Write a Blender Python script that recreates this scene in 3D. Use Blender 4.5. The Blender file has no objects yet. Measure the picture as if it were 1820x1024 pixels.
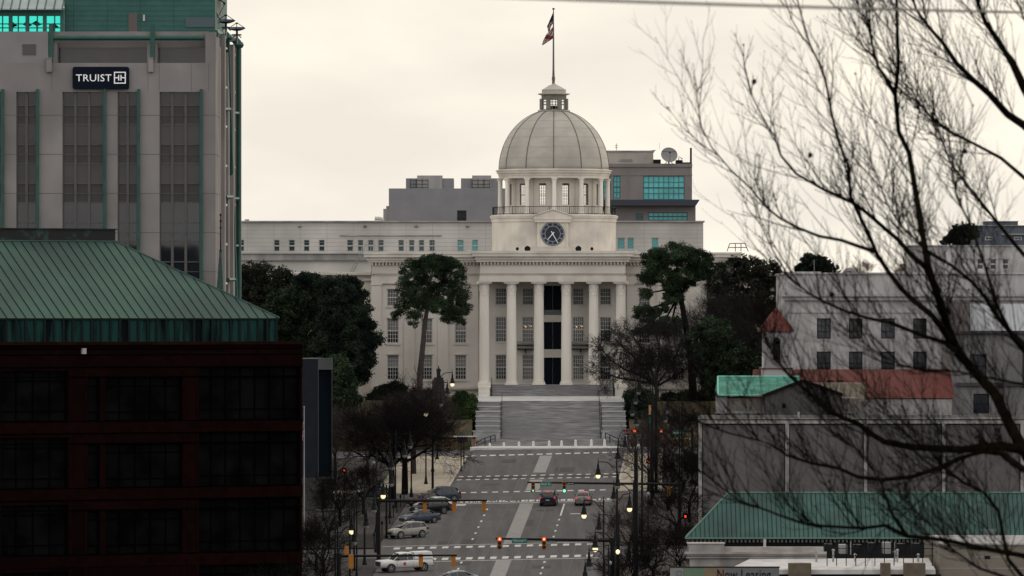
import bpy, math, random
from math import sin, cos, pi, radians, sqrt
from mathutils import Vector, Matrix
import numpy as np

# ---------------------------------------------------------------- camera, sky, sun, exposure
F = 11200.0; CX = 910.0; YH = 560.0; ZC = 50.0      # focal length in photo pixels, image centre, horizon row, eye height
sc = bpy.context.scene
cam_d = bpy.data.cameras.new("camera"); cam = bpy.data.objects.new("camera", cam_d)
sc.collection.objects.link(cam); sc.camera = cam
cam.location = (0, 0, ZC); cam.rotation_euler = (pi/2, 0, 0)
cam_d.sensor_width = 36.0; cam_d.lens = 36.0*F/1820.0
cam_d.shift_y = (YH-512.0)/1820.0
cam_d.clip_start = 1.0; cam_d.clip_end = 9000.0
cam_d.dof.use_dof = True; cam_d.dof.focus_distance = 770.0; cam_d.dof.aperture_fstop = 8.5

SUN_EL, SUN_AZ = radians(16), radians(52)            # azimuth from +Y (view direction) towards +X
w = bpy.data.worlds.new("World"); sc.world = w; w.use_nodes = True
nt = w.node_tree; N = nt.nodes; L = nt.links; N.clear()
out = N.new('ShaderNodeOutputWorld'); bg = N.new('ShaderNodeBackground'); L.new(bg.outputs[0], out.inputs[0])
sky = N.new('ShaderNodeTexSky'); sky.sky_type = 'NISHITA'; sky.sun_disc = False
sky.sun_elevation = SUN_EL; sky.sun_rotation = SUN_AZ; sky.air_density = 1.5; sky.dust_density = 4.0
skm = N.new('ShaderNodeVectorMath'); skm.operation = 'SCALE'; skm.inputs['Scale'].default_value = 0.1
L.new(sky.outputs[0], skm.inputs[0])
tc = N.new('ShaderNodeTexCoord')
sep = N.new('ShaderNodeSeparateXYZ'); L.new(tc.outputs['Generated'], sep.inputs[0])
mr = N.new('ShaderNodeMapRange'); L.new(sep.outputs['Y'], mr.inputs[0])      # overcast made brighter behind the eye, to lift the walls facing it
mr.inputs['From Min'].default_value = -1.0; mr.inputs['From Max'].default_value = 1.0
mr.inputs['To Min'].default_value = 1.5; mr.inputs['To Max'].default_value = 1.10
mp = N.new('ShaderNodeMapping'); mp.inputs['Scale'].default_value = (10, 10, 26); L.new(tc.outputs['Generated'], mp.inputs[0])
nz = N.new('ShaderNodeTexNoise'); nz.inputs['Scale'].default_value = 1.6; nz.inputs['Detail'].default_value = 5; L.new(mp.outputs[0], nz.inputs['Vector'])
cr = N.new('ShaderNodeValToRGB'); L.new(nz.outputs[0], cr.inputs[0])
cr.color_ramp.elements[0].position = 0.36; cr.color_ramp.elements[0].color = (0.85, 0.80, 0.71, 1)
cr.color_ramp.elements[1].position = 0.66; cr.color_ramp.elements[1].color = (1.12, 1.03, 0.87, 1)
e = cr.color_ramp.elements.new(0.52); e.color = (0.95, 0.885, 0.775, 1)
cm = N.new('ShaderNodeVectorMath'); cm.operation = 'SCALE'; L.new(cr.outputs[0], cm.inputs[0]); L.new(mr.outputs[0], cm.inputs['Scale'])
tr = N.new('ShaderNodeMapRange'); L.new(sep.outputs['Y'], tr.inputs[0]); tr.inputs['From Min'].default_value = -0.4; tr.inputs['From Max'].default_value = 0.85
tm = N.new('ShaderNodeMix'); tm.data_type = 'RGBA'; tm.inputs[6].default_value = (0.925, 0.975, 1.10, 1); tm.inputs[7].default_value = (1, 1, 1, 1); L.new(tr.outputs[0], tm.inputs[0])   # cooler cloud away from the sun
tv = N.new('ShaderNodeVectorMath'); tv.operation = 'MULTIPLY'; L.new(cm.outputs[0], tv.inputs[0]); L.new(tm.outputs[2], tv.inputs[1])
mx = N.new('ShaderNodeMix'); mx.data_type = 'RGBA'; mx.inputs[0].default_value = 0.93
L.new(skm.outputs[0], mx.inputs[6]); L.new(tv.outputs[0], mx.inputs[7]); L.new(mx.outputs[2], bg.inputs[0])
bg.inputs[1].default_value = 1.0
sd = bpy.data.lights.new("sun", 'SUN'); sd.energy = 0.55; sd.angle = radians(14); sd.color = (1.0, 0.93, 0.82)
so = bpy.data.objects.new("sun", sd); sc.collection.objects.link(so)
sv = Vector((sin(SUN_AZ)*cos(SUN_EL), cos(SUN_AZ)*cos(SUN_EL), sin(SUN_EL)))
so.rotation_euler = sv.to_track_quat('Z', 'Y').to_euler()
sc.view_settings.view_transform = 'Standard'; sc.view_settings.look = 'None'
sc.view_settings.exposure = 0.0; sc.view_settings.gamma = 1.0
sc.cycles.max_bounces = 5; sc.cycles.diffuse_bounces = 2; sc.cycles.glossy_bounces = 3
sc.cycles.transmission_bounces = 4; sc.cycles.transparent_max_bounces = 8

# ---------------------------------------------------------------- helpers
def X(px, d): return (px-CX)*d/F
def Z(py, d): return ZC-(py-YH)*d/F
def P(px, py, d): return Vector((X(px, d), d, Z(py, d)))
def axis(d): return -20.2+0.03178*d                  # the avenue runs slightly to the right of the line of sight
def plane(x, d): return ZC-49.8+0.0426*d+0.013*x     # the avenue climbs towards the capitol
def U(u, d): return axis(d)+u
def sd_of_y(y): return F*49.8/(y-83.0)               # distance at which the avenue shows at photo row y
COL = sc.collection
ORG = {}

class MB:
    def __init__(s): s.v = []; s.f = []; s.m = []
    def add(s, vs, fs, m=0):
        b = len(s.v); s.v.extend([tuple(v) for v in vs]); s.f.extend([tuple(b+i for i in f) for f in fs]); s.m.extend([m]*len(fs)); return s
    def box(s, x0, x1, y0, y1, z0, z1, m=0):
        if x0 > x1: x0, x1 = x1, x0
        if y0 > y1: y0, y1 = y1, y0
        if z0 > z1: z0, z1 = z1, z0
        return s.add([(x0,y0,z0),(x1,y0,z0),(x1,y1,z0),(x0,y1,z0),(x0,y0,z1),(x1,y0,z1),(x1,y1,z1),(x0,y1,z1)],
              [(0,3,2,1),(4,5,6,7),(0,1,5,4),(1,2,6,5),(2,3,7,6),(3,0,4,7)], m)
    def quad(s, a, b, c, d, m=0): return s.add([a,b,c,d], [(0,1,2,3)], m)
    def tube(s, pts, rs, n=6, m=0, cap=True):
        pts = [Vector(p) for p in pts]
        if not hasattr(rs, '__len__'): rs = [rs]*len(pts)
        b = len(s.v); k = len(pts); up = None
        for i, p in enumerate(pts):
            t = (pts[min(i+1, k-1)]-pts[max(i-1, 0)])
            if t.length < 1e-9: t = Vector((0, 0, 1))
            t.normalize()
            if up is None:
                up = t.orthogonal().normalized()
            else:
                up = (up-t*up.dot(t)); up = up.normalized() if up.length > 1e-6 else t.orthogonal().normalized()
            sd_ = t.cross(up)
            for j in range(n):
                a = 2*pi*j/n; q = p+(up*cos(a)+sd_*sin(a))*rs[i]; s.v.append((q.x, q.y, q.z))
        for i in range(k-1):
            for j in range(n):
                s.f.append((b+i*n+j, b+i*n+(j+1) % n, b+(i+1)*n+(j+1) % n, b+(i+1)*n+j)); s.m.append(m)
        if cap and n > 2:
            s.f.append(tuple(b+j for j in range(n-1, -1, -1))); s.m.append(m)
            s.f.append(tuple(b+(k-1)*n+j for j in range(n))); s.m.append(m)
        return s
    def lathe(s, cx, cy, prof, n=24, m=0, a0=0.0, a1=2*pi, flute=0.0, cap=True):
        full = abs(a1-a0-2*pi) < 1e-6; cols = n if full else n+1; b = len(s.v)
        for (r, z) in prof:
            for j in range(cols):
                a = a0+(a1-a0)*j/n; rr = r*(1-flute*(j % 2)); s.v.append((cx+rr*cos(a), cy+rr*sin(a), z))
        for i in range(len(prof)-1):
            for j in range(n):
                j2 = (j+1) % cols
                s.f.append((b+i*cols+j, b+i*cols+j2, b+(i+1)*cols+j2, b+(i+1)*cols+j)); s.m.append(m)
        if full and cap:
            s.f.append(tuple(b+j for j in range(cols-1, -1, -1))); s.m.append(m)
            e = b+(len(prof)-1)*cols; s.f.append(tuple(e+j for j in range(cols))); s.m.append(m)
        return s
    def prism(s, poly, y0, y1, m=0):                  # poly in x,z ; extruded along y
        n = len(poly)
        return s.add([(x, y0, z) for x, z in poly]+[(x, y1, z) for x, z in poly],
              [tuple(range(n))]+[tuple(range(2*n-1, n-1, -1))]+[(i+n, (i+1) % n+n, (i+1) % n, i) for i in range(n)], m)
    def wall(s, x0, x1, z0, z1, y, holes, depth, m=0):  # front sheet facing -y with real openings and their reveals
        xs = sorted(set([x0, x1]+[h[0] for h in holes]+[h[1] for h in holes])); zs = sorted(set([z0, z1]+[h[2] for h in holes]+[h[3] for h in holes]))
        xs = [a for a in xs if x0-1e-6 <= a <= x1+1e-6]; zs = [a for a in zs if z0-1e-6 <= a <= z1+1e-6]
        for i in range(len(xs)-1):
            for j in range(len(zs)-1):
                mx_, mz = (xs[i]+xs[i+1])/2, (zs[j]+zs[j+1])/2
                if any(h[0] < mx_ < h[1] and h[2] < mz < h[3] for h in holes): continue
                s.quad((xs[i],y,zs[j]),(xs[i+1],y,zs[j]),(xs[i+1],y,zs[j+1]),(xs[i],y,zs[j+1]), m)
        for (a, b, c, d) in holes:
            e = y+depth
            s.quad((a,y,c),(a,e,c),(a,e,d),(a,y,d), m); s.quad((b,e,c),(b,y,c),(b,y,d),(b,e,d), m)
            s.quad((a,e,c),(a,y,c),(b,y,c),(b,e,c), m); s.quad((a,y,d),(a,e,d),(b,e,d),(b,y,d), m)
        return s
    def build(s, name, mats, parent=None, smooth=False, org=None, local=False):
        me = bpy.data.meshes.new(name)
        o0 = Vector((0, 0, 0))
        if parent is not None and not local: o0 = ORG.get(parent.name, Vector((0, 0, 0)))
        if org is not None: o0 = Vector(org)
        v = [(a-o0.x, b-o0.y, c-o0.z) for a, b, c in s.v] if o0.length > 0 else s.v
        me.from_pydata(v, [], s.f); me.update()
        if not isinstance(mats, (list, tuple)): mats = [mats]
        for m in mats: me.materials.append(m)
        if len(mats) > 1: me.polygons.foreach_set('material_index', s.m)
        if smooth: me.polygons.foreach_set('use_smooth', [True]*len(me.polygons))
        o = bpy.data.objects.new(name, me); COL.objects.link(o)
        if parent is not None:
            o.parent = parent; ORG[o.name] = ORG.get(parent.name, Vector((0, 0, 0)))
        elif org is not None: o.location = org; ORG[o.name] = Vector(org)
        return o

def tag(o, label, cat, group=None, kind=None):
    if label: o['label'] = label
    if cat: o['category'] = cat
    if group: o['group'] = group
    if kind: o['kind'] = kind
    return o
def thing(name, loc, label, cat, group=None):
    o = bpy.data.objects.new(name, None); COL.objects.link(o); o.location = loc; ORG[o.name] = Vector(loc)
    o.empty_display_size = 0.5
    return tag(o, label, cat, group)
def struct(o): o['kind'] = 'structure'; return o
def copy_tree(o, parent=None):
    c = o.copy(); COL.objects.link(c)
    if parent is not None: c.parent = parent
    for ch in list(o.children): copy_tree(ch, c)
    return c

# ---------------------------------------------------------------- materials
MATS = {}
def mat(name, col, rough=0.8, col2=None, ns=1.0, amt=0.5, metal=0.0, bump=0.0, stretch=(1, 1, 1), spec=0.3, emit=0.0, detail=6, lo=0.35, hi=0.65, col3=None, ns3=0.2):
    if name in MATS: return MATS[name]
    m = bpy.data.materials.new(name); m.use_nodes = True; nt = m.node_tree; b = nt.nodes['Principled BSDF']
    b.inputs['Roughness'].default_value = rough; b.inputs['Metallic'].default_value = metal
    b.inputs['Specular IOR Level'].default_value = spec
    c = (*col, 1)
    b.inputs['Base Color'].default_value = c
    if col2 is not None or bump > 0:
        t = nt.nodes.new('ShaderNodeTexCoord'); mp = nt.nodes.new('ShaderNodeMapping'); mp.inputs['Scale'].default_value = stretch
        nt.links.new(t.outputs['Object'], mp.inputs[0])
        nz = nt.nodes.new('ShaderNodeTexNoise'); nz.inputs['Scale'].default_value = ns; nz.inputs['Detail'].default_value = detail
        nt.links.new(mp.outputs[0], nz.inputs['Vector'])
        if col2 is not None:
            r = nt.nodes.new('ShaderNodeValToRGB'); r.color_ramp.elements[0].position = lo; r.color_ramp.elements[1].position = hi
            r.color_ramp.elements[0].color = c; r.color_ramp.elements[1].color = (*col2, 1)
            nt.links.new(nz.outputs[0], r.inputs[0]); outc = r.outputs[0]
            if col3 is not None:
                n3 = nt.nodes.new('ShaderNodeTexNoise'); n3.inputs['Scale'].default_value = ns3; n3.inputs['Detail'].default_value = 3
                nt.links.new(t.outputs['Object'], n3.inputs['Vector'])
                r3 = nt.nodes.new('ShaderNodeMapRange'); r3.inputs[1].default_value = 0.42; r3.inputs[2].default_value = 0.68
                nt.links.new(n3.outputs[0], r3.inputs[0])
                mm = nt.nodes.new('ShaderNodeMix'); mm.data_type = 'RGBA'
                nt.links.new(r3.outputs[0], mm.inputs[0]); nt.links.new(outc, mm.inputs[6]); mm.inputs[7].default_value = (*col3, 1); outc = mm.outputs[2]
            nt.links.new(outc, b.inputs['Base Color'])
        if bump > 0:
            bp = nt.nodes.new('ShaderNodeBump'); bp.inputs['Strength'].default_value = bump; bp.inputs['Distance'].default_value = 0.05
            nt.links.new(nz.outputs[0], bp.inputs['Height']); nt.links.new(bp.outputs[0], b.inputs['Normal'])
    if emit > 0:
        b.inputs['Emission Color'].default_value = c; b.inputs['Emission Strength'].default_value = emit
    MATS[name] = m; return m
def leafmat(name, col, col2, rough=0.8):               # colour varies clump by clump
    m = mat(name, tuple(c*.62 for c in col), rough, tuple(c*1.55 for c in col2), ns=0.5, lo=0.38, hi=0.66, spec=0.05, detail=2)
    return m
def glassmat(name, col, rough=0.06, wav=0.0, spec=0.5, ns=0.5, col2=None):
    return mat(name, col, rough, col2 if col2 else None, ns=ns, bump=wav, spec=spec, detail=2)

stone = mat('painted_stone', (0.57,0.53,0.475), 0.75, (0.62,0.575,0.515), ns=0.35, stretch=(1,1,0.5), col3=(0.47,0.43,0.38), ns3=0.15)
stone_col = mat('column_stone', (0.70,0.65,0.585), 0.7, (0.76,0.71,0.635), ns=0.6, stretch=(1,1,0.2))
stone_trim = mat('cornice_stone', (0.56,0.515,0.455), 0.75, (0.63,0.58,0.51), ns=0.8, stretch=(1,1,0.3), col3=(0.44,0.405,0.36), ns3=0.3)
stone_base = mat('base_stone', (0.44,0.41,0.36), 0.8, (0.52,0.48,0.42), ns=0.8)
domem = mat('dome_lead', (0.36,0.335,0.295), 0.6, (0.41,0.385,0.335), ns=0.7, stretch=(1,1,2.5), col3=(0.32,0.30,0.265), ns3=0.3)
ribm = mat('dome_rib', (0.10,0.095,0.085), 0.6)
sash = mat('sash_white', (0.46,0.44,0.41), 0.6)
pane = glassmat('window_glass', (0.012,0.016,0.024), 0.08, spec=0.5)
pane2 = glassmat('curtained_glass', (0.15,0.14,0.14), 0.3, spec=0.2, col2=(0.085,0.08,0.085), ns=0.9)
blind = mat('blind_cloth', (0.25,0.245,0.235), 0.8, (0.19,0.185,0.18), ns=1.2)
doorm = mat('bronze_door', (0.003,0.006,0.010), 0.6, spec=.08)
iron = mat('black_iron', (0.006,0.006,0.007), 0.6, spec=.12)
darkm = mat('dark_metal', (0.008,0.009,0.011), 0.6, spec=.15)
asphalt = mat('asphalt', (0.068,0.064,0.067), 0.9, (0.100,0.095,0.098), ns=0.45, stretch=(2.2,0.07,1), lo=.38, hi=.62, col3=(0.082,0.077,0.076), ns3=0.22, spec=.15)
paint = mat('road_paint', (0.52,0.50,0.48), 0.7, (0.26,0.25,0.245), ns=2.2, lo=0.5, hi=0.75)
strip_m = mat('median_paving', (0.20,0.19,0.185), 0.85, (0.25,0.24,0.23), ns=1.6)
brickpave = mat('brick_paving', (0.065,0.043,0.039), 0.9, (0.035,0.027,0.025), ns=.6, col3=(0.02,0.016,0.015), ns3=.12)
sidewalk_m = mat('sidewalk_concrete', (0.33,0.285,0.22), 0.9, (0.26,0.225,0.18), ns=0.7, stretch=(1,0.5,1))
curb_m = mat('kerb_concrete', (0.38,0.34,0.29), 0.85, (0.30,0.27,0.24), ns=2)
marble = mat('marble', (0.42,0.415,0.41), 0.6, (0.30,0.30,0.305), ns=0.9, col3=(0.24,0.24,0.245), ns3=0.5)
marble_lt = mat('marble_light', (0.56,0.555,0.54), 0.6, (0.44,0.435,0.43), ns=0.6)
step_m = mat('stair_marble', (0.36,0.352,0.35), 0.7, (0.15,0.147,0.148), ns=0.9, stretch=(0.5,2.2,5.5), lo=0.36, hi=0.66, col3=(0.22,0.215,0.217), ns3=0.25)
grass = mat('winter_grass', (0.055,0.040,0.018), 0.95, (0.026,0.028,0.013), ns=0.16, col3=(0.08,0.056,0.026), ns3=0.3)
dirt = mat('dark_ground', (0.016,0.014,0.013), 0.95, (0.032,0.026,0.021), ns=0.2)
bark = mat('bark', (0.035,0.028,0.026), 0.9, (0.06,0.048,0.043), ns=3)
bark_d = mat('dark_bark', (0.007,0.006,0.006), 0.95, spec=.05)
bark_f = mat('black_bark', (0.003,0.0023,0.0017), 0.95, (0.009,0.0075,0.005), ns=6, spec=0)  # bark in a near-black matt tone
pine_l = leafmat('pine_needles', (0.015,0.027,0.014), (0.029,0.046,0.024))
oak_l = leafmat('oak_leaves', (0.013,0.023,0.014), (0.025,0.039,0.021))
mag_l = leafmat('magnolia_leaves', (0.010,0.016,0.014), (0.019,0.028,0.018))
brown_l = leafmat('brown_leaves', (0.014,0.017,0.012), (0.024,0.025,0.017))
hedge_l = leafmat('hedge_leaves', (0.022,0.04,0.014), (0.035,0.058,0.02))
hedge_d = leafmat('dark_hedge_leaves', (0.010,0.018,0.012), (0.018,0.028,0.015))
# ---------------------------------------------------------------- ground, avenue, pavements
D_ST = 779.0                                        # the avenue ends here, at the foot of the capitol steps
XS = X(978.5, 800)                                  # centre of the flight of steps
def lawn(d):
    if d < 785: return -15.35
    if d < 812: return -15.35+(d-785)/27*4.25
    return -11.1+min(1, (d-812)/18)*0.35
def ground(x, d):
    b = plane(x, min(d, 781))
    if d < 430:
        t = max(0, min(1, (d-120)/310)); t = t*t*(3-2*t)
        return (ZC-12)*(1-t)+plane(x, 430)*t
    if d <= 783.4: return b
    if abs(x-XS) < 9.9 and d < 814: return b
    g = ZC+lawn(d)
    if d > 900: g -= (d-900)*0.012
    if x > 22 and d < 812: g = b+(g-b)*min(1, (d-781)/31)
    if x < -22 and d < 812: g = b+(g-b)*min(1, (d-781)/31)*0.9
    return g
xs = sorted(set([-2500,-1200,-600,-300,-160,-110,-80,-60,-50,-40,-30,-22.01,-21.99,-15,-10,-5,0,5,8,10,12,15,18,22.0,22.02,26,30,36,42,50,60,80,110,160,300,600,1200,2500,XS-9.91,XS-9.89,XS+9.89,XS+9.91]))
ds = [-60,0,40,80,120,160,200,240,280,320,360,400,430,470,520,560,600,640,680,720,750,765,779,783.3,783.5,785,788,791,794,797,800,803,806,809,812,813.9,814.1,818,822,826,830,840,860,900,960,1100,1400,2000,3000,4500]
g = MB()
for d in ds:
    for x in xs: g.v.append((x, d, ground(x, d)-0.06))
nx = len(xs)
for i in range(len(ds)-1):
    for j in range(nx-1):
        m = 1 if (ds[i] >= 783 and ds[i] < 900) else 0
        g.f.append((i*nx+j, i*nx+j+1, (i+1)*nx+j+1, (i+1)*nx+j)); g.m.append(m)
struct(g.build('ground', [dirt, grass]))

def sheet(mb, u0, u1, d0, d1, dz, skew=0.0, m=0):
    q = []
    for (u, d) in ((u0, d0), (u1, d0), (u1, d1), (u0, d1)):
        dd = d+skew*u; x = axis(dd)+u; q.append((x, dd, plane(x, dd)+dz))
    mb.quad(*q, m)
dB0, dB1 = sd_of_y(889.5), sd_of_y(876)             # second cross street
dC0, dC1 = sd_of_y(992), sd_of_y(970)               # nearest cross street
dA0 = sd_of_y(812)                                   # cross street in front of the capitol
r = MB()
sheet(r, -9.5, 9.5, 400, D_ST, 0.0)
sheet(r, -13.2, -9.5, dC0-2, dB0+2, 0.0); sheet(r, -11.9, -9.5, 400, dC0-2, 0.0)
struct(r.build('avenue', asphalt))
r = MB(); sheet(r, 9.5, 260, dB0+1.5, dB1-1, -0.004); sheet(r, -260, -9.5, dB0+2, dB1-0.5, -0.004)
sheet(r, 9.5, 260, dC0, dC1-2, -0.004); sheet(r, -260, -13.2, dC0, dC1-2, -0.004)
sheet(r, 9.5, 260, dA0+1, D_ST-0.5, -0.004); sheet(r, -260, -9.5, dA0+1, D_ST-0.5, -0.004)
struct(r.build('cross_streets', asphalt))
def raised(name, u0, u1, d0, d1, m, kerb=True):
    mb = MB()
    sheet(mb, u0, u1, d0, d1, 0.13)
    for (a, b, c, d) in ((u0, u0, d0, d1), (u1, u1, d0, d1)):
        p = [(axis(dd)+a, dd) for dd in (c, d)]
        mb.quad((p[0][0], p[0][1], plane(*p[0])-0.3), (p[1][0], p[1][1], plane(*p[1])-0.3), (p[1][0], p[1][1], plane(*p[1])+0.13), (p[0][0], p[0][1], plane(*p[0])+0.13))
    for dd in (d0, d1):
        a, b = (axis(dd)+u0, dd), (axis(dd)+u1, dd)
        mb.quad((a[0], dd, plane(*a)-0.3), (b[0], dd, plane(*b)-0.3), (b[0], dd, plane(*b)+0.13), (a[0], dd, plane(*a)+0.13))
    o = struct(mb.build(name, m))
    if kerb:
        k = MB(); uk = u1 if u1 < 0 else u0; s_ = -0.25 if u1 < 0 else 0.25
        for (a, b) in ((uk, uk+s_),):
            sheet(k, min(a, b), max(a, b), d0, d1, 0.137)
        struct(k.build('kerb', curb_m))
    return o
dark_pave = mat('dark_paving', (0.028,0.025,0.024), .9, (0.012,0.011,0.010), ns=.4, col3=(0.060,0.055,0.053), ns3=.10, spec=.1)
raised('pavement', -17.5, -9.5, dB1-0.5, dA0+1, sidewalk_m)
raised('pavement', -30, -13.2, dC1-2, dB0+2, dark_pave, False)
raised('pavement', -30, -11.9, 420, dC0, dark_pave, False)
raised('pavement', 9.5, 14.5, dB1-1, dA0+1, sidewalk_m)
raised('pavement', 9.5, 22, dC1-2, dB0+1.5, brickpave, False)
raised('pavement', 9.5, 22, 420, dC0, brickpave, False)
raised('pavement', -60, -17.6, dB1+1.5, dB1+5, sidewalk_m, False)
raised('pavement', 14.6, 60, dB1+1.5, dB1+5, strip_m, False)

# painted markings, 4 mm above the asphalt
mk = MB()
def dashrow(y, u0, u1, dash, gap, dd, skew=0.10):
    d = sd_of_y(y); u = u0
    while u+dash <= u1:
        sheet(mk, u, u+dash, d-dd/2, d+dd/2, 0.008, skew); u += dash+gap
dashrow(808, -9.2, 9.3, 0.72, 0.42, 1.8, 0.2)
dashrow(845.5, -9.2, 9.3, 0.55, 0.5, 1.3); dashrow(851, -9.2, 9.3, 0.55, 0.5, 1.2)
dashrow(874, -9.2, 9.3, 0.65, 0.55, 1.5)
dashrow(970.5, -11.5, 9.2, 0.62, 0.58, 2.3, 0.12); dashrow(991, -10.8, 9.2, 0.62, 0.55, 2.7, 0.12)
random.seed(4)
u = -12.8
while u < 12:                                        # worn herringbone crossing
    d = sd_of_y(890.5); wv = random.uniform(0.12, 0.42)
    sheet(mk, u, u+wv, d-1.3, d+1.3 if random.random() < .7 else d, 0.008, 0.1); u += wv+random.uniform(0.05, 0.25)
for u0 in (-9.0,): sheet(mk, -10, 9.3, sd_of_y(894.2), sd_of_y(893.6), 0.008, 0.1)
sheet(mk, -12.0, 9.3, sd_of_y(995.6), sd_of_y(995.0), 0.008, 0.12); sheet(mk, -12.8, 9.3, sd_of_y(967), sd_of_y(966.5), 0.008, 0.12)
def dots(u, y0, y1, st):
    y = y0
    while y < y1:
        d = sd_of_y(y); sheet(mk, u-0.1, u+0.1, d-1.0, d+1.0, 0.008); y += st
dots(4.1, 925, 966, 10); dots(4.0, 1000, 1060, 10); dots(-4.05, 905, 962, 10.5); dots(-4.05, 999, 1060, 11)
sheet(mk, 4.02, 4.2, sd_of_y(918), sd_of_y(897), 0.008)
sheet(mk, 5.1, 7.0, sd_of_y(915.4), sd_of_y(914.4), 0.008)
sheet(mk, -8.9, -6.6, sd_of_y(898), sd_of_y(895.3), 0.008)
struct(mk.build('road_marking', paint))
md = MB()
for (y0, y1) in ((841, 811), (872, 853.5), (967, 895.5), (1100, 996)): sheet(md, -0.74, 0.74, sd_of_y(y0), sd_of_y(y1), 0.012)
struct(md.build('median_strip', strip_m))
md = MB(); sheet(md, -9.3, 9.3, sd_of_y(850.2), sd_of_y(846.4), 0.004, 0.1); struct(md.build('crossing_band', brickpave))
seam = MB()
for u in (-6.3, 6.6, 2.2, -2.0): sheet(seam, u-0.06, u+0.06, 480, D_ST, 0.003)
struct(seam.build('tar_seam', mat('tar', (0.05,0.048,0.047), 0.7)))
pt = MB(); random.seed(31)
for k in range(16):
    u_ = random.uniform(-8, 7); d_ = random.uniform(560, 770); sheet(pt, u_, u_+random.uniform(.8,2.4), d_, d_+random.uniform(2,9), 0.002)
struct(pt.build('asphalt_patch', mat('patch_asphalt', (0.058,0.055,0.054), 0.9, (0.07,0.066,0.065), ns=1, spec=.1)))
mh = MB()
for (u_, d_) in ((-2.6,600),(2.9,640),(-6.0,668),(3.3,722),(-2.4,748),(6.8,662),(-5.2,711)):
    x_ = axis(d_)+u_; z_ = plane(x_, d_); mh.lathe(x_, d_, [(.02,z_+.006),(.38,z_+.006)], 14, cap=False)
struct(mh.build('manhole_cover', darkm))

# ---------------------------------------------------------------- steps and plaza in front of the capitol
zR = plane(XS, D_ST)                                  # street level
ZL = ZC-10.95                                        # landing, street side
ZL2 = ZC-10.55                                       # landing, capitol side
pv = MB(); pv.box(X(836, 785), X(1150, 785), D_ST-0.2, 792, zR-1.0, zR+0.14)
struct(pv.build('stair_forecourt', marble_lt))
zS = zR+0.14; nst = 32; dS0 = 789.5; dS1 = 803.5
st = MB(); x0, x1 = X(889, 797), X(1068.5, 797)
for i in range(nst):
    a = dS0+(dS1-dS0)*i/nst; z1 = zS+(ZL-zS)*(i+1)/nst
    ex = 2.9 if i < 4 else 0
    st.box(x0-ex, x1+ex, a, dS1+0.01*i if i < 4 else dS1+0.02, zS+(ZL-zS)*i/nst-0.02, z1)
    st.box(x0-ex-0.02, x1+ex+0.02, a-0.03, a+0.05, z1-0.06, z1+0.004)
t = tag(st.build('lower_steps', step_m, org=(0, dS0, zS)), 'broad grey marble flight of steps climbing from the street to the landing', 'steps')
ld = MB(); xl0, xl1 = X(846, 806), X(1111, 806)
ld.add([(xl0,dS1,ZL-6),(xl1,dS1,ZL-6),(xl1,819,ZL-6),(xl0,819,ZL-6),(xl0,dS1,ZL),(xl1,dS1,ZL),(xl1,819,ZL2),(xl0,819,ZL2)],
       [(4,5,6,7),(0,1,5,4),(1,2,6,5),(2,3,7,6),(3,0,4,7)])
struct(ld.build('landing', marble_lt))
# stepped cheek walls: six terraces each side
for (a, b, lab) in ((846, 888.5, 'stepped marble cheek wall left of the long flight of steps'), (1069.5, 1111, 'stepped marble cheek wall right of the long flight of steps')):
    root = thing('cheek_wall', (X((a+b)/2, 797), dS0, zS), lab, 'wall', 'stepped cheek walls beside the steps')
    n = 6; xa, xb = X(a, 800), X(b, 800)
    zl = zS+1.75
    lowx0, lowx1 = (X(841, 795), X(b, 795)) if a < 900 else (X(a, 795), X(1116, 795))
    m1 = MB(); m1.box(lowx0, lowx1, dS0+2.3, dS1-0.3, zS-0.5, zl); m1.box(lowx0-0.1, lowx1+0.1, dS0+2.2, dS0+3.4, zl, zl+0.14)
    m1.build('lower_block', marble, root)
    for i in range(n):
        z0 = zl+0.16+(ZL-0.02-zl-0.16)*i/n; z1 = zl+0.16+(ZL-0.02-zl-0.16)*(i+1)/n; y0 = dS0+3.6+(dS1-dS0-3.6)*i/n
        m2 = MB(); m2.box(xa, xb, y0, dS1-0.02, z0, z1-0.1); m2.build('terrace_block', step_m, root)
        m2 = MB(); m2.box(xa-0.07, xb+0.07, y0-0.1, y0+0.5, z1-0.1, z1-0.004); m2.build('coping', marble_lt, root)
# retaining walls
def retain(x0p, x1p, ytop, ybot, d, label):
    a, b = X(x0p, d), X(x1p, d); root = thing('retaining_wall', ((a+b)/2, d, Z(ybot, d)), label, 'wall')
    m = MB(); m.box(a, b, d, d+0.6, Z(ybot, d)-1.0, Z(ytop, d)-0.15); m.build('wall', marble, root)
    m = MB(); m.box(a-0.06, b+0.06, d-0.1, d+0.7, Z(ytop, d)-0.15, Z(ytop, d)); m.build('coping', marble_lt, root)
    k = 1
    xx = a+1.6
    m = MB()
    while xx < b-0.3: m.box(xx, xx+0.025, d-0.004, d, Z(ybot, d)-0.5, Z(ytop, d)-0.17); xx += 1.6
    if m.v: m.build('joint', darkm, root)
retain(805, 845.6, 775, 800, 785.2, 'low pale marble retaining wall joining the left cheek wall')
retain(708, 804.5, 784, 803, 784.2, 'low marble retaining wall under the lawn behind the bare street trees')
retain(1111.5, 1148, 773, 797, 785.2, 'low pale marble retaining wall joining the right cheek wall')
retain(1176, 1226, 780, 796, 784.2, 'low marble retaining wall right of the signal poles')
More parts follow.
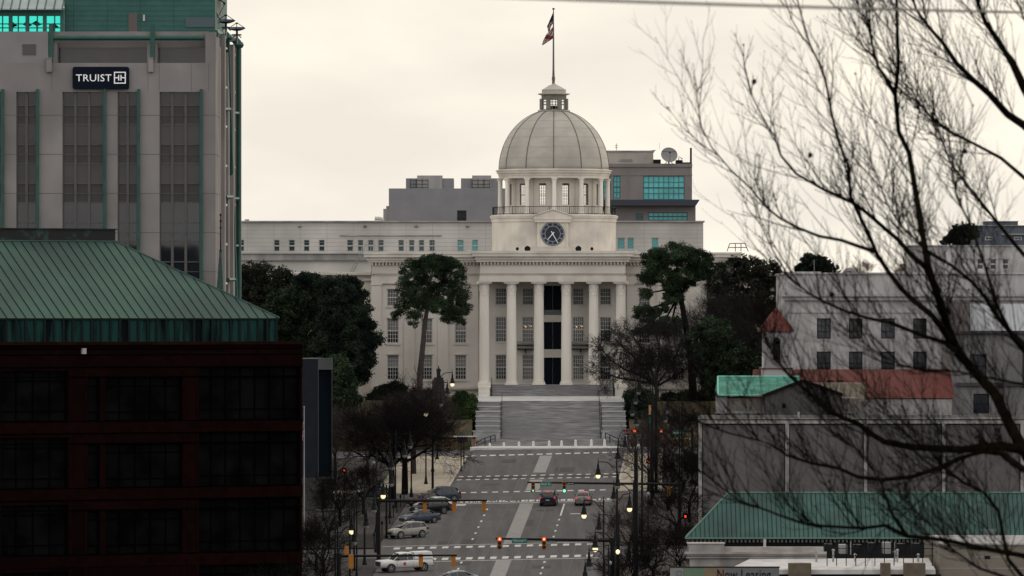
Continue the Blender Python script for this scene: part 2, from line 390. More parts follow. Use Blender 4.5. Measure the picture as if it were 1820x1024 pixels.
# handrails
def rail(pts, label, posts=True, r=0.03):
    root = thing('handrail', pts[0], label, 'handrail')
    m = MB(); m.tube([Vector(p)+Vector((0,0,0.95)) for p in pts], r, 5); m.tube([Vector(p)+Vector((0,0,0.5)) for p in pts], r*.7, 5); m.build('rail', iron, root)
    for i in range(len(pts)):
        q = MB(); q.tube([pts[i], Vector(pts[i])+Vector((0,0,0.96))], r*1.2, 5); q.build('post', iron, root)
def slope_pts(xp, ya, yb, da, db, n): return [Vector((X(xp, (da+db)/2), da+(db-da)*i/n, ya+(yb-ya)*i/n)) for i in range(n+1)]
rail(slope_pts(892, zS+0.7, ZL, dS0+2, dS1, 8), 'thin black handrail running up the left edge of the long flight')
rail(slope_pts(1066, zS+0.7, ZL, dS0+2, dS1, 8), 'thin black handrail running up the right edge of the long flight')
rail([P(847, 800, 787), P(862, 792, 788), P(872, 789, 789), P(880, 786.5, 790.5)], 'short black handrail at the lower left foot of the steps', r=0.05)
rail([P(1076, 783, 790.5), P(1084, 786.5, 789), P(1099, 794, 787)], 'short black handrail at the lower right foot of the steps', r=0.05)
# bollards
def mk_bollard(loc, label):
    root = thing('bollard', loc, label, 'bollard', 'white obelisk bollards along the foot of the steps')
    x, y, z = loc
    m = MB(); m.lathe(x, y, [(0.42,z-0.05),(0.42,z+0.12),(0.32,z+0.16)], 8); m.build('base', marble, root)
    m = MB(); m.lathe(x, y, [(0.21,z+0.16),(0.14,z+1.0),(0.17,z+1.04),(0.05,z+1.22)], 6); m.build('shaft', mat('bollard_white', (0.60,0.58,0.55), .6), root)
    return root
bx = [(844,805),(870.5,804.6),(895.6,803.7),(922.4,802.4),(948,801.3),(976,800.4),(998,800),(1023,798.7),(1051,798.2),(1074.5,798),(1134.5,796)]
nm = ['first','second','third','fourth','fifth','sixth','seventh','eighth','ninth','tenth','eleventh']
b0 = None
for i, (px, py) in enumerate(bx):
    d = 780.2; loc = Vector((X(px, d), d, Z(py, d)))
    lab = 'white stone bollard at the foot of the steps, %s from the left of the row' % nm[i]
    if b0 is None: b0 = mk_bollard(loc, lab)
    else:
        c = copy_tree(b0); c.location = loc; c['label'] = lab
c = copy_tree(b0); d = 735; c.location = (U(-10.6, d), d, plane(U(-10.6, d), d)+0.13); c.scale = (1.1,1.1,1.1); c['label'] = 'white post standing alone on the tan pavement left of the avenue'
# ---------------------------------------------------------------- the capitol
DF = 830.0; DP = 825.0
CAP = thing('capitol_building', P(982, 703, DF), 'white domed state house with six tall columns and a clock above the steps', 'government building')
def cx(px, d=DF): return X(px, d)
def cz(py, d=DF): return Z(py, d)
def window(parent, x0, x1, z0, z1, y, nx_, nz_, frame=0.11, mun=0.055, lower=None, upper=None, split=0.5, fm=None, name='window', proud=0.0):
    """sash window set back in its opening: frame+muntins mesh, glass sub-part, blind sub-part"""
    m = MB(); yb = y+0.14
    m.box(x0, x0+frame, y, yb, z0, z1); m.box(x1-frame, x1, y, yb, z0, z1)
    m.box(x0+frame, x1-frame, y, yb, z0, z0+frame); m.box(x0+frame, x1-frame, y, yb, z1-frame, z1)
    for i in range(1, nx_):
        xx = x0+frame+(x1-x0-2*frame)*i/nx_; m.box(xx-mun/2, xx+mun/2, y+0.03, yb-0.02, z0+frame, z1-frame)
    for j in range(1, nz_):
        zz = z0+frame+(z1-z0-2*frame)*j/nz_; h = mun/2 if j != nz_//2 else mun*1.3
        m.box(x0+frame, x1-frame, y+0.026, yb-0.024, zz-h, zz+h)
    f = m.build(name, fm or sash, parent)
    lo = lower or pane; up = upper or lo
    zs = z0+(z1-z0)*split
    if up is lo:
        q = MB(); q.box(x0, x1, yb, yb+0.05, z0, z1); q.build('pane', lo, f)
    else:
        q = MB(); q.box(x0, x1, yb, yb+0.05, z0, zs); q.build('pane', lo, f)
        q = MB(); q.box(x0, x1, yb, yb+0.05, zs, z1); q.build('blind', up, f)
    return f
ROWS = [(513.5, 544), (566, 610), (630.6, 675)]
WC = [688, 748, 808.5]
wins = []
for a in WC:
    for side in (0, 1):
        xa, xb = (a, a+20.5) if side == 0 else (1964-a-20.5, 1964-a)
        for ri, (t_, b_) in enumerate(ROWS): wins.append((xa, xb, t_, b_, ri, a))
holes = [(cx(xa), cx(xb), cz(b_), cz(t_)) for xa, xb, t_, b_, ri, a in wins]
bw = [(808.5, 829, 694, 702), (748, 769, 694, 702), (1135, 1155.5, 694, 702)]
holes += [(cx(a), cx(b), cz(d_), cz(c_)) for a, b, c_, d_ in bw]
PW = [880.7, 928.4, 1018, 1066.3]
pw = [(a, a+19.8, t_, b_, ri) for a in PW for ri, (t_, b_) in enumerate([(512, 542), (563.6, 608), (630.6, 675)])]
holes += [(cx(a), cx(b), cz(b_), cz(t_)) for a, b, t_, b_, ri in pw]
DOORS = [(966.5, 998, 508, 560), (966.5, 998, 572.5, 621), (966.5, 998, 635.6, 684)]
holes += [(cx(a), cx(b), cz(b_), cz(t_)) for a, b, t_, b_ in DOORS]
m = MB(); m.wall(cx(660), cx(1304), cz(712), cz(504), DF, holes, 0.32)
m.build('facade_wall', stone, CAP)
m = MB()                                             # side and rear walls, flat roof
x0, x1, z0, z1 = cx(660), cx(1304), cz(712), cz(452)
m.quad((x0,DF+30,z0),(x0,DF,z0),(x0,DF,z1),(x0,DF+30,z1)); m.quad((x1,DF,z0),(x1,DF+30,z0),(x1,DF+30,z1),(x1,DF,z1))
m.quad((x1,DF+30,z0),(x0,DF+30,z0),(x0,DF+30,z1),(x1,DF+30,z1)); m.quad((x0+.05,DF+.05,z1-.05),(x1-.05,DF+.05,z1-.05),(x1-.05,DF+30,z1-.05),(x0+.05,DF+30,z1-.05))
m.box(x0+0.2, x1-0.2, DF+0.56, DF+0.6, z0, z1-1)
m.build('side_walls', stone, CAP)
random.seed(2)
for xa, xb, t_, b_, ri, a in wins:
    up = pane2 if ri < 2 else blind
    f = window(CAP, cx(xa), cx(xb), cz(b_), cz(t_), DF+0.16, 4, 6 if ri else 4, lower=(pane2 if ri == 0 or (ri == 1 and random.random() < .6) else pane), upper=(pane2 if ri == 0 else blind), split=0.5)
    s_ = MB(); s_.box(cx(xa)-0.16, cx(xb)+0.16, DF-0.13, DF+0.16, cz(b_)-0.22, cz(b_)); s_.build('sill', stone_trim, f); s_ = MB(); s_.box(cx(xa)-0.14, cx(xb)+0.14, DF-0.06, DF, cz(t_), cz(t_)+0.2)
    s_.build('lintel', stone_trim, f)
for xa, xb, t_, b_, ri in pw:
    inner = 920 < xa < 1030
    f = window(CAP, cx(xa), cx(xb), cz(b_), cz(t_), DF+0.16, 5 if inner and ri else 4, 6 if ri else 4, lower=(pane if ri and not (inner and ri == 2) else pane2), upper=(pane if ri == 1 else pane2), mun=0.08 if inner and ri else 0.05)
    s_ = MB(); s_.box(cx(xa)-0.1, cx(xb)+0.1, DF-0.08, DF+0.16, cz(b_)-0.15, cz(b_)); s_.build('sill', stone_trim, f)
for (a, b, c_, d_) in bw: window(CAP, cx(a), cx(b), cz(d_), cz(c_), DF+0.16, 2, 1)
for i, (a, b, t_, b_) in enumerate(DOORS):
    m = MB(); xa, xb = cx(a), cx(b)
    for j in range(2):
        p0 = xa+(xb-xa)*j/2+0.03; p1 = xa+(xb-xa)*(j+1)/2-0.03
        m.box(p0, p1, DF+0.24, DF+0.3, cz(b_), cz(t_))
        for k in range(3):
            za = cz(b_)+(cz(t_)-cz(b_))*(k+.08)/3; zb = cz(b_)+(cz(t_)-cz(b_))*(k+.92)/3; m.box(p0+.12, p1-.12, DF+0.2, DF+0.24, za, zb)
    dm = m.build('door', doorm, CAP)
    q = MB(); q.box(xa-0.2, xa, DF-0.08, DF+0.2, cz(b_), cz(t_)+0.2); q.box(xb, xb+0.2, DF-0.08, DF+0.2, cz(b_), cz(t_)+0.2); q.box(xa, xb, DF-0.08, DF+0.2, cz(t_), cz(t_)+0.2)
    q.build('door_frame', stone_trim, dm)
    if i == 0:
        q = MB(); q.box(xa, xb, DF+0.02, DF+0.19, cz(561), cz(551))
        q.build('transom', mat('transom_glass', (0.10,0.11,0.115), 0.3), dm)
# lit chandeliers seen through the two middle windows
chm = mat('chandelier_light', (1.0,0.55,0.28), 0.5, emit=1.1)
for x_ in (938, 1028.5):
    m = MB()
    for (dx, dy) in ((-6,579),(-3.5,581),(3.5,579),(6,580),(-5,585),(0,586),(5,585)): m.lathe(cx(x_+dx), DF+0.29, [(0.02,cz(dy)-0.09),(0.09,cz(dy)),(0.02,cz(dy)+0.09)], 6)
    m.build('chandelier', chm, CAP)
# pilasters
for a, b in ((660, 678), (718, 737), (778, 797), (838, 850)):
    for side in (0, 1):
        xa, xb = (a, b) if side == 0 else (1964-b, 1964-a)
        m = MB(); m.box(cx(xa), cx(xb), DF-0.22, DF, cz(684), cz(507)); m.box(cx(xa)-0.1, cx(xb)+0.1, DF-0.3, DF, cz(507), cz(504.2)); m.box(cx(xa)-0.07, cx(xb)+0.07, DF-0.28, DF-0.002, cz(688.5), cz(684))
        m.build('pilaster', stone, CAP)
for (a, b) in ((657, 851), (1113, 1307)):
    m = MB(); m.box(cx(a), cx(b), DF-0.36, DF, cz(692), cz(688.6)); m.box(cx(a)+.1, cx(b)-.1, DF-0.18, DF, cz(712), cz(702.5)); m.box(cx(a)+.1, cx(b)-.1, DF-0.18, DF, cz(694), cz(692))
    m.build('base_course', stone_base, CAP)
# entablatures: stacked courses with dentils
def entab(xl, xr, front, back, rows, dents, names=('architrave','frieze','cornice')):
    for nm_, rr in zip(names, rows):
        m = MB()
        for (yt, yb, pr) in rr: m.box(xl-pr, xr+pr, front-pr, back, cz(yb, front), cz(yt, front)-0.003)
        m.build(nm_, stone_trim if nm_ != 'frieze' else stone, CAP)
    m = MB()
    for (yt, yb, pr, wd, st_) in dents:
        x_ = xl+0.05
        while x_+wd < xr: m.box(x_, x_+wd, front-pr, front-0.02, cz(yb, front), cz(yt, front)-0.005); x_ += st_
        m.box(xl+.3, xr-.3, front+.28, front+.4, cz(yb, front), cz(yt, front)-0.006)
    m.build('dentils', stone_trim, CAP)
entab(cx(660), cx(1304), DF-0.25, DF+1,
      [[(490.5,504.2,0.02),(497,504.2,-0.04)], [(471.5,486.5,-0.05)], [(463,466.4,0.45),(457.5,463,0.62),(452,457.5,0.95),(448.6,452,1.05)]],
      [(466.4,471.5,0.3,0.2,0.46),(486.5,490.5,0.12,0.15,0.34)])
XPL, XPR = X(852.5, 823.5), X(1112.5, 823.5)
entab(XPL, XPR, 823.9, DF-0.3,
      [[(489.5,501,0.04),(495,501,-0.03)], [(470.5,486,-0.05)], [(461.5,465.8,0.45),(456,461.5,0.62),(450.5,456,0.95),(446,450.5,1.05)]],
      [(465.8,470.5,0.3,0.2,0.46),(486,489.5,0.12,0.15,0.34)])
m = MB(); m.box(XPL+.3, XPR-.3, DF-0.3, DF+2, cz(501), cz(447, 824)-.02); m.build('portico_roof', stone, CAP)
m = MB(); m.box(X(872, DP), X(1092, DP), 823, DF-0.005, cz(712), Z(684.2, 823.6)); m.box(X(850, DP), X(1114, DP), 824.5, DF-0.01, cz(712), Z(684.2, 823.6)-.01)
m.build('porch_floor', step_m, CAP)
# columns
def column(px):
    d = DP; x_ = X(px, d); s = F/d; zb = Z(684, d); zt = Z(500.8, d)
    m = MB(); m.box(x_-0.86, x_+0.86, d-0.86, d+0.86, zb, zb+0.16)
    m.lathe(x_, d, [(0.84,zb+.16),(0.86,zb+.24),(0.80,zb+.32),(0.74,zb+.36),(0.80,zb+.44),(0.72,zb+.52)], 28)
    zc0 = Z(524, d); prof = []
    for k in range(9):
        t_ = k/8; prof.append((0.67-0.075*t_**1.7, zb+.5+(zc0-zb-.5)*t_))
    m.lathe(x_, d, prof, 48, flute=0.055)
    col_ = m.build('column', stone_col, CAP)
    c = MB(); c.lathe(x_, d, [(0.64,zc0-0.06),(0.66,zc0),(0.62,zc0+.05)], 24)
    c.lathe(x_, d, [(0.60,zc0),(0.61,zc0+.5),(0.62,zc0+.95),(0.66,zt-.24)], 24)
    for row, (rz, rr, n, hh) in enumerate(((0.05,.62,8,.5),(0.42,.63,8,.5),(0.8,.65,8,.42))):
        for j in range(n):
            a = 2*pi*(j+.5*row)/n; bx_, by_ = cos(a), sin(a); tx, ty = -by_, bx_
            q = []
            for (tt, ro, w_) in ((0, 0, .17), (.7, .04, .15), (1, .11, .07)):
                z_ = zc0+rz+hh*tt; R_ = rr+ro
                q.append(((x_+bx_*R_-tx*w_, d+by_*R_-ty*w_, z_), (x_+bx_*R_+tx*w_, d+by_*R_+ty*w_, z_)))
            for k in range(2): c.quad(q[k][0], q[k][1], q[k+1][1], q[k+1][0])
    c.box(x_-0.98, x_+0.98, d-0.98, d+0.98, zt-.24, zt-.12); c.box(x_-1.03, x_+1.03, d-1.03, d+1.03, zt-.12, zt-.003)
    c.build('capital', stone_col, col_)
for px in (860.7, 909, 957.8, 1006.5, 1055.2, 1103.4): column(px)
# pedestals at the ends of the upper steps, the upper steps
for (a, b) in ((849.5, 872), (1092, 1114.5)):
    m = MB(); xa, xb = X(a, 821), X(b, 821); zt = Z(684.3, 824)-.02
    m.box(xa+.08, xb-.08, 818.7, 825.9, Z(712, 820), zt-.3); m.box(xa, xb, 818.6, 826, zt-.3, zt); m.box(xa+.04, xb-.04, 818.64, 825.95, zt-0.95, zt-0.88); m.box(xa-.02, xb+.02, 818.5, 826, Z(712, 820), Z(707.5, 819)); m.build('pedestal', stone_col, CAP)
m = MB(); za, zb = ZL2, Z(684.2, 823.6)
for i in range(11):
    y0 = 819+(823.2-819)*i/11; z_ = za+(zb-za)*(i+1)/11
    m.box(X(872.3, 821), X(1091.7, 821), y0, 823.3, za+(zb-za)*i/11-.01, z_-.002); m.box(X(872.3, 821)+.01, X(1091.7, 821)-.01, y0-.04, y0+.03, z_-.06, z_+.003)
m.build('upper_steps', step_m, CAP)
for px in (874, 1090):
    m = MB(); m.tube([Vector((X(px,821),818.4,ZL2+.9)), Vector((X(px,821),823.4,zb+.9))], .05, 5)
    for k in range(4): y_ = 818.4+5*k/3; z_ = ZL2+(zb-ZL2)*max(0, min(1, (y_-819)/4.2)); m.tube([(X(px,821),y_,z_-.05),(X(px,821),y_,z_+.95)], .05, 5)
    m.build('handrail', iron, CAP)
# iron balconies
for (a, b) in ((919, 949.3), (1017, 1047)):
    m = MB(); xa, xb = cx(a), cx(b); zt, zb_ = cz(607.5), cz(620)
    m.box(xa, xb, DF-1.1, DF, zb_-.1, zb_)
    for (p, q) in (((xa, DF-1.1), (xb, DF-1.1)), ((xa, DF-1.1), (xa, DF-.05)), ((xb, DF-1.1), (xb, DF-.05))):
        for z_ in (zt, zb_+.08, (zt+zb_)/2+.1): m.tube([(p[0],p[1],z_),(q[0],q[1],z_)], .03, 4)
    n = 16
    for k in range(n+1):
        x_ = xa+(xb-xa)*k/n; m.tube([(x_,DF-1.1,zb_),(x_,DF-1.1,zt)], .022, 4)
        if k < n: m.lathe(x_+(xb-xa)/n/2, DF-1.1, [(.02,zb_+.3),(.07,zb_+.42),(.02,zb_+.54)], 5)
    for k in range(1, 5):
        y_ = DF-1.1+1.05*k/5; m.tube([(xa,y_,zb_),(xa,y_,zt)], .022, 4); m.tube([(xb,y_,zb_),(xb,y_,zt)], .022, 4)
    m.prism([((xa+xb)/2-.1, zb_-.1), ((xa+xb)/2+.1, zb_-.1), ((xa+xb)/2, zb_-.7)], DF-.8, DF-.002)
    m.build('balcony', iron, CAP)
# roof-edge floodlights and parapet box under the clock
m = MB(); m.box(X(941, 834), X(1022, 834), 834, 836.2, cz(450, 834), cz(439, 834)); m.box(X(940, 834), X(1023, 834), 833.94, 836.3, cz(440.2, 834), cz(438.6, 834)); m.build('plinth', stone_trim, CAP)
for px, r_ in ((919.5,.22),(937.5,.42),(1028,.42),(1052,.22)):
    m = MB(); x_ = X(px, 833); z_ = Z(442.5, 833); m.tube([(x_,832.7,z_),(x_,833.2,z_+.1)], [r_, r_*.7], 8); m.tube([(x_,833,z_-.7),(x_,833,z_)], .06, 4); m.build('floodlight', darkm, CAP)
for px in (834, 1130):
    m = MB(); x_ = X(px, 829); m.lathe(x_, 829, [(.05,Z(450,829)),(.18,Z(449,829)),(.2,Z(446.5,829)),(.06,Z(445,829))], 8); m.build('floodlight', sash, CAP)
# drum base
DC = 845.0; XD = X(984.5, DC)
def R(px): return px*DC/F
def dz(py): return Z(py, DC-8)
m = MB(); m.lathe(XD, DC, [(R(110),Z(452,DC)),(R(110),dz(394)),(R(111.5),dz(393.5)),(R(111.5),dz(388)),(R(113),dz(387.5)),(R(114.5),dz(383)),(R(110),dz(381)),(R(60),dz(380.5))], 96)
m.build('drum_base', stone_trim, CAP, False)
from_me = MB()
# clock bay
XK = X(982.3, 836)
m = MB(); y0 = DC-R(110)-.35
m.box(X(955.5,836), X(1009.5,836), y0, DC-R(104), Z(438.5,836), Z(395,836)); 
for (a, b) in ((955, 958.3), (1006.5, 1010)): m.box(X(a,836), X(b,836), y0-.12, y0, Z(438.5,836), Z(395,836))
m.box(X(950,836), X(1015,836), y0-.35, DC-R(100), Z(395,836), Z(390,836)); m.box(X(948.5,836), X(1016.5,836), y0-.45, DC-R(98), Z(390,836), Z(385.5,836))
m.build('clock_bay', stone_trim, CAP)
m = MB(); m.prism([(X(948,836),Z(385.5,836)),(X(1017,836),Z(385.5,836)),(X(1017,836),Z(384,836)),(X(982.5,836),Z(373.5,836)),(X(948,836),Z(384,836))], y0-.4, DC-R(98))
m.prism([(X(946.5,836),Z(384,836)),(X(982.5,836),Z(373,836)),(X(1018.5,836),Z(384,836)),(X(1018.5,836),Z(382.4,836)),(X(982.5,836),Z(371.4,836)),(X(946.5,836),Z(382.4,836))][::-1], y0-.6, DC-R(96))
m.build('pediment', stone_trim, CAP)
clk_m = mat('clock_face', (0.012,0.020,0.032), 0.5); clk_w = mat('clock_marks', (0.22,0.245,0.285), 0.6); clk_h = mat('clock_hands', (0.75,0.77,0.8), 0.5)
KZ = Z(415.6, 836); kr = 21.2*836/F
def ring(mb, cx_, cz_, y_, r0, r1, n=48):
    vs = []; fs = []
    for j in range(n):
        a = 2*pi*j/n; vs += [(cx_+r0*cos(a), y_, cz_+r0*sin(a)), (cx_+r1*cos(a), y_, cz_+r1*sin(a)), (cx_+r0*cos(a), y_+.04, cz_+r0*sin(a)), (cx_+r1*cos(a), y_+.04, cz_+r1*sin(a))]
    for j in range(n):
        a, b = 4*j, 4*((j+1) % n); fs += [(a, b, b+1, a+1), (a+1, b+1, b+3, a+3), (b, a, a+2, b+2)]
    mb.add(vs, fs)
m = MB(); m.tube([(XK,y0-.1,KZ),(XK,y0+.1,KZ)], kr, 48); CLK = m.build('clock', clk_m, CAP)
m = MB(); ring(m, XK, KZ, y0-.14, kr*.90, kr*.955); ring(m, XK, KZ, y0-.14, kr*.62, kr*.67)
m.build('dial_rings', clk_w, CLK)
m = MB()
for h, s_ in enumerate(['XII','I','II','III','IIII','V','VI','VII','VIII','IX','X','XI']):
    a = pi/2-h*pi/6; rm = kr*.785; hh = kr*.2
    ch = {'I': .5, 'V': 1.1, 'X': 1.1}; wtot = sum(ch[c] for c in s_)*kr*.062; off = -wtot/2
    def tp(u_, v_):                                   # u tangential, v radial
        r_ = rm+v_; return (XK+cos(a)*r_+sin(a)*u_, KZ+sin(a)*r_-cos(a)*u_)
    for c in s_:
        wc = ch[c]*kr*.062
        strokes = {'I': [((.5,-1),(.5,1))], 'V': [((0,1),(.5,-1)),((1,1),(.5,-1))], 'X': [((0,1),(1,-1)),((1,1),(0,-1))]}[c]
        for (p, q) in strokes:
            p = tp(off+p[0]*wc, p[1]*hh/2*1.0); q = tp(off+q[0]*wc, q[1]*hh/2)
            m.tube([(p[0], y0-.13, p[1]), (q[0], y0-.13, q[1])], .024, 4)
        off += wc
m.build('numerals', clk_w, CLK)
for (dx, dy, wd) in ((-9.4, 11, .05), (9.3, 16.5, .045)):
    m = MB(); m.tube([(XK-dx*.02, y0-.2, KZ+dy*.02), (XK+dx*836/F, y0-.2, KZ-dy*836/F)], [wd*1.5, wd*.8], 5); m.build('hand', clk_h, CLK)
m = MB(); m.tube([(XK,y0-.24,KZ),(XK,y0-.12,KZ)], .12, 10); m.build('hub', clk_h, CLK)
# railing round the drum terrace
m = MB(); rr = R(109); zt, zb_ = Z(367, DC-8), Z(380.8, DC-8)
def cring(mb, r_, z_, t_, n=72): mb.tube([(XD+r_*cos(2*pi*j/n), DC+r_*sin(2*pi*j/n), z_) for j in range(n+1)], t_, 4, cap=False)
cring(m, rr, zt, .05); cring(m, rr, zb_+.12, .045)
for j in range(190):
    a = 2*pi*j/190; m.tube([(XD+rr*cos(a), DC+rr*sin(a), zb_), (XD+rr*cos(a), DC+rr*sin(a), zt)], .055 if j % 10 == 0 else .018, 4, cap=False)
m.build('terrace_railing', iron, CAP)
# colonnaded drum: hollow ring wall with twelve tall windows
m = MB(); r0, r1 = R(80), R(76); zb_, zt = Z(381, DC-8), Z(314, DC-7); wz0, wz1 = Z(364, DC-7), Z(325.5, DC-7); wa = 6.4/80
frames = []
for k in range(12):
    c = -pi/2+(k+.5)*pi/6
    for (a0, a1, z0_, z1_) in ((c-pi/12, c-wa, zb_, zt), (c+wa, c+pi/12, zb_, zt), (c-wa, c+wa, zb_, wz0), (c-wa, c+wa, wz1, zt)):
        n = 3
        for i in range(n):
            t0, t1 = a0+(a1-a0)*i/n, a0+(a1-a0)*(i+1)/n
            for (r_, fl) in ((r0, 1), (r1, -1)):
                q = [(XD+r_*cos(t0),DC+r_*sin(t0),z0_),(XD+r_*cos(t1),DC+r_*sin(t1),z0_),(XD+r_*cos(t1),DC+r_*sin(t1),z1_),(XD+r_*cos(t0),DC+r_*sin(t0),z1_)]
                m.quad(*(q if fl > 0 else q[::-1]))
    for t_ in (c-wa, c+wa): m.quad((XD+r0*cos(t_),DC+r0*sin(t_),wz0),(XD+r1*cos(t_),DC+r1*sin(t_),wz0),(XD+r1*cos(t_),DC+r1*sin(t_),wz1),(XD+r0*cos(t_),DC+r0*sin(t_),wz1))
    for z_ in (wz0, wz1): m.quad((XD+r0*cos(c-wa),DC+r0*sin(c-wa),z_),(XD+r0*cos(c+wa),DC+r0*sin(c+wa),z_),(XD+r1*cos(c+wa),DC+r1*sin(c+wa),z_),(XD+r1*cos(c-wa),DC+r1*sin(c-wa),z_))
    frames.append(c)
m.build('drum_wall', stone, CAP)
clear = mat('clear_glass', (0.9,0.9,0.9), 0.05); _b = clear.node_tree.nodes['Principled BSDF']; _b.inputs['Alpha'].default_value = 0.05; _b.inputs['Base Color'].default_value = (0.3,0.3,0.28,1)
for c in frames:
    m = MB(); rm = R(78); tx, ty = -sin(c), cos(c); hw = R(6.3)
    bx_, by_ = XD+rm*cos(c)*.998, DC+rm*sin(c)*.998
    for u_ in (-1, -.34, .34, 1): m.tube([(bx_+tx*hw*u_, by_+ty*hw*u_, wz0), (bx_+tx*hw*u_, by_+ty*hw*u_, wz1)], .06 if abs(u_) == 1 else .025, 4)
    for k in range(9): z_ = wz0+(wz1-wz0)*k/8; m.tube([(bx_-tx*hw, by_-ty*hw, z_), (bx_+tx*hw, by_+ty*hw, z_)], .06 if k in (0, 8) else (.045 if k == 4 else .025), 4)
    f = m.build('window', ribm, CAP)
    m = MB(); m.quad((bx_-tx*hw,by_-ty*hw,wz0),(bx_+tx*hw,by_+ty*hw,wz0),(bx_+tx*hw,by_+ty*hw,wz1),(bx_-tx*hw,by_-ty*hw,wz1)); m.build('pane', clear, f)
for k in range(12):
    a = -pi/2+k*pi/6; x_, y_ = XD+R(97)*cos(a)*.985, DC+R(97)*sin(a)*.985
    zb2, zt2 = Z(381, DC-8), Z(316.2, DC-7)
    m = MB(); m.lathe(x_, y_, [(.42,zb2),(.42,zb2+.2),(.34,zb2+.3),(.31,zb2+.5),(.27,zt2-.6),(.30,zt2-.55)], 14); m.box(x_-.4, x_+.4, y_-.4, y_+.4, zb2, zb2+.12)
    c_ = m.build('drum_column', stone_col, CAP)
    m = MB(); m.lathe(x_, y_, [(.28,zt2-.56),(.31,zt2-.3),(.44,zt2-.1)], 12); m.box(x_-.42, x_+.42, y_-.42, y_+.42, zt2-.1, zt2-.004); m.build('capital', stone_col, c_)
    a2 = -pi/2+(k)*pi/6                               # pilaster on the wall behind
    m = MB(); p_ = [(XD+R(80)*cos(t)*r_, DC+R(80)*sin(t)*r_) for (t, r_) in ((a2-.045,.995),(a2+.045,.995),(a2+.045,1.02),(a2-.045,1.02))]
    m.add([(p[0],p[1],zb_) for p in p_]+[(p[0],p[1],zt) for p in p_], [(0,1,5,4),(1,2,6,5),(2,3,7,6),(3,0,4,7)]); m.build('pilaster', stone, CAP)
z = lambda y: Z(y, DC-7)
m = MB(); m.lathe(XD, DC, [(R(76),z(316.3)),(R(98),z(316.3)),(R(98),z(311.5)),(R(99),z(311.3)),(R(99),z(307.5)),(R(101.5),z(307)),(R(102),z(303)),(R(103.5),z(302.6)),(R(103.5),z(301)),(R(99),z(300)),(R(97),z(299.5))], 96)
m.build('drum_cornice', stone_trim, CAP, False)
m = MB(); prof = []
for k in range(22):
    t_ = k/21*radians(74.5); prof.append((R(97.5)*cos(t_), Z(300,DC-7)+(107.5*DC/F)*sin(t_)))
m.lathe(XD, DC, prof, 96); DOME = m.build('dome', domem, CAP, True)
m = MB()
for k in range(12):
    a = -pi/2+k*pi/6-.012
    m.tube([(XD+(r_+.02)*cos(a), DC+(r_+.02)*sin(a), z_) for (r_, z_) in prof], .07, 4)
m.build('ribs', ribm, DOME)
m = MB()
for k in (3, 6, 9, 12, 15):
    r_, z_ = prof[k]; cring(m, r_+.005, z_, .02, 96)
m.build('seams', mat('dome_seam', (0.33,0.31,0.265), 0.7), DOME)
# lantern
zl = lambda y: Z(y, DC)
m = MB(); m.lathe(XD, DC, [(R(28),zl(202)),(R(28.5),zl(200.5)),(R(28.5),zl(199)),(R(24),zl(198.8))], 24)
LAN = m.build('lantern', domem, CAP)
m = MB(); cring(m, R(28), zl(196.8), .06, 32)
for j in range(44): a = 2*pi*j/44; m.tube([(XD+R(28)*cos(a),DC+R(28)*sin(a),zl(202)),(XD+R(28)*cos(a),DC+R(28)*sin(a),zl(196.5))], .05, 4)
m.build('parapet', domem, LAN)
def octa(r_): return [(XD+r_*cos(pi/8+k*pi/4), DC+r_*sin(pi/8+k*pi/4)) for k in range(8)]
m = MB(); m.lathe(XD, DC, [(R(24),zl(199)),(R(24),zl(194.5))], 8, a0=pi/8, a1=pi/8+2*pi); m.lathe(XD, DC, [(R(24),zl(177)),(R(24),zl(169))], 8, a0=pi/8, a1=pi/8+2*pi)
for k in range(8):
    p, q = octa(R(24))[k], octa(R(24))[(k+1) % 8]
    m.tube([(p[0],p[1],zl(195)),(p[0],p[1],zl(176))], .26, 6)
    for u_ in (.33, .67): m.tube([(p[0]+(q[0]-p[0])*u_, p[1]+(q[1]-p[1])*u_, zl(195)), (p[0]+(q[0]-p[0])*u_, p[1]+(q[1]-p[1])*u_, zl(176))], .06, 4)
    for z_ in (186, 181): m.tube([(p[0],p[1],zl(z_)),(q[0],q[1],zl(z_))], .04, 4)
m.build('lantern_windows', mat('lantern_metal', (0.20,0.185,0.155), 0.6, (0.15,0.14,0.12), ns=1.5), LAN)
m = MB(); m.lathe(XD, DC, [(R(14),zl(196)),(R(12),zl(191)),(R(7),zl(188.5)),(R(1),zl(188))], 16); m.build('inner_dome', darkm, LAN)
m = MB(); m.lathe(XD, DC, [(R(24.5),zl(169.2)),(R(28.5),zl(168)),(R(28.5),zl(166.5)),(R(24),zl(166)),(R(21.5),zl(165.8)),(R(21.5),zl(160.5)),(R(22),zl(160)),(R(12),zl(154)),(R(4),zl(150)),(R(2.4),zl(148.5)),(R(1.5),zl(146))], 24)
m.build('lantern_roof', domem, LAN)
m = MB(); m.tube([(X(975,DC),DC,zl(158)),(X(975,DC),DC,zl(152)),(X(978,DC),DC,zl(152)),(X(978,DC),DC,zl(156))], .06, 4); m.build('vent_pipe', domem, LAN)
m = MB(); m.tube([(XD-.06,DC,zl(150)),(XD-.06,DC,zl(120)),(XD-.06,DC,zl(60)),(XD-.06,DC,zl(18))], [.2,.13,.1,.06], 8); m.tube([(XD-.06,DC,zl(143)),(XD-.06,DC,zl(137))], .22, 8)
PO = m.build('flagpole', ribm, CAP)
m = MB(); m.lathe(XD-.06, DC, [(.01,zl(18)),(.13,zl(17.2)),(.18,zl(16)),(.13,zl(14.8)),(.01,zl(14))], 10); m.build('finial', darkm, PO)
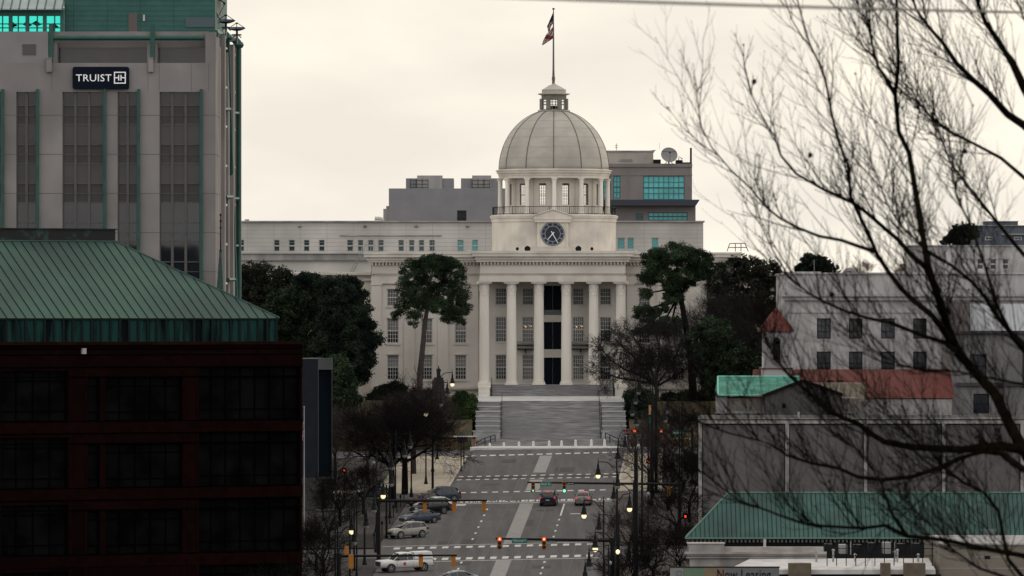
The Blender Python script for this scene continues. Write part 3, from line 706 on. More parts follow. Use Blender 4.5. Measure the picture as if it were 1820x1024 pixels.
# flags: cloth sheets hanging in folds
def flag(outline_l, outline_r, n, mats, pat, label, seg=10):
    k = len(outline_l); me = MB(); thick = .02
    for i in range(k):
        (lx, ly), (rx, ry) = outline_l[i], outline_r[i]
        for j in range(seg+1):
            t_ = j/seg; px = lx+(rx-lx)*t_; py = ly+(ry-ly)*t_
            me.v.append((X(px, DC), DC+.18*sin(t_*9+i*.8)-.1, zl(py)))
    for i in range(k-1):
        for j in range(seg):
            a = i*(seg+1)+j; me.f.append((a, a+1, a+seg+2, a+seg+1)); me.m.append(pat(i/(k-1), j/seg))
    o = me.build('flag', mats, org=(X(983,DC), DC, zl(outline_l[0][1])), smooth=True)
    so_ = o.modifiers.new('thickness', 'SOLIDIFY'); so_.thickness = thick
    return tag(o, label, 'flag')
fr = mat('flag_red', (0.16,0.03,0.035), .8); fw = mat('flag_white', (0.42,0.36,0.34), .8); fb = mat('flag_blue', (0.02,0.022,0.05), .8)
def lerp(pts, n):
    o = []
    for i in range(n):
        t_ = i/(n-1)*(len(pts)-1); k = min(int(t_), len(pts)-2); f_ = t_-k
        o.append((pts[k][0]+(pts[k+1][0]-pts[k][0])*f_, pts[k][1]+(pts[k+1][1]-pts[k][1])*f_))
    return o
ol = lerp([(983,22),(979,32),(975,41),(972,47),(974,53),(974.5,57)], 14); orr = lerp([(983.3,22),(983.3,30),(983.2,36),(983,42),(979,48),(977,55)], 14)
flag(ol, orr, 14, [fb, fr, fw], lambda u_, v_: 0 if u_ < .4 else (1 if int(v_*7+u_*3) % 2 else 2), 'limp striped national flag at the top of the dome flagpole')
ol = lerp([(979,53),(972,60),(968,67),(965,73),(963.5,80)], 12); orr = lerp([(983.2,46),(983.2,54),(983.2,62),(982.5,69),(964.5,81)], 12)
flag(ol, orr, 12, [fw, fr], lambda u_, v_: 1 if abs((u_-.55)-(v_-.5)*.3) < .13 or abs((u_-.4)+(v_-.6)*.9) < .07 else 0, 'pale flag with a red saltire below the striped flag on the dome pole')
# wings of the capitol behind the trees
m = MB(); d = 836
m.wall(X(470,d), X(660,d), Z(712,d), Z(489,d), d, [(X(a,d),X(a+18,d),Z(b_,d),Z(t_,d)) for a in (500,540,580,620) for (t_,b_) in ((520,556),(600,650))], .3)
m.box(X(470,d), X(659.5,d), d+.4, d+20, Z(712,d), Z(489,d)); m.build('wing_wall', stone, CAP)
m = MB(); m.box(X(470,d), X(660,d)-.01, d-.7, d+1, Z(489,d), Z(485,d)); m.box(X(470,d), X(660,d)-.02, d-.35, d+1, Z(499,d), Z(495,d)); m.box(X(470,d), X(660,d)-.03, d-.5, d+.9, Z(485,d), Z(483.6,d)); m.build('wing_cornice', stone_trim, CAP)
for a in (500,540,580,620):
    for (t_,b_) in ((520,556),(600,650)): window(CAP, X(a,d), X(a+18,d), Z(b_,d), Z(t_,d), d+.15, 3, 4)
m = MB(); d = 838; m.box(X(1304,d), X(1460,d), d, d+20, Z(712,d), Z(487,d)); m.box(X(1304,d), X(1460,d), d-.5, d+.5, Z(487,d), Z(483,d)); m.build('wing_wall', stone, CAP)
# roof hatch railing and ladder
m = MB(); d = 835
for (a, b) in (((1292,447),(1297,433)),((1297,433),(1324,432.5)),((1324,432.5),(1330,447)),((1307,447),(1307,433)),((1317,447),(1317,433)),((1295,440),(1327,440))): m.tube([P(a[0],a[1],d), P(b[0],b[1],d)], .07, 4)
m.build('roof_railing', darkm, CAP)
m = MB(); d = 833
for k in range(2): m.tube([P(622+6*k,484,d+k), P(642+5*k,446,d+k), P(645+5*k,434,d+k)], .06, 4)
for k in range(9): m.tube([P(623+2.2*k,482-4.3*k,d), P(629+2.2*k,482-4.3*k,d+1)], .05, 4)
for k in range(4): m.tube([P(645+7*k,447,d+1), P(645+7*k,434,d+1)], .05, 4)
m.tube([P(645,434,d+1), P(668,436,d+1)], .05, 4); m.build('roof_ladder', mat('galvanised', (0.25,0.25,0.25), .5), CAP)
# ---------------------------------------------------------------- other buildings
concrete_w = mat('white_concrete', (0.47,0.45,0.42), 0.85, (0.54,0.52,0.485), ns=0.25, stretch=(1,1,0.25), col3=(0.35,0.335,0.315), ns3=0.12)
concrete_s = mat('stained_concrete', (0.20,0.195,0.20), 0.9, (0.34,0.325,0.31), ns=0.5, stretch=(1,1,0.15))
grey_panel = mat('grey_panel', (0.18,0.178,0.182), 0.8, (0.21,0.207,0.212), ns=0.4)
tower_brown = mat('brown_concrete', (0.17,0.152,0.145), 0.85, (0.20,0.182,0.172), ns=0.3)
teal = glassmat('teal_glass', (0.05,0.44,0.44), 0.12, spec=0.6, col2=(0.02,0.24,0.25), ns=0.25)  # base colour raised to stand in for what the glass reflects
teal_d = glassmat('dark_teal_glass', (0.015,0.045,0.055), 0.1)
def at(px0, px1, d): return X(px0, d), X(px1, d)

def bld(name, label, px, py, d, cat='building'): return thing(name, P(px, py, d), label, cat)
def solid(root, name, px0, px1, yt, yb, d, depth, m, setb=0.0):
    q = MB(); q.box(X(px0,d), X(px1,d), d+setb, d+depth, Z(yb,d), Z(yt,d)); return q.build(name, m, root)
# long pale block behind the capitol
d = 900
LB = bld('long_building', 'long pale concrete block with small teal windows stretching behind the dome', 840, 700, d)
wl = [(427-6,434),(487,497),(513.5,524),(540,550),(567,577),(617,627.6),(636,645.6),(654,664),(672,682),(708,718),(727,736.5),(744.5,754),(763,773),(813,824),(839,849.5)]
wr = [(1097.5,1110.5),(1115,1126.5),(1158,1170)]
low = [(540,550),(567,577),(617,627.6),(636,645.6),(654,664)]
hs = [(X(a,d),X(b,d),Z(447,d),Z(426.5,d)) for a,b in wl]+[(X(a,d),X(b,d),Z(443,d),Z(422.5,d)) for a,b in wr]
m = MB(); m.wall(X(380,d), X(1250,d), Z(448.5,d), Z(395,d), d, hs, .35)
m.box(X(380,d), X(1250,d)-.01, d+.42, d+28, Z(720,d), Z(396,d)); m.build('upper_wall', concrete_w, LB)
m = MB(); m.wall(X(380,d), X(1250,d)-.02, Z(720,d), Z(463,d), d-.02, [(X(a,d),X(b,d),Z(498,d),Z(486,d)) for a,b in low], .3); m.build('lower_wall', concrete_w, LB)
m = MB(); m.box(X(380,d), X(1250,d)+.2, d-.4, d+28.2, Z(395,d), Z(392.5,d)); m.box(X(604,d), X(785,d), d-.12, d, Z(420,d), Z(418,d)); m.build('coping', concrete_s, LB)
m = MB(); m.box(X(380,d), X(700,d), d-.5, d+.3, Z(463,d), Z(448.5,d)); m.build('stained_band', concrete_s, LB)
m = MB(); m.box(X(380,d), X(700,d), d-.8, d+.2, Z(451,d), Z(448,d)); m.box(X(700,d), X(1250,d), d-.15, d+.2, Z(463,d), Z(448.5,d)); m.build('ledge', concrete_w, LB)
m = MB()
for y_ in (402, 409, 416, 424, 431, 438, 445): m.box(X(380,d), X(1250,d)-.05, d-.004, d+.02, Z(y_,d)-.02, Z(y_,d)+.02)
for x_ in range(440, 1250, 47): m.box(X(x_,d)-.02, X(x_,d)+.02, d-.006, d+.02, Z(448,d), Z(396,d))
m.build('joint', mat('joint_grey', (0.27,0.26,0.245), .9), LB)  # thin grey lines for the wall joints
for a, b in wl: window(LB, X(a,d), X(b,d), Z(447,d), Z(426.5,d), d+.15, 1, 2, frame=.07, lower=(teal if a > 800 else teal_d))
for a, b in wr: window(LB, X(a,d), X(b,d), Z(443,d), Z(422.5,d), d+.15, 1, 1, frame=.07, lower=teal)
for a, b in low: window(LB, X(a,d), X(b,d), Z(498,d), Z(486,d), d+.12, 1, 1, frame=.07, lower=teal_d)
for x_ in (533, 649, 740, 831):
    m = MB(); m.lathe(X(x_,d), d-.1, [(.05,Z(405,d)),(.3,Z(402,d)),(.05,Z(399.5,d))], 6); m.build('drain_spout', concrete_s, LB)
m = MB(); m.box(X(434,d), X(441,d), d+2, d+3.5, Z(393,d), Z(389.5,d)); m.build('roof_vent', concrete_s, LB)
# grey mechanical penthouse
d = 925
MP = bld('penthouse', 'windowless grey panelled penthouse with cooling boxes on top rising left of the dome', 800, 400, d)
m = MB(); m.wall(X(691,d), X(915,d), Z(710,d), Z(335,d), d, [(X(812.5,d),X(829,d),Z(392.5,d),Z(374,d))], .4)
m.box(X(691,d), X(915,d), d+.5, d+25, Z(710,d), Z(335.3,d)); m.quad((X(691,d),d+.5,Z(710,d)),(X(691,d),d,Z(710,d)),(X(691,d),d,Z(335,d)),(X(691,d),d+.5,Z(335,d))); m.build('panel_wall', grey_panel, MP)
m = MB()
for k in range(1, 30): z_ = Z(335+2*k,d); m.box(X(691,d), X(915,d), d-.004, d, z_-.012, z_+.012)
m.build('panel_joint', mat('panel_joint', (0.135,0.134,0.138), .9), MP)
m = MB(); xa, xb = at(812.5, 829, d)
for k in range(6): z_ = Z(392.5,d)+(Z(374,d)-Z(392.5,d))*k/6; m.box(xa, xb, d+.1, d+.2, z_, z_+.07)
m.tube([(xa,d+.2,Z(390,d)),(xb,d+.2,Z(378,d))], .08, 4); m.box(xa, xb, d+.36, d+.4, Z(392.5,d), Z(374,d)); m.build('louvre', darkm, MP)
for (a, b, yt) in ((721,806,316.5),(819,893,316.5)):
    q = solid(MP, 'cooling_unit', a, b, yt, 335.4, d, 9, grey_panel, setb=2)
    m = MB(); m.box(X(a+20,d), X(b-20,d), d+1.7, d+5, Z(335.2,d), Z(311.5,d)); m.build('unit_top', concrete_s, q)
    m = MB()
    x_ = X(a+8 if a < 800 else a+20, d); x2 = x_+2.6
    for zz in (Z(333,d), Z(327,d), Z(320,d)): m.tube([(x_,d+1.5,zz),(x2,d+1.5,zz)], .05, 4)
    for k in range(4): xx = x_+(x2-x_)*k/3; m.tube([(xx,d+1.5,Z(335,d)),(xx,d+1.5,Z(318,d))], .05, 4)
    m.build('railing', darkm, q)
m = MB(); m.box(X(681,d), X(690.8,d), d+1, d+5, Z(400,d), Z(371,d)); m.box(X(686,d), X(690.8,d)-.05, d+1.5, d+4, Z(371,d), Z(366,d)); m.build('duct', concrete_s, MP)
m = MB(); m.tube([P(666,388.5,d), P(675,388.5,d), P(680,390,d), P(681.5,397,d)], .28, 8); m.build('exhaust_pipe', concrete_w, MP)
# brown tower with teal glass
d = 980
BT = bld('brown_tower', 'brown office tower with teal glass bands and a rooftop satellite dish', 1160, 400, d)
gl = [(1072,1085,312.5,352.5),(1090,1102.5,312.5,352.5),(1143,1216.5,312.5,355)]
gl2 = [(1130,1143,380,392),(1152,1222,378,392)]
m = MB(); m.wall(X(1050,d), X(1230,d), Z(356,d), Z(297,d), d, [(X(a,d),X(b,d),Z(y1,d),Z(y0,d)) for a,b,y0,y1 in gl], .4)
m.box(X(1050,d), X(1230,d), d+.5, d+25, Z(710,d), Z(297.5,d)); m.quad((X(1230,d),d,Z(356,d)),(X(1230,d),d+.5,Z(356,d)),(X(1230,d),d+.5,Z(297,d)),(X(1230,d),d,Z(297,d))); m.build('upper_wall', tower_brown, BT)
m = MB(); m.box(X(1050,d), X(1230.5,d), d-.2, d+25.2, Z(297,d), Z(291,d)); m.box(X(1116,d), X(1118,d), d-.05, d, Z(355,d), Z(297,d)); m.box(X(1050,d), X(1230.6,d), d-.06, d, Z(312,d), Z(310,d)); m.build('parapet', tower_brown, BT)
m = MB(); m.prism([(X(1050,d),Z(366,d)),(X(1236,d),Z(366,d)),(X(1242,d),Z(357,d)),(X(1242,d),Z(355.5,d)),(X(1050,d),Z(355.5,d))], d-3, d+24); m.build('overhang', mat('dark_fascia', (0.035,0.04,0.055), .6), BT)
m = MB(); m.wall(X(1050,d), X(1236,d), Z(710,d), Z(366,d), d-1, [(X(a,d),X(b,d),Z(y1,d),Z(y0,d)) for a,b,y0,y1 in gl2], .4); m.box(X(1050,d), X(1236,d)-.02, d-.55, d+24.5, Z(710,d), Z(366.1,d)); m.build('lower_wall', tower_brown, BT)
random.seed(8)
for (a,b,y0,y1) in gl+gl2:
    yy = d+.2 if y1 < 370 else d-.8
    nx_ = max(2, round((b-a)/9)); nz_ = 4 if y1 < 370 else 2
    f = window(BT, X(a,d), X(b,d), Z(y1,d), Z(y0,d), yy, nx_, nz_, frame=.1, mun=.07, fm=mat('teal_frame', (0.02,0.10,0.11), .5), lower=teal if a != 1130 else teal_d)
solid(BT, 'roof_penthouse', 1080, 1162, 268.5, 291, d, 12, mat('pale_metal', (0.36,0.33,0.29), .7, (0.30,0.275,0.245), ns=.5), setb=3)
m = MB(); m.box(X(1080,d)-.2, X(1162,d)+.2, d+2.8, d+12.2, Z(268.6,d), Z(266.8,d)); m.box(X(1146,d), X(1150,d), d+2.9, d+3, Z(280,d), Z(273,d)); m.box(X(1100,d), X(1125,d), d+2.9, d+3, Z(286,d), Z(282,d)); m.build('penthouse_trim', concrete_s, BT)
def dish(parent, c, r_, tilt, yaw, ms, name='satellite_dish', stand=1.6):
    M = Matrix.Translation(c) @ Matrix.Rotation(yaw, 4, 'Z') @ Matrix.Rotation(tilt, 4, 'X'); m = MB()
    n = 24; rows = 6
    for side in (0, .06):
        for i in range(rows+1):
            rr_ = r_*i/rows
            for j in range(n): a = 2*pi*j/n; p = M @ Vector((rr_*cos(a), rr_*sin(a), .28*r_*(rr_/r_)**2-side)); m.v.append(tuple(p))
    o_ = (rows+1)*n
    for i in range(rows):
        for j in range(n):
            a = i*n+j; b = i*n+(j+1) % n; m.f.append((a, b, b+n, a+n)); m.m.append(0); m.f.append((o_+b, o_+a, o_+a+n, o_+b+n)); m.m.append(0)
    o = m.build(name, ms, parent, smooth=True)
    q = MB(); f_ = M @ Vector((0,0,r_*.9))
    for k in range(3): a = 2*pi*k/3+.5; q.tube([M @ Vector((r_*.95*cos(a), r_*.95*sin(a), .26*r_)), f_], .04, 4)
    q.tube([f_, M @ Vector((0,0,r_*.75))], .14, 6); q.build('feed_arm', darkm, o)
    q = MB(); b_ = M @ Vector((0,0,-.06)); q.tube([b_, M @ Vector((0,0,-.5)), (c[0], c[1]+.3, c[2]-stand)], .12, 5); q.tube([(c[0]-r_*.5,c[1]+.3,c[2]-stand),(c[0],c[1]+.3,c[2]-stand*.5),(c[0]+r_*.5,c[1]+.3,c[2]-stand)], .07, 4); q.build('mount', darkm, o)
    return o
dish(BT, P(1189, 277, d), 1.3, radians(62), radians(8), mat('dish_grey', (0.20,0.20,0.20), .6), stand=1.3)
m = MB(); m.tube([P(1228,292,d), P(1228,263,d)], .16, 6); m.build('antenna_post', darkm, BT)
m = MB(); m.tube([P(1095.5,268,d+3), P(1095.5,255,d+3)], .05, 4); m.tube([P(1093,262,d+3), P(1098,262,d+3)], .05, 4); m.tube([P(1093,258.5,d+3), P(1098,258.5,d+3)], .05, 4); m.tube([P(1155,268,d+3), P(1166,267,d+3)], .06, 4); m.tube([P(1172,266,d+3), P(1172,254,d+3)], .02, 3); m.build('antenna', darkm, BT)
m = MB()
for (a,b,y_) in ((1162,1175,283),(1202,1214,284),(1214,1227,288)): m.box(X(a,d), X(b,d), d+2, d+5, Z(291,d), Z(y_,d)); m.build('roof_equipment', darkm, BT); m = MB()
m.tube([P(1205,291,d+1), P(1207,278,d+1), P(1213,283,d+1)], .08, 4); m.build('cable_mast', darkm, BT)

# bank tower on the left
conc_t = mat('tower_concrete', (0.215,0.198,0.19), 0.85, (0.26,0.24,0.23), ns=0.3, stretch=(1,1,0.4), col3=(0.16,0.148,0.144), ns3=0.12)
green_m = mat('green_metal', (0.022,0.085,0.072), 0.55, (0.032,0.105,0.088), ns=0.6)
green_d = mat('green_pipe', (0.012,0.060,0.050), 0.4, (0.02,0.08,0.066), ns=1)
glass_t = glassmat('bronze_glass', (0.016,0.0145,0.0145), 0.10, wav=0.0, spec=0.4, ns=0.35, col2=(0.034,0.030,0.028))
glass_s = glassmat('spandrel_glass', (0.043,0.038,0.036), 0.25, spec=0.3, ns=.4, col2=(0.030,0.027,0.026))
glass_k = glassmat('black_glass', (0.008,0.010,0.014), 0.05, wav=0.25, spec=0.6, ns=0.25)
d = 620; s = F/d
BK = bld('bank_tower', 'tall grey concrete bank tower with green metal fins down its facade', 190, 900, d)
strips = [(-40,3,3),(29,65,2),(111,184.6,3),(209,244.5,2),(283.6,356,3)]
yt_, ybt = 163.5, 610
m = MB(); m.wall(X(-90,d), X(383,d), Z(960,d), Z(112,d), d, [(X(a,d),X(b,d),Z(ybt,d),Z(yt_,d)) for a,b,n in strips], .55)
m.build('concrete_wall', conc_t, BK)
m = MB()
xr = X(383,d); dS = 660
m.wall(0, 1, 0, 1, 0, [], 1) if False else None
zt, zb = Z(57,d), Z(960,d)
# right-hand side wall, seen at a steep angle
m.quad((xr,d,zb),(xr,dS,zb),(xr,dS,zt),(xr,d,zt))
m.quad((xr,dS,zb),(X(-90,d),dS,zb),(X(-90,d),dS,zt),(xr,dS,zt))
m.box(X(365,d), xr-.01, d+.02, d+3, Z(115,d), zt)
m.box(xr, xr+.5, 636-7, 636-4.6, zb, Z(66,634)); m.box(xr, xr+.35, 640.5, 643.5, zb, Z(70,640)); m.box(xr, xr+.6, 646, 650, zb, Z(80,647)); m.box(xr, xr+.5, 658, 660.2, zb, Z(85,659))
m.build('side_wall', conc_t, BK)
m = MB()
for k in range(14):
    y_ = 205+69.5*(k)/1
    if y_ < 900: m.box(X(-90,d), X(383.2,d), d-.004, d+.02, Z(y_,d)-.03, Z(y_,d)+.03); m.box(xr-.02, xr+.007, d, dS, Z(y_,d)-.03, Z(y_,d)+.03)
for x_ in (92, 283, 340, 263, 371): m.box(X(x_,d)-.02, X(x_,d)+.02, d-.005, d+.02, Z(162,d), Z(113,d))
m.build('joint', mat('dark_joint', (0.09,0.082,0.078), .9), BK)
random.seed(5)
for (a, b, n) in strips:
    xa, xb = X(a,d), X(b,d); y_ = yt_; fl = 0
    m = MB(); m.box(xa, xa+.12, d+.25, d+.5, Z(ybt,d), Z(yt_,d)); m.box(xb-.12, xb, d+.25, d+.5, Z(ybt,d), Z(yt_,d))
    us = [0, .31, .64, 1] if n == 3 else [0, .5, 1]
    for u_ in us[1:-1]: xx = xa+(xb-xa)*u_; m.box(xx-.13, xx+.13, d+.2, d+.5, Z(ybt,d), Z(yt_,d))
    yy = 187.5
    while yy < ybt:
        for q_ in (0, 33.5): m.box(xa, xb, d+.30, d+.45, Z(yy+q_,d)-.05, Z(yy+q_,d)+.05)
        yy += 69.5
    f = m.build('window_strip', mat('mullion', (0.085,0.077,0.074), .6), BK)
    for kind in range(3):
        q = MB()
        yy = 187.5-69.5
        while yy < ybt:
            for (c0, c1, sp) in ((0, 33.5, 1), (33.5, 69.5, 0)):
                t0, t1 = max(yt_, yy+c0), min(ybt, yy+c1)
                if t1 > t0:
                    kk = 1 if sp else 0
                    if yy+c0 > 350 or (a > 200 and yy+c0 > 335): kk = 2
                    if kk == kind: q = MB(); q.box(xa, xb, d+.46, d+.52, Z(t1,d), Z(t0,d)); q.build('pane', [glass_t, glass_s, glass_k][kind], f)
            yy += 69.5
    if True:
        q = MB(); q.box(xb-.02, xb+.24, d-.4, d+.1, Z(ybt,d), Z(158.5,d)); q.build('fin', green_d, BK)
# top storey: set-back glazing, fascia, beam, corbels
m = MB(); m.box(X(86.5,d), X(371,d), d+.6, d+1.2, Z(67,d), Z(55.5,d)); m.box(X(86.5,d), X(365,d), d+2.5, d+30, Z(83,d), Z(56,d)); m.box(X(94,d), X(101,d), d+.4, d+3, Z(112,d), Z(74,d)); m.box(X(261,d), X(279,d), d+.5, d+3, Z(112,d), Z(74,d)); m.build('top_fascia', conc_t, BK)
m = MB(); m.box(X(-90,d), X(86,d), d-.01, d+6, Z(112,d), Z(56,d)); m.build('parapet_block', mat('tower_concrete_pale', (0.20,0.188,0.186), .85, (0.23,0.216,0.212), ns=.3), BK)
m = MB()
for k in range(8): z_ = Z(97.5,d)+(Z(77.5,d)-Z(97.5,d))*k/8; m.box(X(40,d), X(64,d), d-.1, d-.012, z_, z_+.08)
m.build('louvre', mullm := mat('louvre_metal', (0.10,0.093,0.09), .6), BK)
m = MB(); m.box(X(101,d), X(365,d), d+2.7, d+2.8, Z(112,d), Z(83,d)); m.build('top_glazing', glassmat('dim_glass', (0.045,0.04,0.038), .15, col2=(0.03,0.027,0.027), ns=.6), BK)
m = MB(); m.tube([(X(92,d),d+.2,Z(67.5,d)),(X(362,d),d+.2,Z(67.5,d))], .24, 10); m.build('green_beam', green_d, BK)
for (a, b, c_, e_, f_) in ((87,94.5,83,92.5,43),(267,275,264,272.5,43)):
    m = MB(); m.box(X(a,d), X(b,d), d-.1, d+.5, Z(103,d), Z(f_,d)); m.build('green_post', green_d, BK)
    m = MB(); m.box(X(c_,d), X(e_,d), d-.5, d+.3, Z(128,d), Z(103,d)); m.box(X(c_,d)-.05, X(e_,d)+.05, d-.55, d+.3, Z(104.5,d), Z(102.8,d)); m.build('corbel', conc_t, BK)
# green clad penthouse and sun-room above
m = MB(); m.box(X(109,d), X(379,d), d+4, d+30, Z(60,d), Z(-60,d)); GP = m.build('green_penthouse', green_m, BK)
m = MB()
for k in range(12): z_ = Z(52-9*k,d); m.box(X(109,d), X(379,d)+.004, d+3.99, d+4.02, z_-.02, z_+.02)
for x_ in (126,186,245,305): m.box(X(x_,d)-.02, X(x_,d)+.02, d+3.985, d+4.02, Z(60,d), Z(-60,d))
m.build('panel_joint', mat('green_joint', (0.012,0.045,0.04), .7), GP)
m = MB(); m.box(X(224,d), X(240,d), d+3.9, d+3.99, Z(55,d), Z(20,d)); m.build('door', mat('brown_door', (0.10,0.085,0.08), .6), GP)
m = MB(); m.box(X(250,d), X(253.5,d), d+3.85, d+3.99, Z(34,d), Z(23,d)); m.build('light_box', sash, GP)
m = MB(); m.box(X(326,d), X(378,d), d+3.9, d+3.99, Z(45,d), Z(28,d)); m.build('vent_panel', teal_d, GP)
m = MB(); d2 = d+3
for k in range(9):
    x_ = X(-20+k*31-8*(k//1)*0, d2)
gx = [-17,16,46,77,108]
tl = mat('lit_teal', (0.06,0.62,0.55), .2, (0.04,0.45,0.42), ns=.8, emit=0.0)
tg = bpy.data.materials.new('tinted_clear_glass'); tg.use_nodes = True; _n = tg.node_tree; _n.nodes.remove(_n.nodes['Principled BSDF']); _t = _n.nodes.new('ShaderNodeBsdfTransparent'); _t.inputs[0].default_value = (0.06,0.86,0.78,1); _n.links.new(_t.outputs[0], _n.nodes['Material Output'].inputs[0])
m = MB(); m.quad((X(-90,d),d2+.3,Z(57,d)),(X(108,d),d2+.3,Z(57,d)),(X(108,d),d2+.3,Z(13,d)),(X(-90,d),d2+.3,Z(13,d))); SR = m.build('sunroom', tg, BK)
random.seed(9)
for px in (14, 40, 57, 88):                          # dark shapes added as silhouettes behind the tinted panes
    m = MB(); y_ = random.uniform(36, 42); m.add([(X(px-9,d),d2+3,Z(y_,d)),(X(px,d),d2+2.6,Z(y_-5,d)),(X(px+9,d),d2+3,Z(y_+2,d)),(X(px,d),d2+3.2,Z(y_+5,d))], [(0,3,2,1),(0,1,2,3)]); m.tube([(X(px,d),d2+3,Z(57,d)),(X(px,d),d2+3,Z(y_,d))], .05, 4); m.build('dark_shape', darkm, SR)
m = MB()
for x_ in gx: m.box(X(x_,d)-.28, X(x_,d)+.1, d2, d2+.3, Z(57,d), Z(12,d))
for x_ in (0,28,62,93): m.box(X(x_,d)-.06, X(x_,d)+.06, d2+.1, d2+.3, Z(57,d), Z(25,d))
for y_ in (40, 47): m.box(X(-90,d), X(108,d), d2+.1, d2+.28, Z(y_,d)-.05, Z(y_,d)+.05)
m.box(X(-90,d), X(108,d), d2+.02, d2+.29, Z(26,d), Z(15,d)); m.build('sunroom_frame', green_m, SR)
m = MB(); m.add([(X(-90,d),d2-1,Z(14,d)),(X(110,d),d2-1,Z(14,d)),(X(110,d),d2+6,Z(-40,d)),(X(-90,d),d2+6,Z(-40,d)),(X(-90,d),d2-1,Z(16,d)),(X(110,d),d2-1,Z(16,d)),(X(110,d),d2+6,Z(-38,d)),(X(-90,d),d2+6,Z(-38,d))],
   [(0,1,2,3),(7,6,5,4),(0,4,5,1),(1,5,6,2)]); m.build('glass_roof', glassmat('pale_roof_glass', (0.22,0.27,0.28), .15, col2=(0.15,0.20,0.21), ns=.5), SR)
m = MB()
for x_ in gx+[0,31,62,93]: m.tube([(X(x_,d),d2-1.05,Z(14,d)),(X(x_,d),d2+6,Z(-40.5,d))], .08, 4)
m.build('roof_bars', green_m, SR)
# side: green pipes, spheres, bronze strips with pale brackets
m = MB(); m.tube([(X(379,d),d+2,Z(58,d)),P(397,60,640),P(403,66,640)], .45, 8); m.lathe(P(403,66,640).x, 640, [(.05,Z(73,640)),(.45,Z(71,640)),(.62,Z(67,640)),(.45,Z(62,640)),(.05,Z(60,640))], 12); m.tube([P(403.5,66,640),P(408,205,644),P(411,345,647),P(419,560,651)], [.28,.28,.3,.3], 8)
m.tube([(X(379,d),d+14,Z(57,d)),P(415,68,655),P(424,78,655)], .4, 8); m.lathe(P(423.5,79,655).x, 655, [(.05,Z(87,655)),(.45,Z(85,655)),(.6,Z(80,655)),(.45,Z(75,655)),(.05,Z(73,655))], 12); m.tube([P(424.5,80,655),P(424.5,600,655)], .27, 8)
for (a, b, y_) in ((398,410,194),(401,412,350),(405,416,497)): m.tube([P(a,y_,636),P(b,y_,645)], .2, 6)
for (a, b, y_) in ((414,424,201),(415,424,353),(413,423,437)): m.tube([P(a,y_,650),P(b,y_,655)], .17, 6)
m.build('green_pipes', green_d, BK)
brz = mat('pale_bronze', (0.42,0.36,0.28), .4)
m = MB()
for px in (391.5, 395.5, 399): dd = F*(-(xr+.25))/(910-px); m.box(xr+.2, xr+.3, dd-.12, dd+.12, zb, Z(84,dd))
for px in (413.6, 416.5, 419.5): dd = F*(-(xr+.45))/(910-px); m.box(xr+.4, xr+.5, dd-.12, dd+.12, zb, Z(96,dd))
m.build('bronze_strip', brz, BK)
wb = mat('white_bracket', (0.7,0.68,0.63), .5)
for k in range(7):
    for (x0_, x1_, yb0, dd, st_) in ((393.5,402.5,84,634,69.6), (414,421.5,97,656,66.5)):
        y_ = yb0+st_*k
        m = MB(); m.tube([P(x0_,y_-2.5,dd), P(x0_+2,y_+.5,dd), P(x1_,y_+2.5,dd+1)], .13, 5); m.build('bracket', wb, BK)
for (px, py, dd) in ((401.5,41,633),(421,54,645)):
    dish(BK, P(px,py,dd), .95 if px < 410 else .88, radians(10), radians(0), mat('dish_navy', (0.03,0.045,0.09), .5), stand=.75)
    m = MB(); m.box(X(px-8,dd), X(px+8,dd), dd-.5, dd+.5, Z(py+9,dd), Z(py+7,dd)); m.box(X(px-1,dd), X(px+1,dd), dd-.5, dd+.5, Z(py+25,dd), Z(py+7,dd)); m.build('dish_shelf', green_d, BK)
dish(BK, P(381.5,8,628), 1.2, radians(85), radians(80), mat('dish_brown', (0.12,0.11,0.09), .6), stand=1.6)
# the sign: rounded navy board, white word and mark
SG = bld('wall_sign', 'dark navy board with white lettering and a square mark mounted high on the grey tower', 180, 159, d, 'sign')
def rrect(xa, xb, za, zb_, r_, n=5):
    p = []
    for (cx_, cz_, a0) in ((xb-r_, zb_-r_, 0), (xa+r_, zb_-r_, pi/2), (xa+r_, za+r_, pi), (xb-r_, za+r_, 1.5*pi)):
        for k in range(n+1): a = a0+pi/2*k/n; p.append((cx_+r_*cos(a), cz_+r_*sin(a)))
    return p[::-1]
m = MB(); m.prism(rrect(X(129.3,d), X(229.7,d), Z(158.7,d), Z(119,d), .22), d-.35, d-.05); m.build('board', mat('sign_navy', (0.003,0.006,0.015), .6, spec=.08), SG)
white_s = mat('sign_white', (0.85,0.85,0.83), .5, emit=0.12)
def text_mesh(s_, size, spacing=1.0, bold=0.0):
    cu = bpy.data.curves.new('txt', 'FONT'); cu.body = s_; cu.size = size; cu.extrude = .02; cu.space_character = spacing; cu.offset = bold
    cu.resolution_u = 3
    o = bpy.data.objects.new('txt', cu); COL.objects.link(o); bpy.context.view_layer.update()
    me = bpy.data.meshes.new_from_object(o); bpy.data.objects.remove(o); bpy.data.curves.remove(cu); return me
def put_text(s_, x0, x1, z0, z1, y, m_, parent, name='lettering', bold=0.0):
    me = text_mesh(s_, 1.0, 1.05, bold); co = np.array([v.co for v in me.vertices]); mn, mxx = co.min(0), co.max(0)
    sx, sz = (x1-x0)/(mxx[0]-mn[0]), (z1-z0)/(mxx[1]-mn[1]); og = ORG.get(parent.name, Vector((0,0,0)))
    for v in me.vertices:
        a, b, c = v.co; v.co = (x0+(a-mn[0])*sx-og.x, y-c-og.y, z0+(b-mn[1])*sz-og.z)
    me.materials.clear(); me.materials.append(m_); o = bpy.data.objects.new(name, me); COL.objects.link(o); o.parent = parent; ORG[o.name] = og; return o
put_text('TRUIST', X(135.5,d), X(198.5,d), Z(145,d), Z(132.5,d), d-.36, white_s, SG)
m = MB(); t = .1
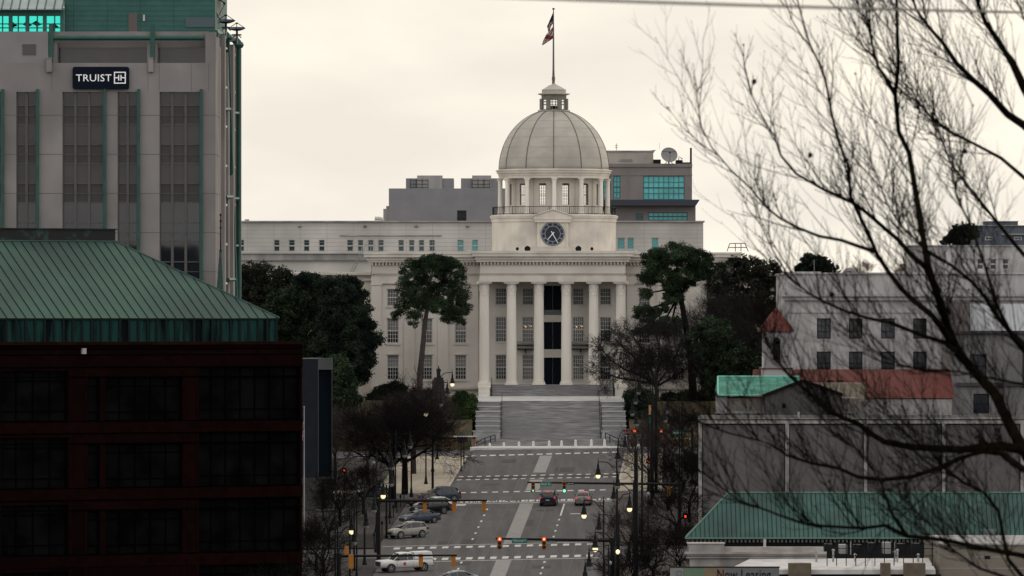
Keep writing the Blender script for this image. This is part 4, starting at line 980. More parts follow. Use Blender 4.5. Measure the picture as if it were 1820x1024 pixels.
xa, xb, za, zb2 = X(203,d), X(224,d), Z(149,d), Z(128,d); y0, y1 = d-.40, d-.352
m.box(xa, xb, y0, y1, zb2-t, zb2); m.box(xa, xb, y0, y1, za, za+t); m.box(xa, xa+t, y0, y1, za+t, zb2-t); m.box(xb-t, xb, y0, y1, za+t, zb2-t)
zc = (za+zb2)/2; wq = xb-xa
m.box(xa+t, xa+wq*.36, y0, y1, zc-t*.5, zc+t*.5); m.box(xb-wq*.36, xb-t, y0, y1, zc-t*.5, zc+t*.5)
m.box(xa+wq*.36, xa+wq*.36+t, y0, y1, zc-wq*.24, zc+wq*.24); m.box(xb-wq*.36-t, xb-wq*.36, y0, y1, zc-wq*.24, zc+wq*.24)
m.build('square_mark', white_s, SG)
# pointed spire in front of the tower
d = 600
SP = bld('spire_building', 'slender dark green pointed roof with a knobbed finial in front of the grey tower', 392, 700, d)
m = MB(); x_ = X(392,d); m.lathe(x_, d, [(R(13)*.0+.62,Z(560,d)),(.42,Z(526,d)),(.28,Z(490,d)),(.12,Z(450,d)),(.14,Z(447,d)),(.03,Z(446,d))], 8); m.build('spire', mat('spire_green', (0.012,0.03,0.03), .5, (0.02,0.055,0.05), ns=2), SP)
m = MB(); m.tube([(x_,d,Z(448,d)),(x_,d,Z(380,d))], [.07,.04], 5)
for y_ in (445, 405, 393, 382): m.lathe(x_, d, [(.02,Z(y_+2,d)),(.16,Z(y_,d)),(.02,Z(y_-2,d))], 8)
m.build('finial', darkm, SP)
m = MB(); m.box(x_-.62, x_+.62, d-.6, d+.6, plane(x_,d)-1, Z(559,d)); m.build('shaft', conc_t, SP)

# brick building with a copper hipped roof, turned about 30 degrees to the avenue
PH = radians(29.5); dC = 541.0; C0 = Vector((X(537,dC), dC, 0))
BB = bpy.data.objects.new('brick_building', None); COL.objects.link(BB); BB.location = (C0.x, C0.y, plane(C0.x, dC)); BB.rotation_euler = (0,0,PH); ORG[BB.name] = Vector((0,0,0))
tag(BB, 'dark red brick building with black window bands and a green hipped roof', 'building')
zb0 = plane(C0.x, dC)
def lx(px): return ((px-CX)*dC/F-C0.x)/(cos(PH)-(px-CX)*sin(PH)/F)
def lz(py): return Z(py, 532)-zb0
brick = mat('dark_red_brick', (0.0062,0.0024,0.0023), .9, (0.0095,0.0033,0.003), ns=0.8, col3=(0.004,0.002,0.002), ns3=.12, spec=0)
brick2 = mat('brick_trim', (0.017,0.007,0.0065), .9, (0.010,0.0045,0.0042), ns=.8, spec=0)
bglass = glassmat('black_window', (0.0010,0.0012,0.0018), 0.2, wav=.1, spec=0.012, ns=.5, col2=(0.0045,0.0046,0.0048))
bh = []
bands = [(653,748),(771,867),(890,985),(1009,1085)]
bays = [(-65,-5),(2,121),(156,178),(188,325),(352,533.5)]
for (a, b) in bays:
    for (t_, b_) in bands: bh.append((lx(a), lx(b), lz(b_+ (0 if a > 300 else 0)), lz(t_+(0 if a > 300 else (18 if a > 150 else 6)))))
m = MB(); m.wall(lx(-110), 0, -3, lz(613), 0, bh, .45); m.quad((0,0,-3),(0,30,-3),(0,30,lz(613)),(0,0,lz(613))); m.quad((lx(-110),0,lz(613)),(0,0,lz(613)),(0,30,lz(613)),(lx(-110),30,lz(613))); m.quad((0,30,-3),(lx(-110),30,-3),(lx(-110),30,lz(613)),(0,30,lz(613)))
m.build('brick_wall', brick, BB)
m = MB(); m.box(lx(-110), .17, -.25, 30.2, lz(613), lz(607.5))
m.build('parapet', brick2, BB)
m = MB()
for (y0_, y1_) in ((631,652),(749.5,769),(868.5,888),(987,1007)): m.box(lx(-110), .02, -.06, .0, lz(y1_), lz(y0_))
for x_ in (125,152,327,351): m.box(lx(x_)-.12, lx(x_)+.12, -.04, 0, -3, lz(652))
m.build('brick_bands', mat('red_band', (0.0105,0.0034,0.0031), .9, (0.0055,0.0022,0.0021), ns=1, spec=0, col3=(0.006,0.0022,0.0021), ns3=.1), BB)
m = MB()
for y_ in (620,631,652.5,670,749,770,788,867.5,888.5,906,986): m.box(lx(-110), .022, -.068, -.0, lz(y_)-.05, lz(y_)+.05)
m.build('band_joint', mat('black_joint', (0.0015,0.001,0.001), .95, spec=0), BB)  # thin black joint lines along the bands
for (a, b, c_, e_) in bh:
    m = MB(); n = max(1, round((b-a)/1.45)); y = .3
    m.box(a, a+.07, y, y+.12, c_, e_); m.box(b-.07, b, y, y+.12, c_, e_); m.box(a, b, y+.01, y+.11, c_, c_+.07); m.box(a, b, y+.01, y+.11, e_-.07, e_)
    for k in range(1, n): xx = a+(b-a)*k/n; m.box(xx-.035, xx+.035, y+.02, y+.1, c_, e_)
    zz = e_-(e_-c_)*.2; m.box(a, b, y+.015, y+.105, zz-.04, zz+.04); zz = c_+(e_-c_)*.2; m.box(a, b, y+.015, y+.105, zz-.04, zz+.04)
    f = m.build('window', mat('black_mullion', (0.0015,0.0015,0.0018), .9, spec=0), BB); q = MB(); q.box(a, b, y+.12, y+.16, c_, e_); q.build('pane', bglass, f)
m = MB(); m.box(lx(144), lx(151), -.3, 0, lz(629), lz(619)); m.build('wall_box', concrete_s, BB)  # small pale box fixed to the brick wall
copper = mat('copper_roof', (0.030,0.066,0.055), .68, (0.040,0.088,0.062), ns=.22, stretch=(1,1,.5), col3=(0.026,0.048,0.044), ns3=.12)
copper_st = mat('streaked_copper', (0.011,0.042,0.036), .8, (0.0025,0.005,0.005), ns=1.4, stretch=(1,1,.12), lo=.42, hi=.58, spec=.05)
copper_dk = mat('copper_seam', (0.006,0.012,0.011), .7, spec=.1)
A0 = Vector((X(497,542.5), 542.5)); rel = A0-Vector((C0.x, C0.y)); c_, s_ = cos(PH), sin(PH)
ax, ay = rel.x*c_+rel.y*s_, -rel.x*s_+rel.y*c_
Ls = 32.4; RUN = 10.5; ze, zt = Z(565.5,542.5)-zb0, Z(430,546)-zb0
bx0, bx1, by0, by1 = ax-Ls, ax, ay, ay+Ls
def hip_roof(root, bx0, bx1, by0, by1, ze, zt, RUN, step, m_, mseam, ribh=.09):
    b = [(bx0,by0,ze),(bx1,by0,ze),(bx1,by1,ze),(bx0,by1,ze)]; t = [(bx0+RUN,by0+RUN,zt),(bx1-RUN,by0+RUN,zt),(bx1-RUN,by1-RUN,zt),(bx0+RUN,by1-RUN,zt)]
    m = MB(); m.add(b+t, [(0,1,5,4),(1,2,6,5),(2,3,7,6),(3,0,4,7),(4,5,6,7)]); o = m.build('hip_roof', m_, root)
    m = MB()
    W = bx1-bx0; k = step*.5
    while k < W:
        r_ = min(RUN, k, W-k); zz = ze+(zt-ze)*r_/RUN
        m.tube([(bx0+k, by0, ze+.02), (bx0+k, by0+r_, zz+.02)], ribh/2, 4)
        m.tube([(bx1, by0+k, ze+.02), (bx1-r_, by0+k, zz+.02)], ribh/2, 4); m.tube([(bx0, by0+k, ze+.02), (bx0+r_, by0+k, zz+.02)], ribh/2, 4)
        k += step
    m.build('standing_seams', mseam, o)
    m = MB()
    for i in range(4): m.tube([Vector(b[i])+Vector((0,0,.03)), Vector(t[i])+Vector((0,0,.03))], ribh, 5)
    for i in range(4): m.tube([Vector(t[i])+Vector((0,0,.03)), Vector(t[(i+1) % 4])+Vector((0,0,.03))], ribh, 5)
    m.build('hip_caps', m_, o); return o
RF = hip_roof(BB, bx0, bx1, by0, by1, ze, zt, RUN, .88, copper, copper_dk)
m = MB(); m.box(bx0+.15, bx1-.15, by0+.15, by1-.15, lz(613), ze-.02); m.build('copper_fascia', copper_st, BB)
m = MB(); k = .88/2; random.seed(3)
while k < Ls:
    m.box(bx0+k-.1, bx0+k+.1, by0+.02, by0+.15, lz(613), ze-.03); k += .88
m.box(bx0, bx1, by0, by1, ze-.12, ze-.015); m.build('fascia_battens', copper_dk, BB)
m = MB(); m.box(bx0+RUN+.1, bx1-RUN-.05, by0+RUN+.1, by1-RUN-.1, zt, zt+1.05); m.box(bx0+RUN-.1, bx1-RUN+.1, by0+RUN-.05, by1-RUN+.1, zt+1.05, zt+1.15); m.build('roof_curb', mat('black_copper', (0.006,0.007,0.007), .6, (0.02,0.05,0.042), ns=1.2, lo=.55, hi=.7), RF)
# grey slab building just beyond it
d = 679
GB = bld('grey_building', 'narrow dark blue grey office block with a pale stone base beside the brick building', 563, 905, d)
g1 = mat('slate_panel', (0.022,0.024,0.033), .7, (0.016,0.018,0.026), ns=.5, spec=.1); g2 = mat('pale_frame', (0.085,0.09,0.095), .8, (0.065,0.068,0.073), ns=.5); g3 = glassmat('blue_black_glass', (0.006,0.014,0.022), .08)
m = MB(); m.box(X(500,d), X(565,d), d+.1, d+18, Z(850,d), Z(638,d)); m.build('slab_wall', g1, GB)
m = MB(); m.box(X(565,d), X(590,d), d, d+1.5, Z(657,d), Z(637,d)); m.box(X(565,d), X(566,d), d+.02, d+1.4, Z(848,d), Z(657,d)); m.build('frame', g2, GB); m = MB(); m.box(X(588.5,d), X(590,d)-.01, d+.02, d+1.4, Z(848,d), Z(657,d)); m.build('edge_panel', g1, GB)
m = MB(); m.box(X(566,d), X(588.5,d), d+1.2, d+1.45, Z(848,d), Z(657,d)); m.build('recessed_glass', g3, GB)
m = MB(); m.wall(X(500,d), X(591.5,d), Z(925,d), Z(849,d), d-.3, [(X(571,d),X(579,d),Z(912,d),Z(866,d))], .5); m.box(X(500,d), X(591.5,d)-.01, d+.25, d+2, Z(925,d), Z(849.2,d)); m.box(X(565,d), X(592.5,d), d-.5, d+2, Z(852,d), Z(848,d)); m.build('stone_base', mat('pale_base', (0.075,0.07,0.066), .85, (0.055,0.052,0.05), ns=.6), GB)
m = MB(); m.box(X(571,d), X(579,d), d-.1, d, Z(912,d), Z(866,d)); m.build('door', darkm, GB)
m = MB(); m.box(X(563,d), X(600,d), d-4, d+2, Z(916,d), Z(905,d)); m.build('entrance_step', mat('step_grey', (0.06,0.056,0.054), .9), GB)
# small flagpole at its corner
d = 640
FP = thing('flagpole', P(540.5, 850, d), 'white flagpole with a small striped flag at the corner of the brick building', 'flagpole')
m = MB(); m.tube([P(540.5,960,d), P(540.5,725,d)], [.09,.05], 6); m.lathe(X(540.5,d), d, [(.02,Z(725,d)),(.1,Z(723.5,d)),(.02,Z(722,d))], 8); m.build('pole', mat('pole_white', (0.30,0.30,0.30), .5), FP)
ol = lerp([(538,750),(536.5,760),(537.5,770),(537,778),(538.5,785)], 12); orr = lerp([(540.3,749),(540.5,760),(540.3,770),(540.5,778),(540.2,782)], 12)
me = MB()
for i in range(12):
    for j in range(5):
        t_ = j/4; me.v.append((X(ol[i][0]+(orr[i][0]-ol[i][0])*t_,d), d-.12+.1*sin(t_*8+i), Z(ol[i][1]+(orr[i][1]-ol[i][1])*t_,d)))
for i in range(11):
    for j in range(4): a = i*5+j; me.f.append((a,a+1,a+6,a+5)); me.m.append(1 if (i+j) % 2 else 0)
tag(me.build('flag', [mat('flag_red2',(0.22,0.05,0.05),.8), mat('flag_white2',(0.40,0.40,0.42),.8)], org=P(540,750,d)), 'small limp striped flag hanging on the white pole at left', 'flag')

# ---- right-hand side
white_b = mat('white_stucco', (0.44,0.425,0.42), .85, (0.34,0.33,0.325), ns=.9, stretch=(1.4,1,.14), col3=(0.26,0.25,0.245), ns3=.25)
d = 760
WB = bld('white_building', 'weathered white block with two rows of dark windows behind the bare branches at right', 1600, 740, d)
wx = [(1452,1476.5),(1509,1533),(1566,1590.5),(1623,1647),(1681,1705)]
hs = [(X(a,d),X(b,d),Z(y1,d),Z(y0,d)) for a,b in wx for y0,y1 in ((566,602),(625,657))]
m = MB(); m.wall(X(1395,d), X(1960,d), Z(760,d), Z(487.5,d), d, hs, .4); m.box(X(1395,d), X(1960,d)-.01, d+.5, d+25, Z(760,d), Z(488,d)); m.quad((X(1395,d),d+.5,Z(760,d)),(X(1395,d),d,Z(760,d)),(X(1395,d),d,Z(487.5,d)),(X(1395,d),d+.5,Z(487.5,d))); m.build('wall', white_b, WB)
m = MB(); m.box(X(1387,d), X(1960,d), d-.7, d+.02, Z(527,d), Z(523,d)); m.box(X(1390,d), X(1960,d)-.02, d-.4, d+.01, Z(534,d), Z(527,d)); m.box(X(1395,d), X(1960,d), d-.12, d+.015, Z(556,d), Z(552,d)); m.box(X(1393,d), X(1960,d), d-.2, d+25, Z(487.5,d), Z(484.5,d)); m.build('cornice', white_b, WB)
for (a, b) in wx:
    for (y0, y1) in ((566,602),(625,657)):
        f = window(WB, X(a,d), X(b,d), Z(y1,d), Z(y0,d), d+.2, 3, 3, mun=.04, fm=darkm); 
        q = MB(); q.box(X(a,d)-.12, X(b,d)+.12, d-.08, d+.02, Z(y0,d), Z(y0-2,d)); q.build('lintel', white_b, f)
m = MB(); d2 = d+6; ww = [(1737,1747.5),(1760,1770.5),(1782,1792.5)]
m.wall(X(1622,d2), X(1960,d2), Z(488,d2), Z(437.5,d2), d2, [(X(a,d2),X(b,d2),Z(478.5,d2),Z(460.5,d2)) for a,b in ww], .3); m.box(X(1622,d2), X(1960,d2)-.01, d2+.4, d2+15, Z(488,d2), Z(438,d2)); m.box(X(1621,d2), X(1960,d2), d2-.2, d2+15.1, Z(437.5,d2), Z(435.8,d2)); m.box(X(1700,d2), X(1795,d2), d2-.15, d2, Z(460,d2), Z(458.5,d2)); m.build('upper_block', white_b, WB)
for a, b in ww: window(WB, X(a,d2), X(b,d2), Z(478.5,d2), Z(460.5,d2), d2+.12, 1, 2, frame=.06)
for px, py in ((1490.5,517),(1722,515)):
    m = MB(); m.tube([P(px,py,d-.05), P(px,py,d+.02)], .11, 8); m.build('scupper', darkm, WB)
m = MB(); m.tube([P(1447,485,d+1),P(1447,462,d+1)], .05, 4); m.tube([P(1500,487,d+1),P(1506,480,d+1),P(1514,480,d+1),P(1520,487,d+1)], .3, 6); m.build('roof_vents', concrete_s, WB)
# grey annex on the far right
d = 735
AN = bld('grey_annex', 'grey two storey annex with dark windows and pale metal roof panels at the right edge', 1760, 745, d)
m = MB(); m.wall(X(1692,d), X(1960,d), Z(760,d), Z(593,d), d, [(X(a,d),X(b,d),Z(y1,d),Z(y0,d)) for a,b,y0,y1 in ((1724,1753.5,630,672),(1817,1850,630,690),(1650,1651,640,641),(1730,1758,700,735))], .4)
m.box(X(1692,d), X(1960,d)-.01, d+.5, d+18, Z(760,d), Z(594,d)); m.quad((X(1692,d),d+.5,Z(760,d)),(X(1692,d),d,Z(760,d)),(X(1692,d),d,Z(593,d)),(X(1692,d),d+.5,Z(593,d))); m.build('wall', mat('dim_stucco', (0.15,0.145,0.145), .85, (0.19,0.18,0.18), ns=.4, col3=(0.11,0.105,0.105)), AN)
m = MB(); m.box(X(1690,d), X(1960,d), d-.5, d+18, Z(593,d), Z(588,d)); m.box(X(1700,d), X(1960,d), d-.4, d+.01, Z(686,d), Z(680,d)); m.build('ledge', mat('dark_ledge', (0.05,0.048,0.05), .8), AN)
for a,b,y0,y1 in ((1724,1753.5,630,672),(1817,1850,630,690),(1730,1758,700,735)): window(AN, X(a,d), X(b,d), Z(y1,d), Z(y0,d), d+.2, 2, 2, fm=darkm)
m = MB(); m.add([(X(1727,d),d+3,Z(589,d)),(X(1960,d),d+3,Z(589,d)),(X(1960,d),d+8,Z(540,d)),(X(1727,d),d+8,Z(540,d)),(X(1727,d),d+8.1,Z(589,d)),(X(1960,d),d+8.1,Z(589,d))], [(0,1,2,3),(3,2,5,4),(0,3,4)]); o = m.build('metal_roof', mat('pale_metal_roof', (0.34,0.35,0.37), .5, (0.27,0.28,0.30), ns=1, stretch=(3,.3,.3)), AN)
m = MB()
for k in range(14): x_ = X(1727+15*k,d); m.tube([(x_,d+2.98,Z(589,d)),(x_,d+7.98,Z(539.5,d))], .04, 4)
m.build('seams', concrete_s, o)
m = MB(); m.box(X(1681,d+2), X(1724,d+2), d+2, d+9, Z(594,d+2), Z(537,d+2)); m.build('brick_shaft', mat('shaft_brick', (0.10,0.085,0.08), .9, (0.14,0.12,0.115), ns=2, stretch=(1,1,4)), AN)
# church with a louvred tower and red metal roof
d = 735
red_m = mat('red_metal', (0.080,0.017,0.013), .7, (0.115,0.024,0.018), ns=.5, stretch=(3,1,1))
CH = bld('church', 'white louvred square steeple with a red pyramid cap above a long red metal roof', 1500, 745, d, 'church')
x0, x1 = X(1354,d), X(1407,d); w_ = x1-x0
m = MB(); m.box(x0+.15, x1-.15, d+.15, d+w_-.15, Z(700,d), Z(588,d)); m.box(x0, x1, d, d+w_, Z(700,d), Z(653,d)); m.build('tower_wall', mat('church_white', (0.46,0.445,0.44), .7), CH)
m = MB(); z_ = Z(652,d)
while z_ < Z(592,d): m.prism([(x0+.25,z_),(x1-.25,z_),(x1-.25,z_+.05),(x0+.25,z_+.05)], d-.03, d+.15); z_ += .17
z_ = Z(668,d)
while z_ < Z(655,d): m.box(x0, x1, d-.05, d-.002, z_, z_+.07); z_ += .17
m.build('louvres', mat('louvre_grey', (0.34,0.33,0.33), .7), CH)
m = MB(); m.box(x0+w_*.38, x1-w_*.38, d-.06, d, Z(640,d), Z(606,d)); m.tube([((x0+x1)/2,d-.06,Z(606,d)),((x0+x1)/2,d,Z(606,d))], w_*.12, 12); m.build('arched_louvre', darkm, CH)
m = MB(); xm = (x0+x1)/2; e = .35; m.add([(x0-e,d-e,Z(588,d)),(x1+e,d-e,Z(588,d)),(x1+e,d+w_+e,Z(588,d)),(x0-e,d+w_+e,Z(588,d)),(x0+.5,d+.5,Z(570,d)),(x1-.5,d+.5,Z(570,d)),(x1-.5,d+w_-.5,Z(570,d)),(x0+.5,d+w_-.5,Z(570,d)),(xm,d+w_/2,Z(546,d))], [(0,1,5,4),(1,2,6,5),(2,3,7,6),(3,0,4,7),(4,5,8),(5,6,8),(6,7,8),(7,4,8),(3,2,1,0)]); m.build('pyramid_roof', red_m, CH)
m = MB(); m.box(x0-.2, x1+.2, d-.2, d+w_+.2, Z(656,d), Z(653.5,d)); m.box(x0-.3, x1+.3, d-.3, d+w_+.3, Z(590,d), Z(588,d)-.005); m.build('tower_trim', mat('trim_dark_red', (0.12,0.06,0.055), .7), CH)
m = MB(); m.add([(X(1340,d),d-4,Z(708,d-4)),(X(1692,d),d-4,Z(708,d-4)),(X(1692,d),d+3,Z(657,d)),(X(1340,d),d+3,Z(657,d)),(X(1340,d),d+10,Z(708,d)),(X(1692,d),d+10,Z(708,d))], [(0,1,2,3),(3,2,5,4),(0,3,4),(1,5,2)]); o = m.build('main_roof', red_m, CH)
m = MB()
for k in range(34): x_ = X(1345+10.4*k,d); m.tube([(x_,d-4,Z(707.6,d-4)),(x_,d+3,Z(656.6,d))], .035, 4)
m.build('roof_seams', mat('red_seam', (0.10,0.025,0.02), .6), o)
m = MB(); m.box(X(1345,d), X(1688,d), d-3.8, d+9.8, Z(760,d), Z(708.5,d)); m.build('church_wall', concrete_s, CH)
m = MB(); m.box(X(1441,d-5), X(1538,d-5), d-6, d, Z(715,d-5), Z(681,d-5)); m.build('dormer', mat('tan_stucco', (0.27,0.235,0.18), .85, (0.22,0.19,0.15), ns=.6), CH)
m = MB(); m.box(X(1470,d-6), X(1482,d-6), d-6.1, d-5, Z(679,d-6), Z(676,d-6)); m.box(X(1488,d-6), X(1500,d-6), d-6.1, d-5, Z(679,d-6), Z(676,d-6)); m.build('roof_vent', darkm, CH)
# temple-fronted building with green roof
d = 700
TG = bld('pedimented_building', 'small building with a bright green metal roof and a dark gabled pediment', 1390, 750, d)
m = MB(); m.box(X(1290,d), X(1530,d), d, d+12, Z(770,d), Z(708,d)); m.box(X(1286,d), X(1345,d), d-.4, d, Z(770,d), Z(738,d)); m.build('wall', mat('dim_tan_wall', (0.20,0.175,0.155), .85, (0.15,0.135,0.125), ns=.5), TG)
m = MB(); m.box(X(1271,d), X(1520,d), d-.9, d+.2, Z(735,d), Z(731,d)); m.box(X(1281,d), X(1520,d), d-.6, d+.1, Z(737.5,d), Z(735,d)); m.box(X(1278,d), X(1292,d), d-.3, d+12, Z(732,d), Z(703,d)); m.build('ledge', mat('grey_ledge', (0.22,0.215,0.215), .8), TG)
m = MB(); m.add([(X(1276,d),d-.6,Z(703,d)),(X(1425,d),d-.6,Z(703,d)),(X(1425,d),d+6,Z(670.5,d)),(X(1279,d),d+6,Z(670.5,d)),(X(1276,d),d+12.6,Z(703,d)),(X(1425,d),d+12.6,Z(703,d))], [(0,1,2,3),(3,2,5,4),(0,3,4)])
o = m.build('green_roof', mat('bright_copper', (0.016,0.105,0.076), .7, (0.032,0.155,0.115), ns=1.6, stretch=(2,.2,.2), col3=(0.05,0.22,0.165), ns3=.8), TG)
m = MB(); m.tube([(X(1279,d),d+6,Z(670.2,d)),(X(1425,d),d+6,Z(670.2,d))], .12, 5); m.tube([(X(1276,d),d-.62,Z(702.5,d)),(X(1279,d),d+6,Z(670.2,d))], .1, 5); m.tube([(X(1276,d),d-.62,Z(702.5,d)),(X(1362,d),d-.62,Z(702.5,d))], .1, 5); m.build('roof_edge', mat('pale_copper', (0.16,0.42,0.34), .5), o)
dk = mat('dark_pediment', (0.075,0.072,0.072), .85, (0.055,0.053,0.053), ns=.6)
m = MB(); m.prism([(X(1358,d),Z(742,d)),(X(1495,d),Z(742,d)),(X(1495,d),Z(703,d)),(X(1427,d),Z(678,d)),(X(1358,d),Z(703,d))], d-2.2, d-1); m.build('pediment', dk, TG)
m = MB()
m.tube([P(1355,704,d-2.3), P(1427,676.5,d-2.3)], .25, 4); m.tube([P(1427,676.5,d-2.3), P(1498,702,d-2.3)], .25, 4)
m.add([(X(1350,d),d-2.6,Z(705,d)),(X(1427,d),d-2.6,Z(675.5,d)),(X(1500,d),d-2.6,Z(703,d)),(X(1350,d),d+3,Z(705,d)),(X(1427,d),d+3,Z(675.5,d)),(X(1500,d),d+3,Z(703,d))], [(0,1,4,3),(1,2,5,4)]); m.build('pediment_roof', darkm, TG)
# long grey panelled building
d = 640
LG = bld('panelled_building', 'wide flat roofed building with grey panels framed in white behind the green mansard roof', 1550, 900, d)
gp = mat('textured_panel', (0.085,0.077,0.079), .9, (0.112,0.102,0.104), ns=1.0, col3=(0.115,0.105,0.105), ns3=.2)
def aligned(mb, xa, xb, y0, y1, z0, z1, k=.034):       # the left-hand wall follows the avenue
    e = k*(y1-y0); return mb.add([(xa,y0,z0),(xb,y0,z0),(xb,y1,z0),(xa+e,y1,z0),(xa,y0,z1),(xb,y0,z1),(xb,y1,z1),(xa+e,y1,z1)], [(0,3,2,1),(4,5,6,7),(0,1,5,4),(1,2,6,5),(2,3,7,6),(3,0,4,7)])
m = MB(); aligned(m, X(1242,d), X(1980,d), d+.25, d+28, plane(19,d)-2, Z(747,d)); m.build('grey_panel_wall', gp, LG)
m = MB(); fx = [(1241.5,1247.5),(1396,1402.5),(1535.5,1541.5),(1674.5,1680.5),(1814,1820),(1953,1959)]
for (a, b) in fx: m.box(X(a,d), X(b,d), d, d+.25, plane(19,d)-2, Z(753,d))
m.box(X(1241.5,d), X(1980,d), d-.02, d+.26, Z(753,d), Z(747,d)); m.build('white_frame', mat('white_frame', (0.34,0.325,0.305), .7, (0.26,0.25,0.235), ns=1), LG)
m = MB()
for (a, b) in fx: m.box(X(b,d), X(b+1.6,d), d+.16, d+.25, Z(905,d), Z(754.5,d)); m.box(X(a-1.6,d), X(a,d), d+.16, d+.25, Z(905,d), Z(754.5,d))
m.box(X(1248,d), X(1980,d), d+.17, d+.25, Z(755,d), Z(753,d)); aligned(m, X(1240,d), X(1980,d), d-.1, d+28.5, Z(747,d)+.02, Z(745.5,d)); m.build('dark_edging', darkm, LG)  # dark lines along the frame, and the dark flat roof
m = MB(); m.box(X(1420,d), X(1424,d), d+3, d+3.3, Z(747,d), Z(733,d)); m.tube([P(1300,745,d+4), P(1800,743,d+4)], .08, 4); m.build('roof_pipe', concrete_s, LG)
# green mansard building
d = 560
MS = bld('mansard_building', 'low building with a long green standing seam mansard roof at lower right', 1500, 1000, d)
mcop = mat('mansard_copper', (0.034,0.080,0.070), .65, (0.046,0.104,0.088), ns=.5, stretch=(2,1,.3), col3=(0.026,0.055,0.050), ns3=.25)
xa, xb = X(1218,d), X(1990,d); zz0, zz1 = Z(957,d), Z(878.5,d); rn = (Z(878.5,d)-Z(957,d)); hx = X(1297,d)-xa
m = MB(); m.add([(xa,d,zz0),(xb,d,zz0),(xb,d+hx,zz1),(xa+hx,d+hx,zz1),(xa+.034*(2*hx+.5),d+2*hx+.5,zz0),(xa+hx+.02,d+hx+.5,zz1),(xb,d+hx+.5,zz1),(xb,d+2*hx+.5,zz0)], [(0,1,2,3),(0,3,5,4),(3,2,6,5),(4,5,6,7)]); MR = m.build('mansard_roof', mcop, MS)
m = MB(); x_ = xa+.15
while x_ < xb: 
    r_ = min(hx, x_-xa); m.tube([(x_,d-.02,zz0+.02),(x_,d+r_,zz0+(zz1-zz0)*r_/hx+.03)], .028, 4); x_ += .40
m.build('standing_seams', copper_dk, MR)
m = MB(); m.tube([(xa,d,zz0+.03),(xa+hx,d+hx,zz1+.03)], .09, 5); m.tube([(xa+hx,d+hx,zz1+.03),(xb,d+hx,zz1+.03)], .09, 5); m.tube([(xa,d-.02,zz0),(xb,d-.02,zz0)], .08, 5); m.build('edge_cap', mat('edge_copper', (0.09,0.17,0.14), .6), MR)
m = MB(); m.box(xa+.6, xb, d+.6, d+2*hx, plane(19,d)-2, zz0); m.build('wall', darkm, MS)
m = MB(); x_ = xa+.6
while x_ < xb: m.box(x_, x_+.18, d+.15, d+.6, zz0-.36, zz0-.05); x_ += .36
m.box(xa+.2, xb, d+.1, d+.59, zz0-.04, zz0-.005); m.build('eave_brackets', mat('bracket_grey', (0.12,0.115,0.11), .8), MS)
solid(MS, 'porch_post', 1357, 1361.5, 958.5, 985, d-1, .25, concrete_w)
m = MB(); m.box(X(1745,d), X(1772,d), d+.2, d+2, Z(945,d), Z(941,d)); m.box(X(1748,d), X(1770,d), d-.1, d+1, Z(957,d), Z(945,d)); m.build('roof_vent', mat('vent_grey', (0.12,0.15,0.14), .6), MS)
# pale cornice building in front of it
d = 535
pc = mat('pale_cornice', (0.36,0.33,0.31), .8, (0.27,0.25,0.235), ns=.8, col3=(0.18,0.17,0.16), ns3=.5)
CB = bld('corniced_building', 'low pale stone building with a moulded cornice and white membrane roof under the mansard eave', 1400, 1024, d)
m = MB(); m.box(X(1224,d), X(1287.5,d), d+.2, d+3, Z(983,d), Z(967,d)); m.box(X(1222,d), X(1289,d), d+.1, d+3.1, Z(967.2,d), Z(966,d)); m.box(X(1224,d), X(1464,d), d+.3, d+1.2, Z(983,d), Z(972.5,d)); m.build('parapet', pc, CB)
m = MB(); m.box(X(1217,d), X(1470,d), d-.3, d+.5, Z(985,d), Z(981,d)); m.box(X(1221,d), X(1470,d), d-.1, d+.5, Z(988.5,d), Z(985,d)); m.box(X(1226,d), X(1470,d), d+.1, d+.5, Z(1060,d), Z(988.5,d)); m.box(X(1220,d), X(1470,d), d-.14, d+.4, Z(992,d), Z(990,d)); m.build('cornice', pc, CB)
m = MB(); m.add([(X(1287,d),d-9,Z(1005,d)),(X(1650,d),d-9,Z(1005,d)),(X(1650,d),d-.2,Z(992,d)),(X(1333,d),d-.2,Z(993,d)),(X(1287,d),d-9,Z(1013,d)),(X(1650,d),d-9,Z(1013,d)),(X(1650,d),d-.2,Z(1013,d)),(X(1333,d),d-.2,Z(1013,d))],
 [(0,1,2,3),(0,4,5,1),(1,5,6,2),(0,3,7,4)]); m.build('membrane_roof', mat('white_membrane', (0.52,0.50,0.49), .7, (0.38,0.37,0.36), ns=.8), CB)
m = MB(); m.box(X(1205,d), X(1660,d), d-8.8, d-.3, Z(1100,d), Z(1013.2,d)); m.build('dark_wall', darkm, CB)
for (a, b) in ((1402,1442),(1566,1583),(1607,1645)): solid(CB, 'chimney', a, b, 1001.5, 1040, d-10, 1.5, mat('tan_brick', (0.13,0.105,0.075), .9, (0.09,0.072,0.055), ns=1.5))
for (a, y_) in ((1451,984),(1481,982),(1520,990),(1590,985),(1632,990),(1595,982)):
    m = MB(); m.tube([P(a,y_+20,d-3), P(a,y_-6,d-3)], .09, 5); m.lathe(X(a,d-3), d-3, [(.05,Z(y_-5,d)),(.16,Z(y_-6,d)),(.05,Z(y_-9,d))], 6); m.build('vent_stack', concrete_s, CB)
random.seed(12)
for k in range(7):
    a = 1468+26*k; m = MB(); m.box(X(a,d), X(a+14,d), d+2, d+4, Z(986,d), Z(966+random.random()*6,d)); m.tube([P(a+18,986,d+1), P(a+18,964,d+1)], .06, 4)
    m.build('rooftop_unit', [darkm, concrete_s, iron][k % 3], CB)
d = 528
TB = bld('beige_building', 'plain beige block with thin black railing posts at the bottom right corner', 1740, 1024, d)
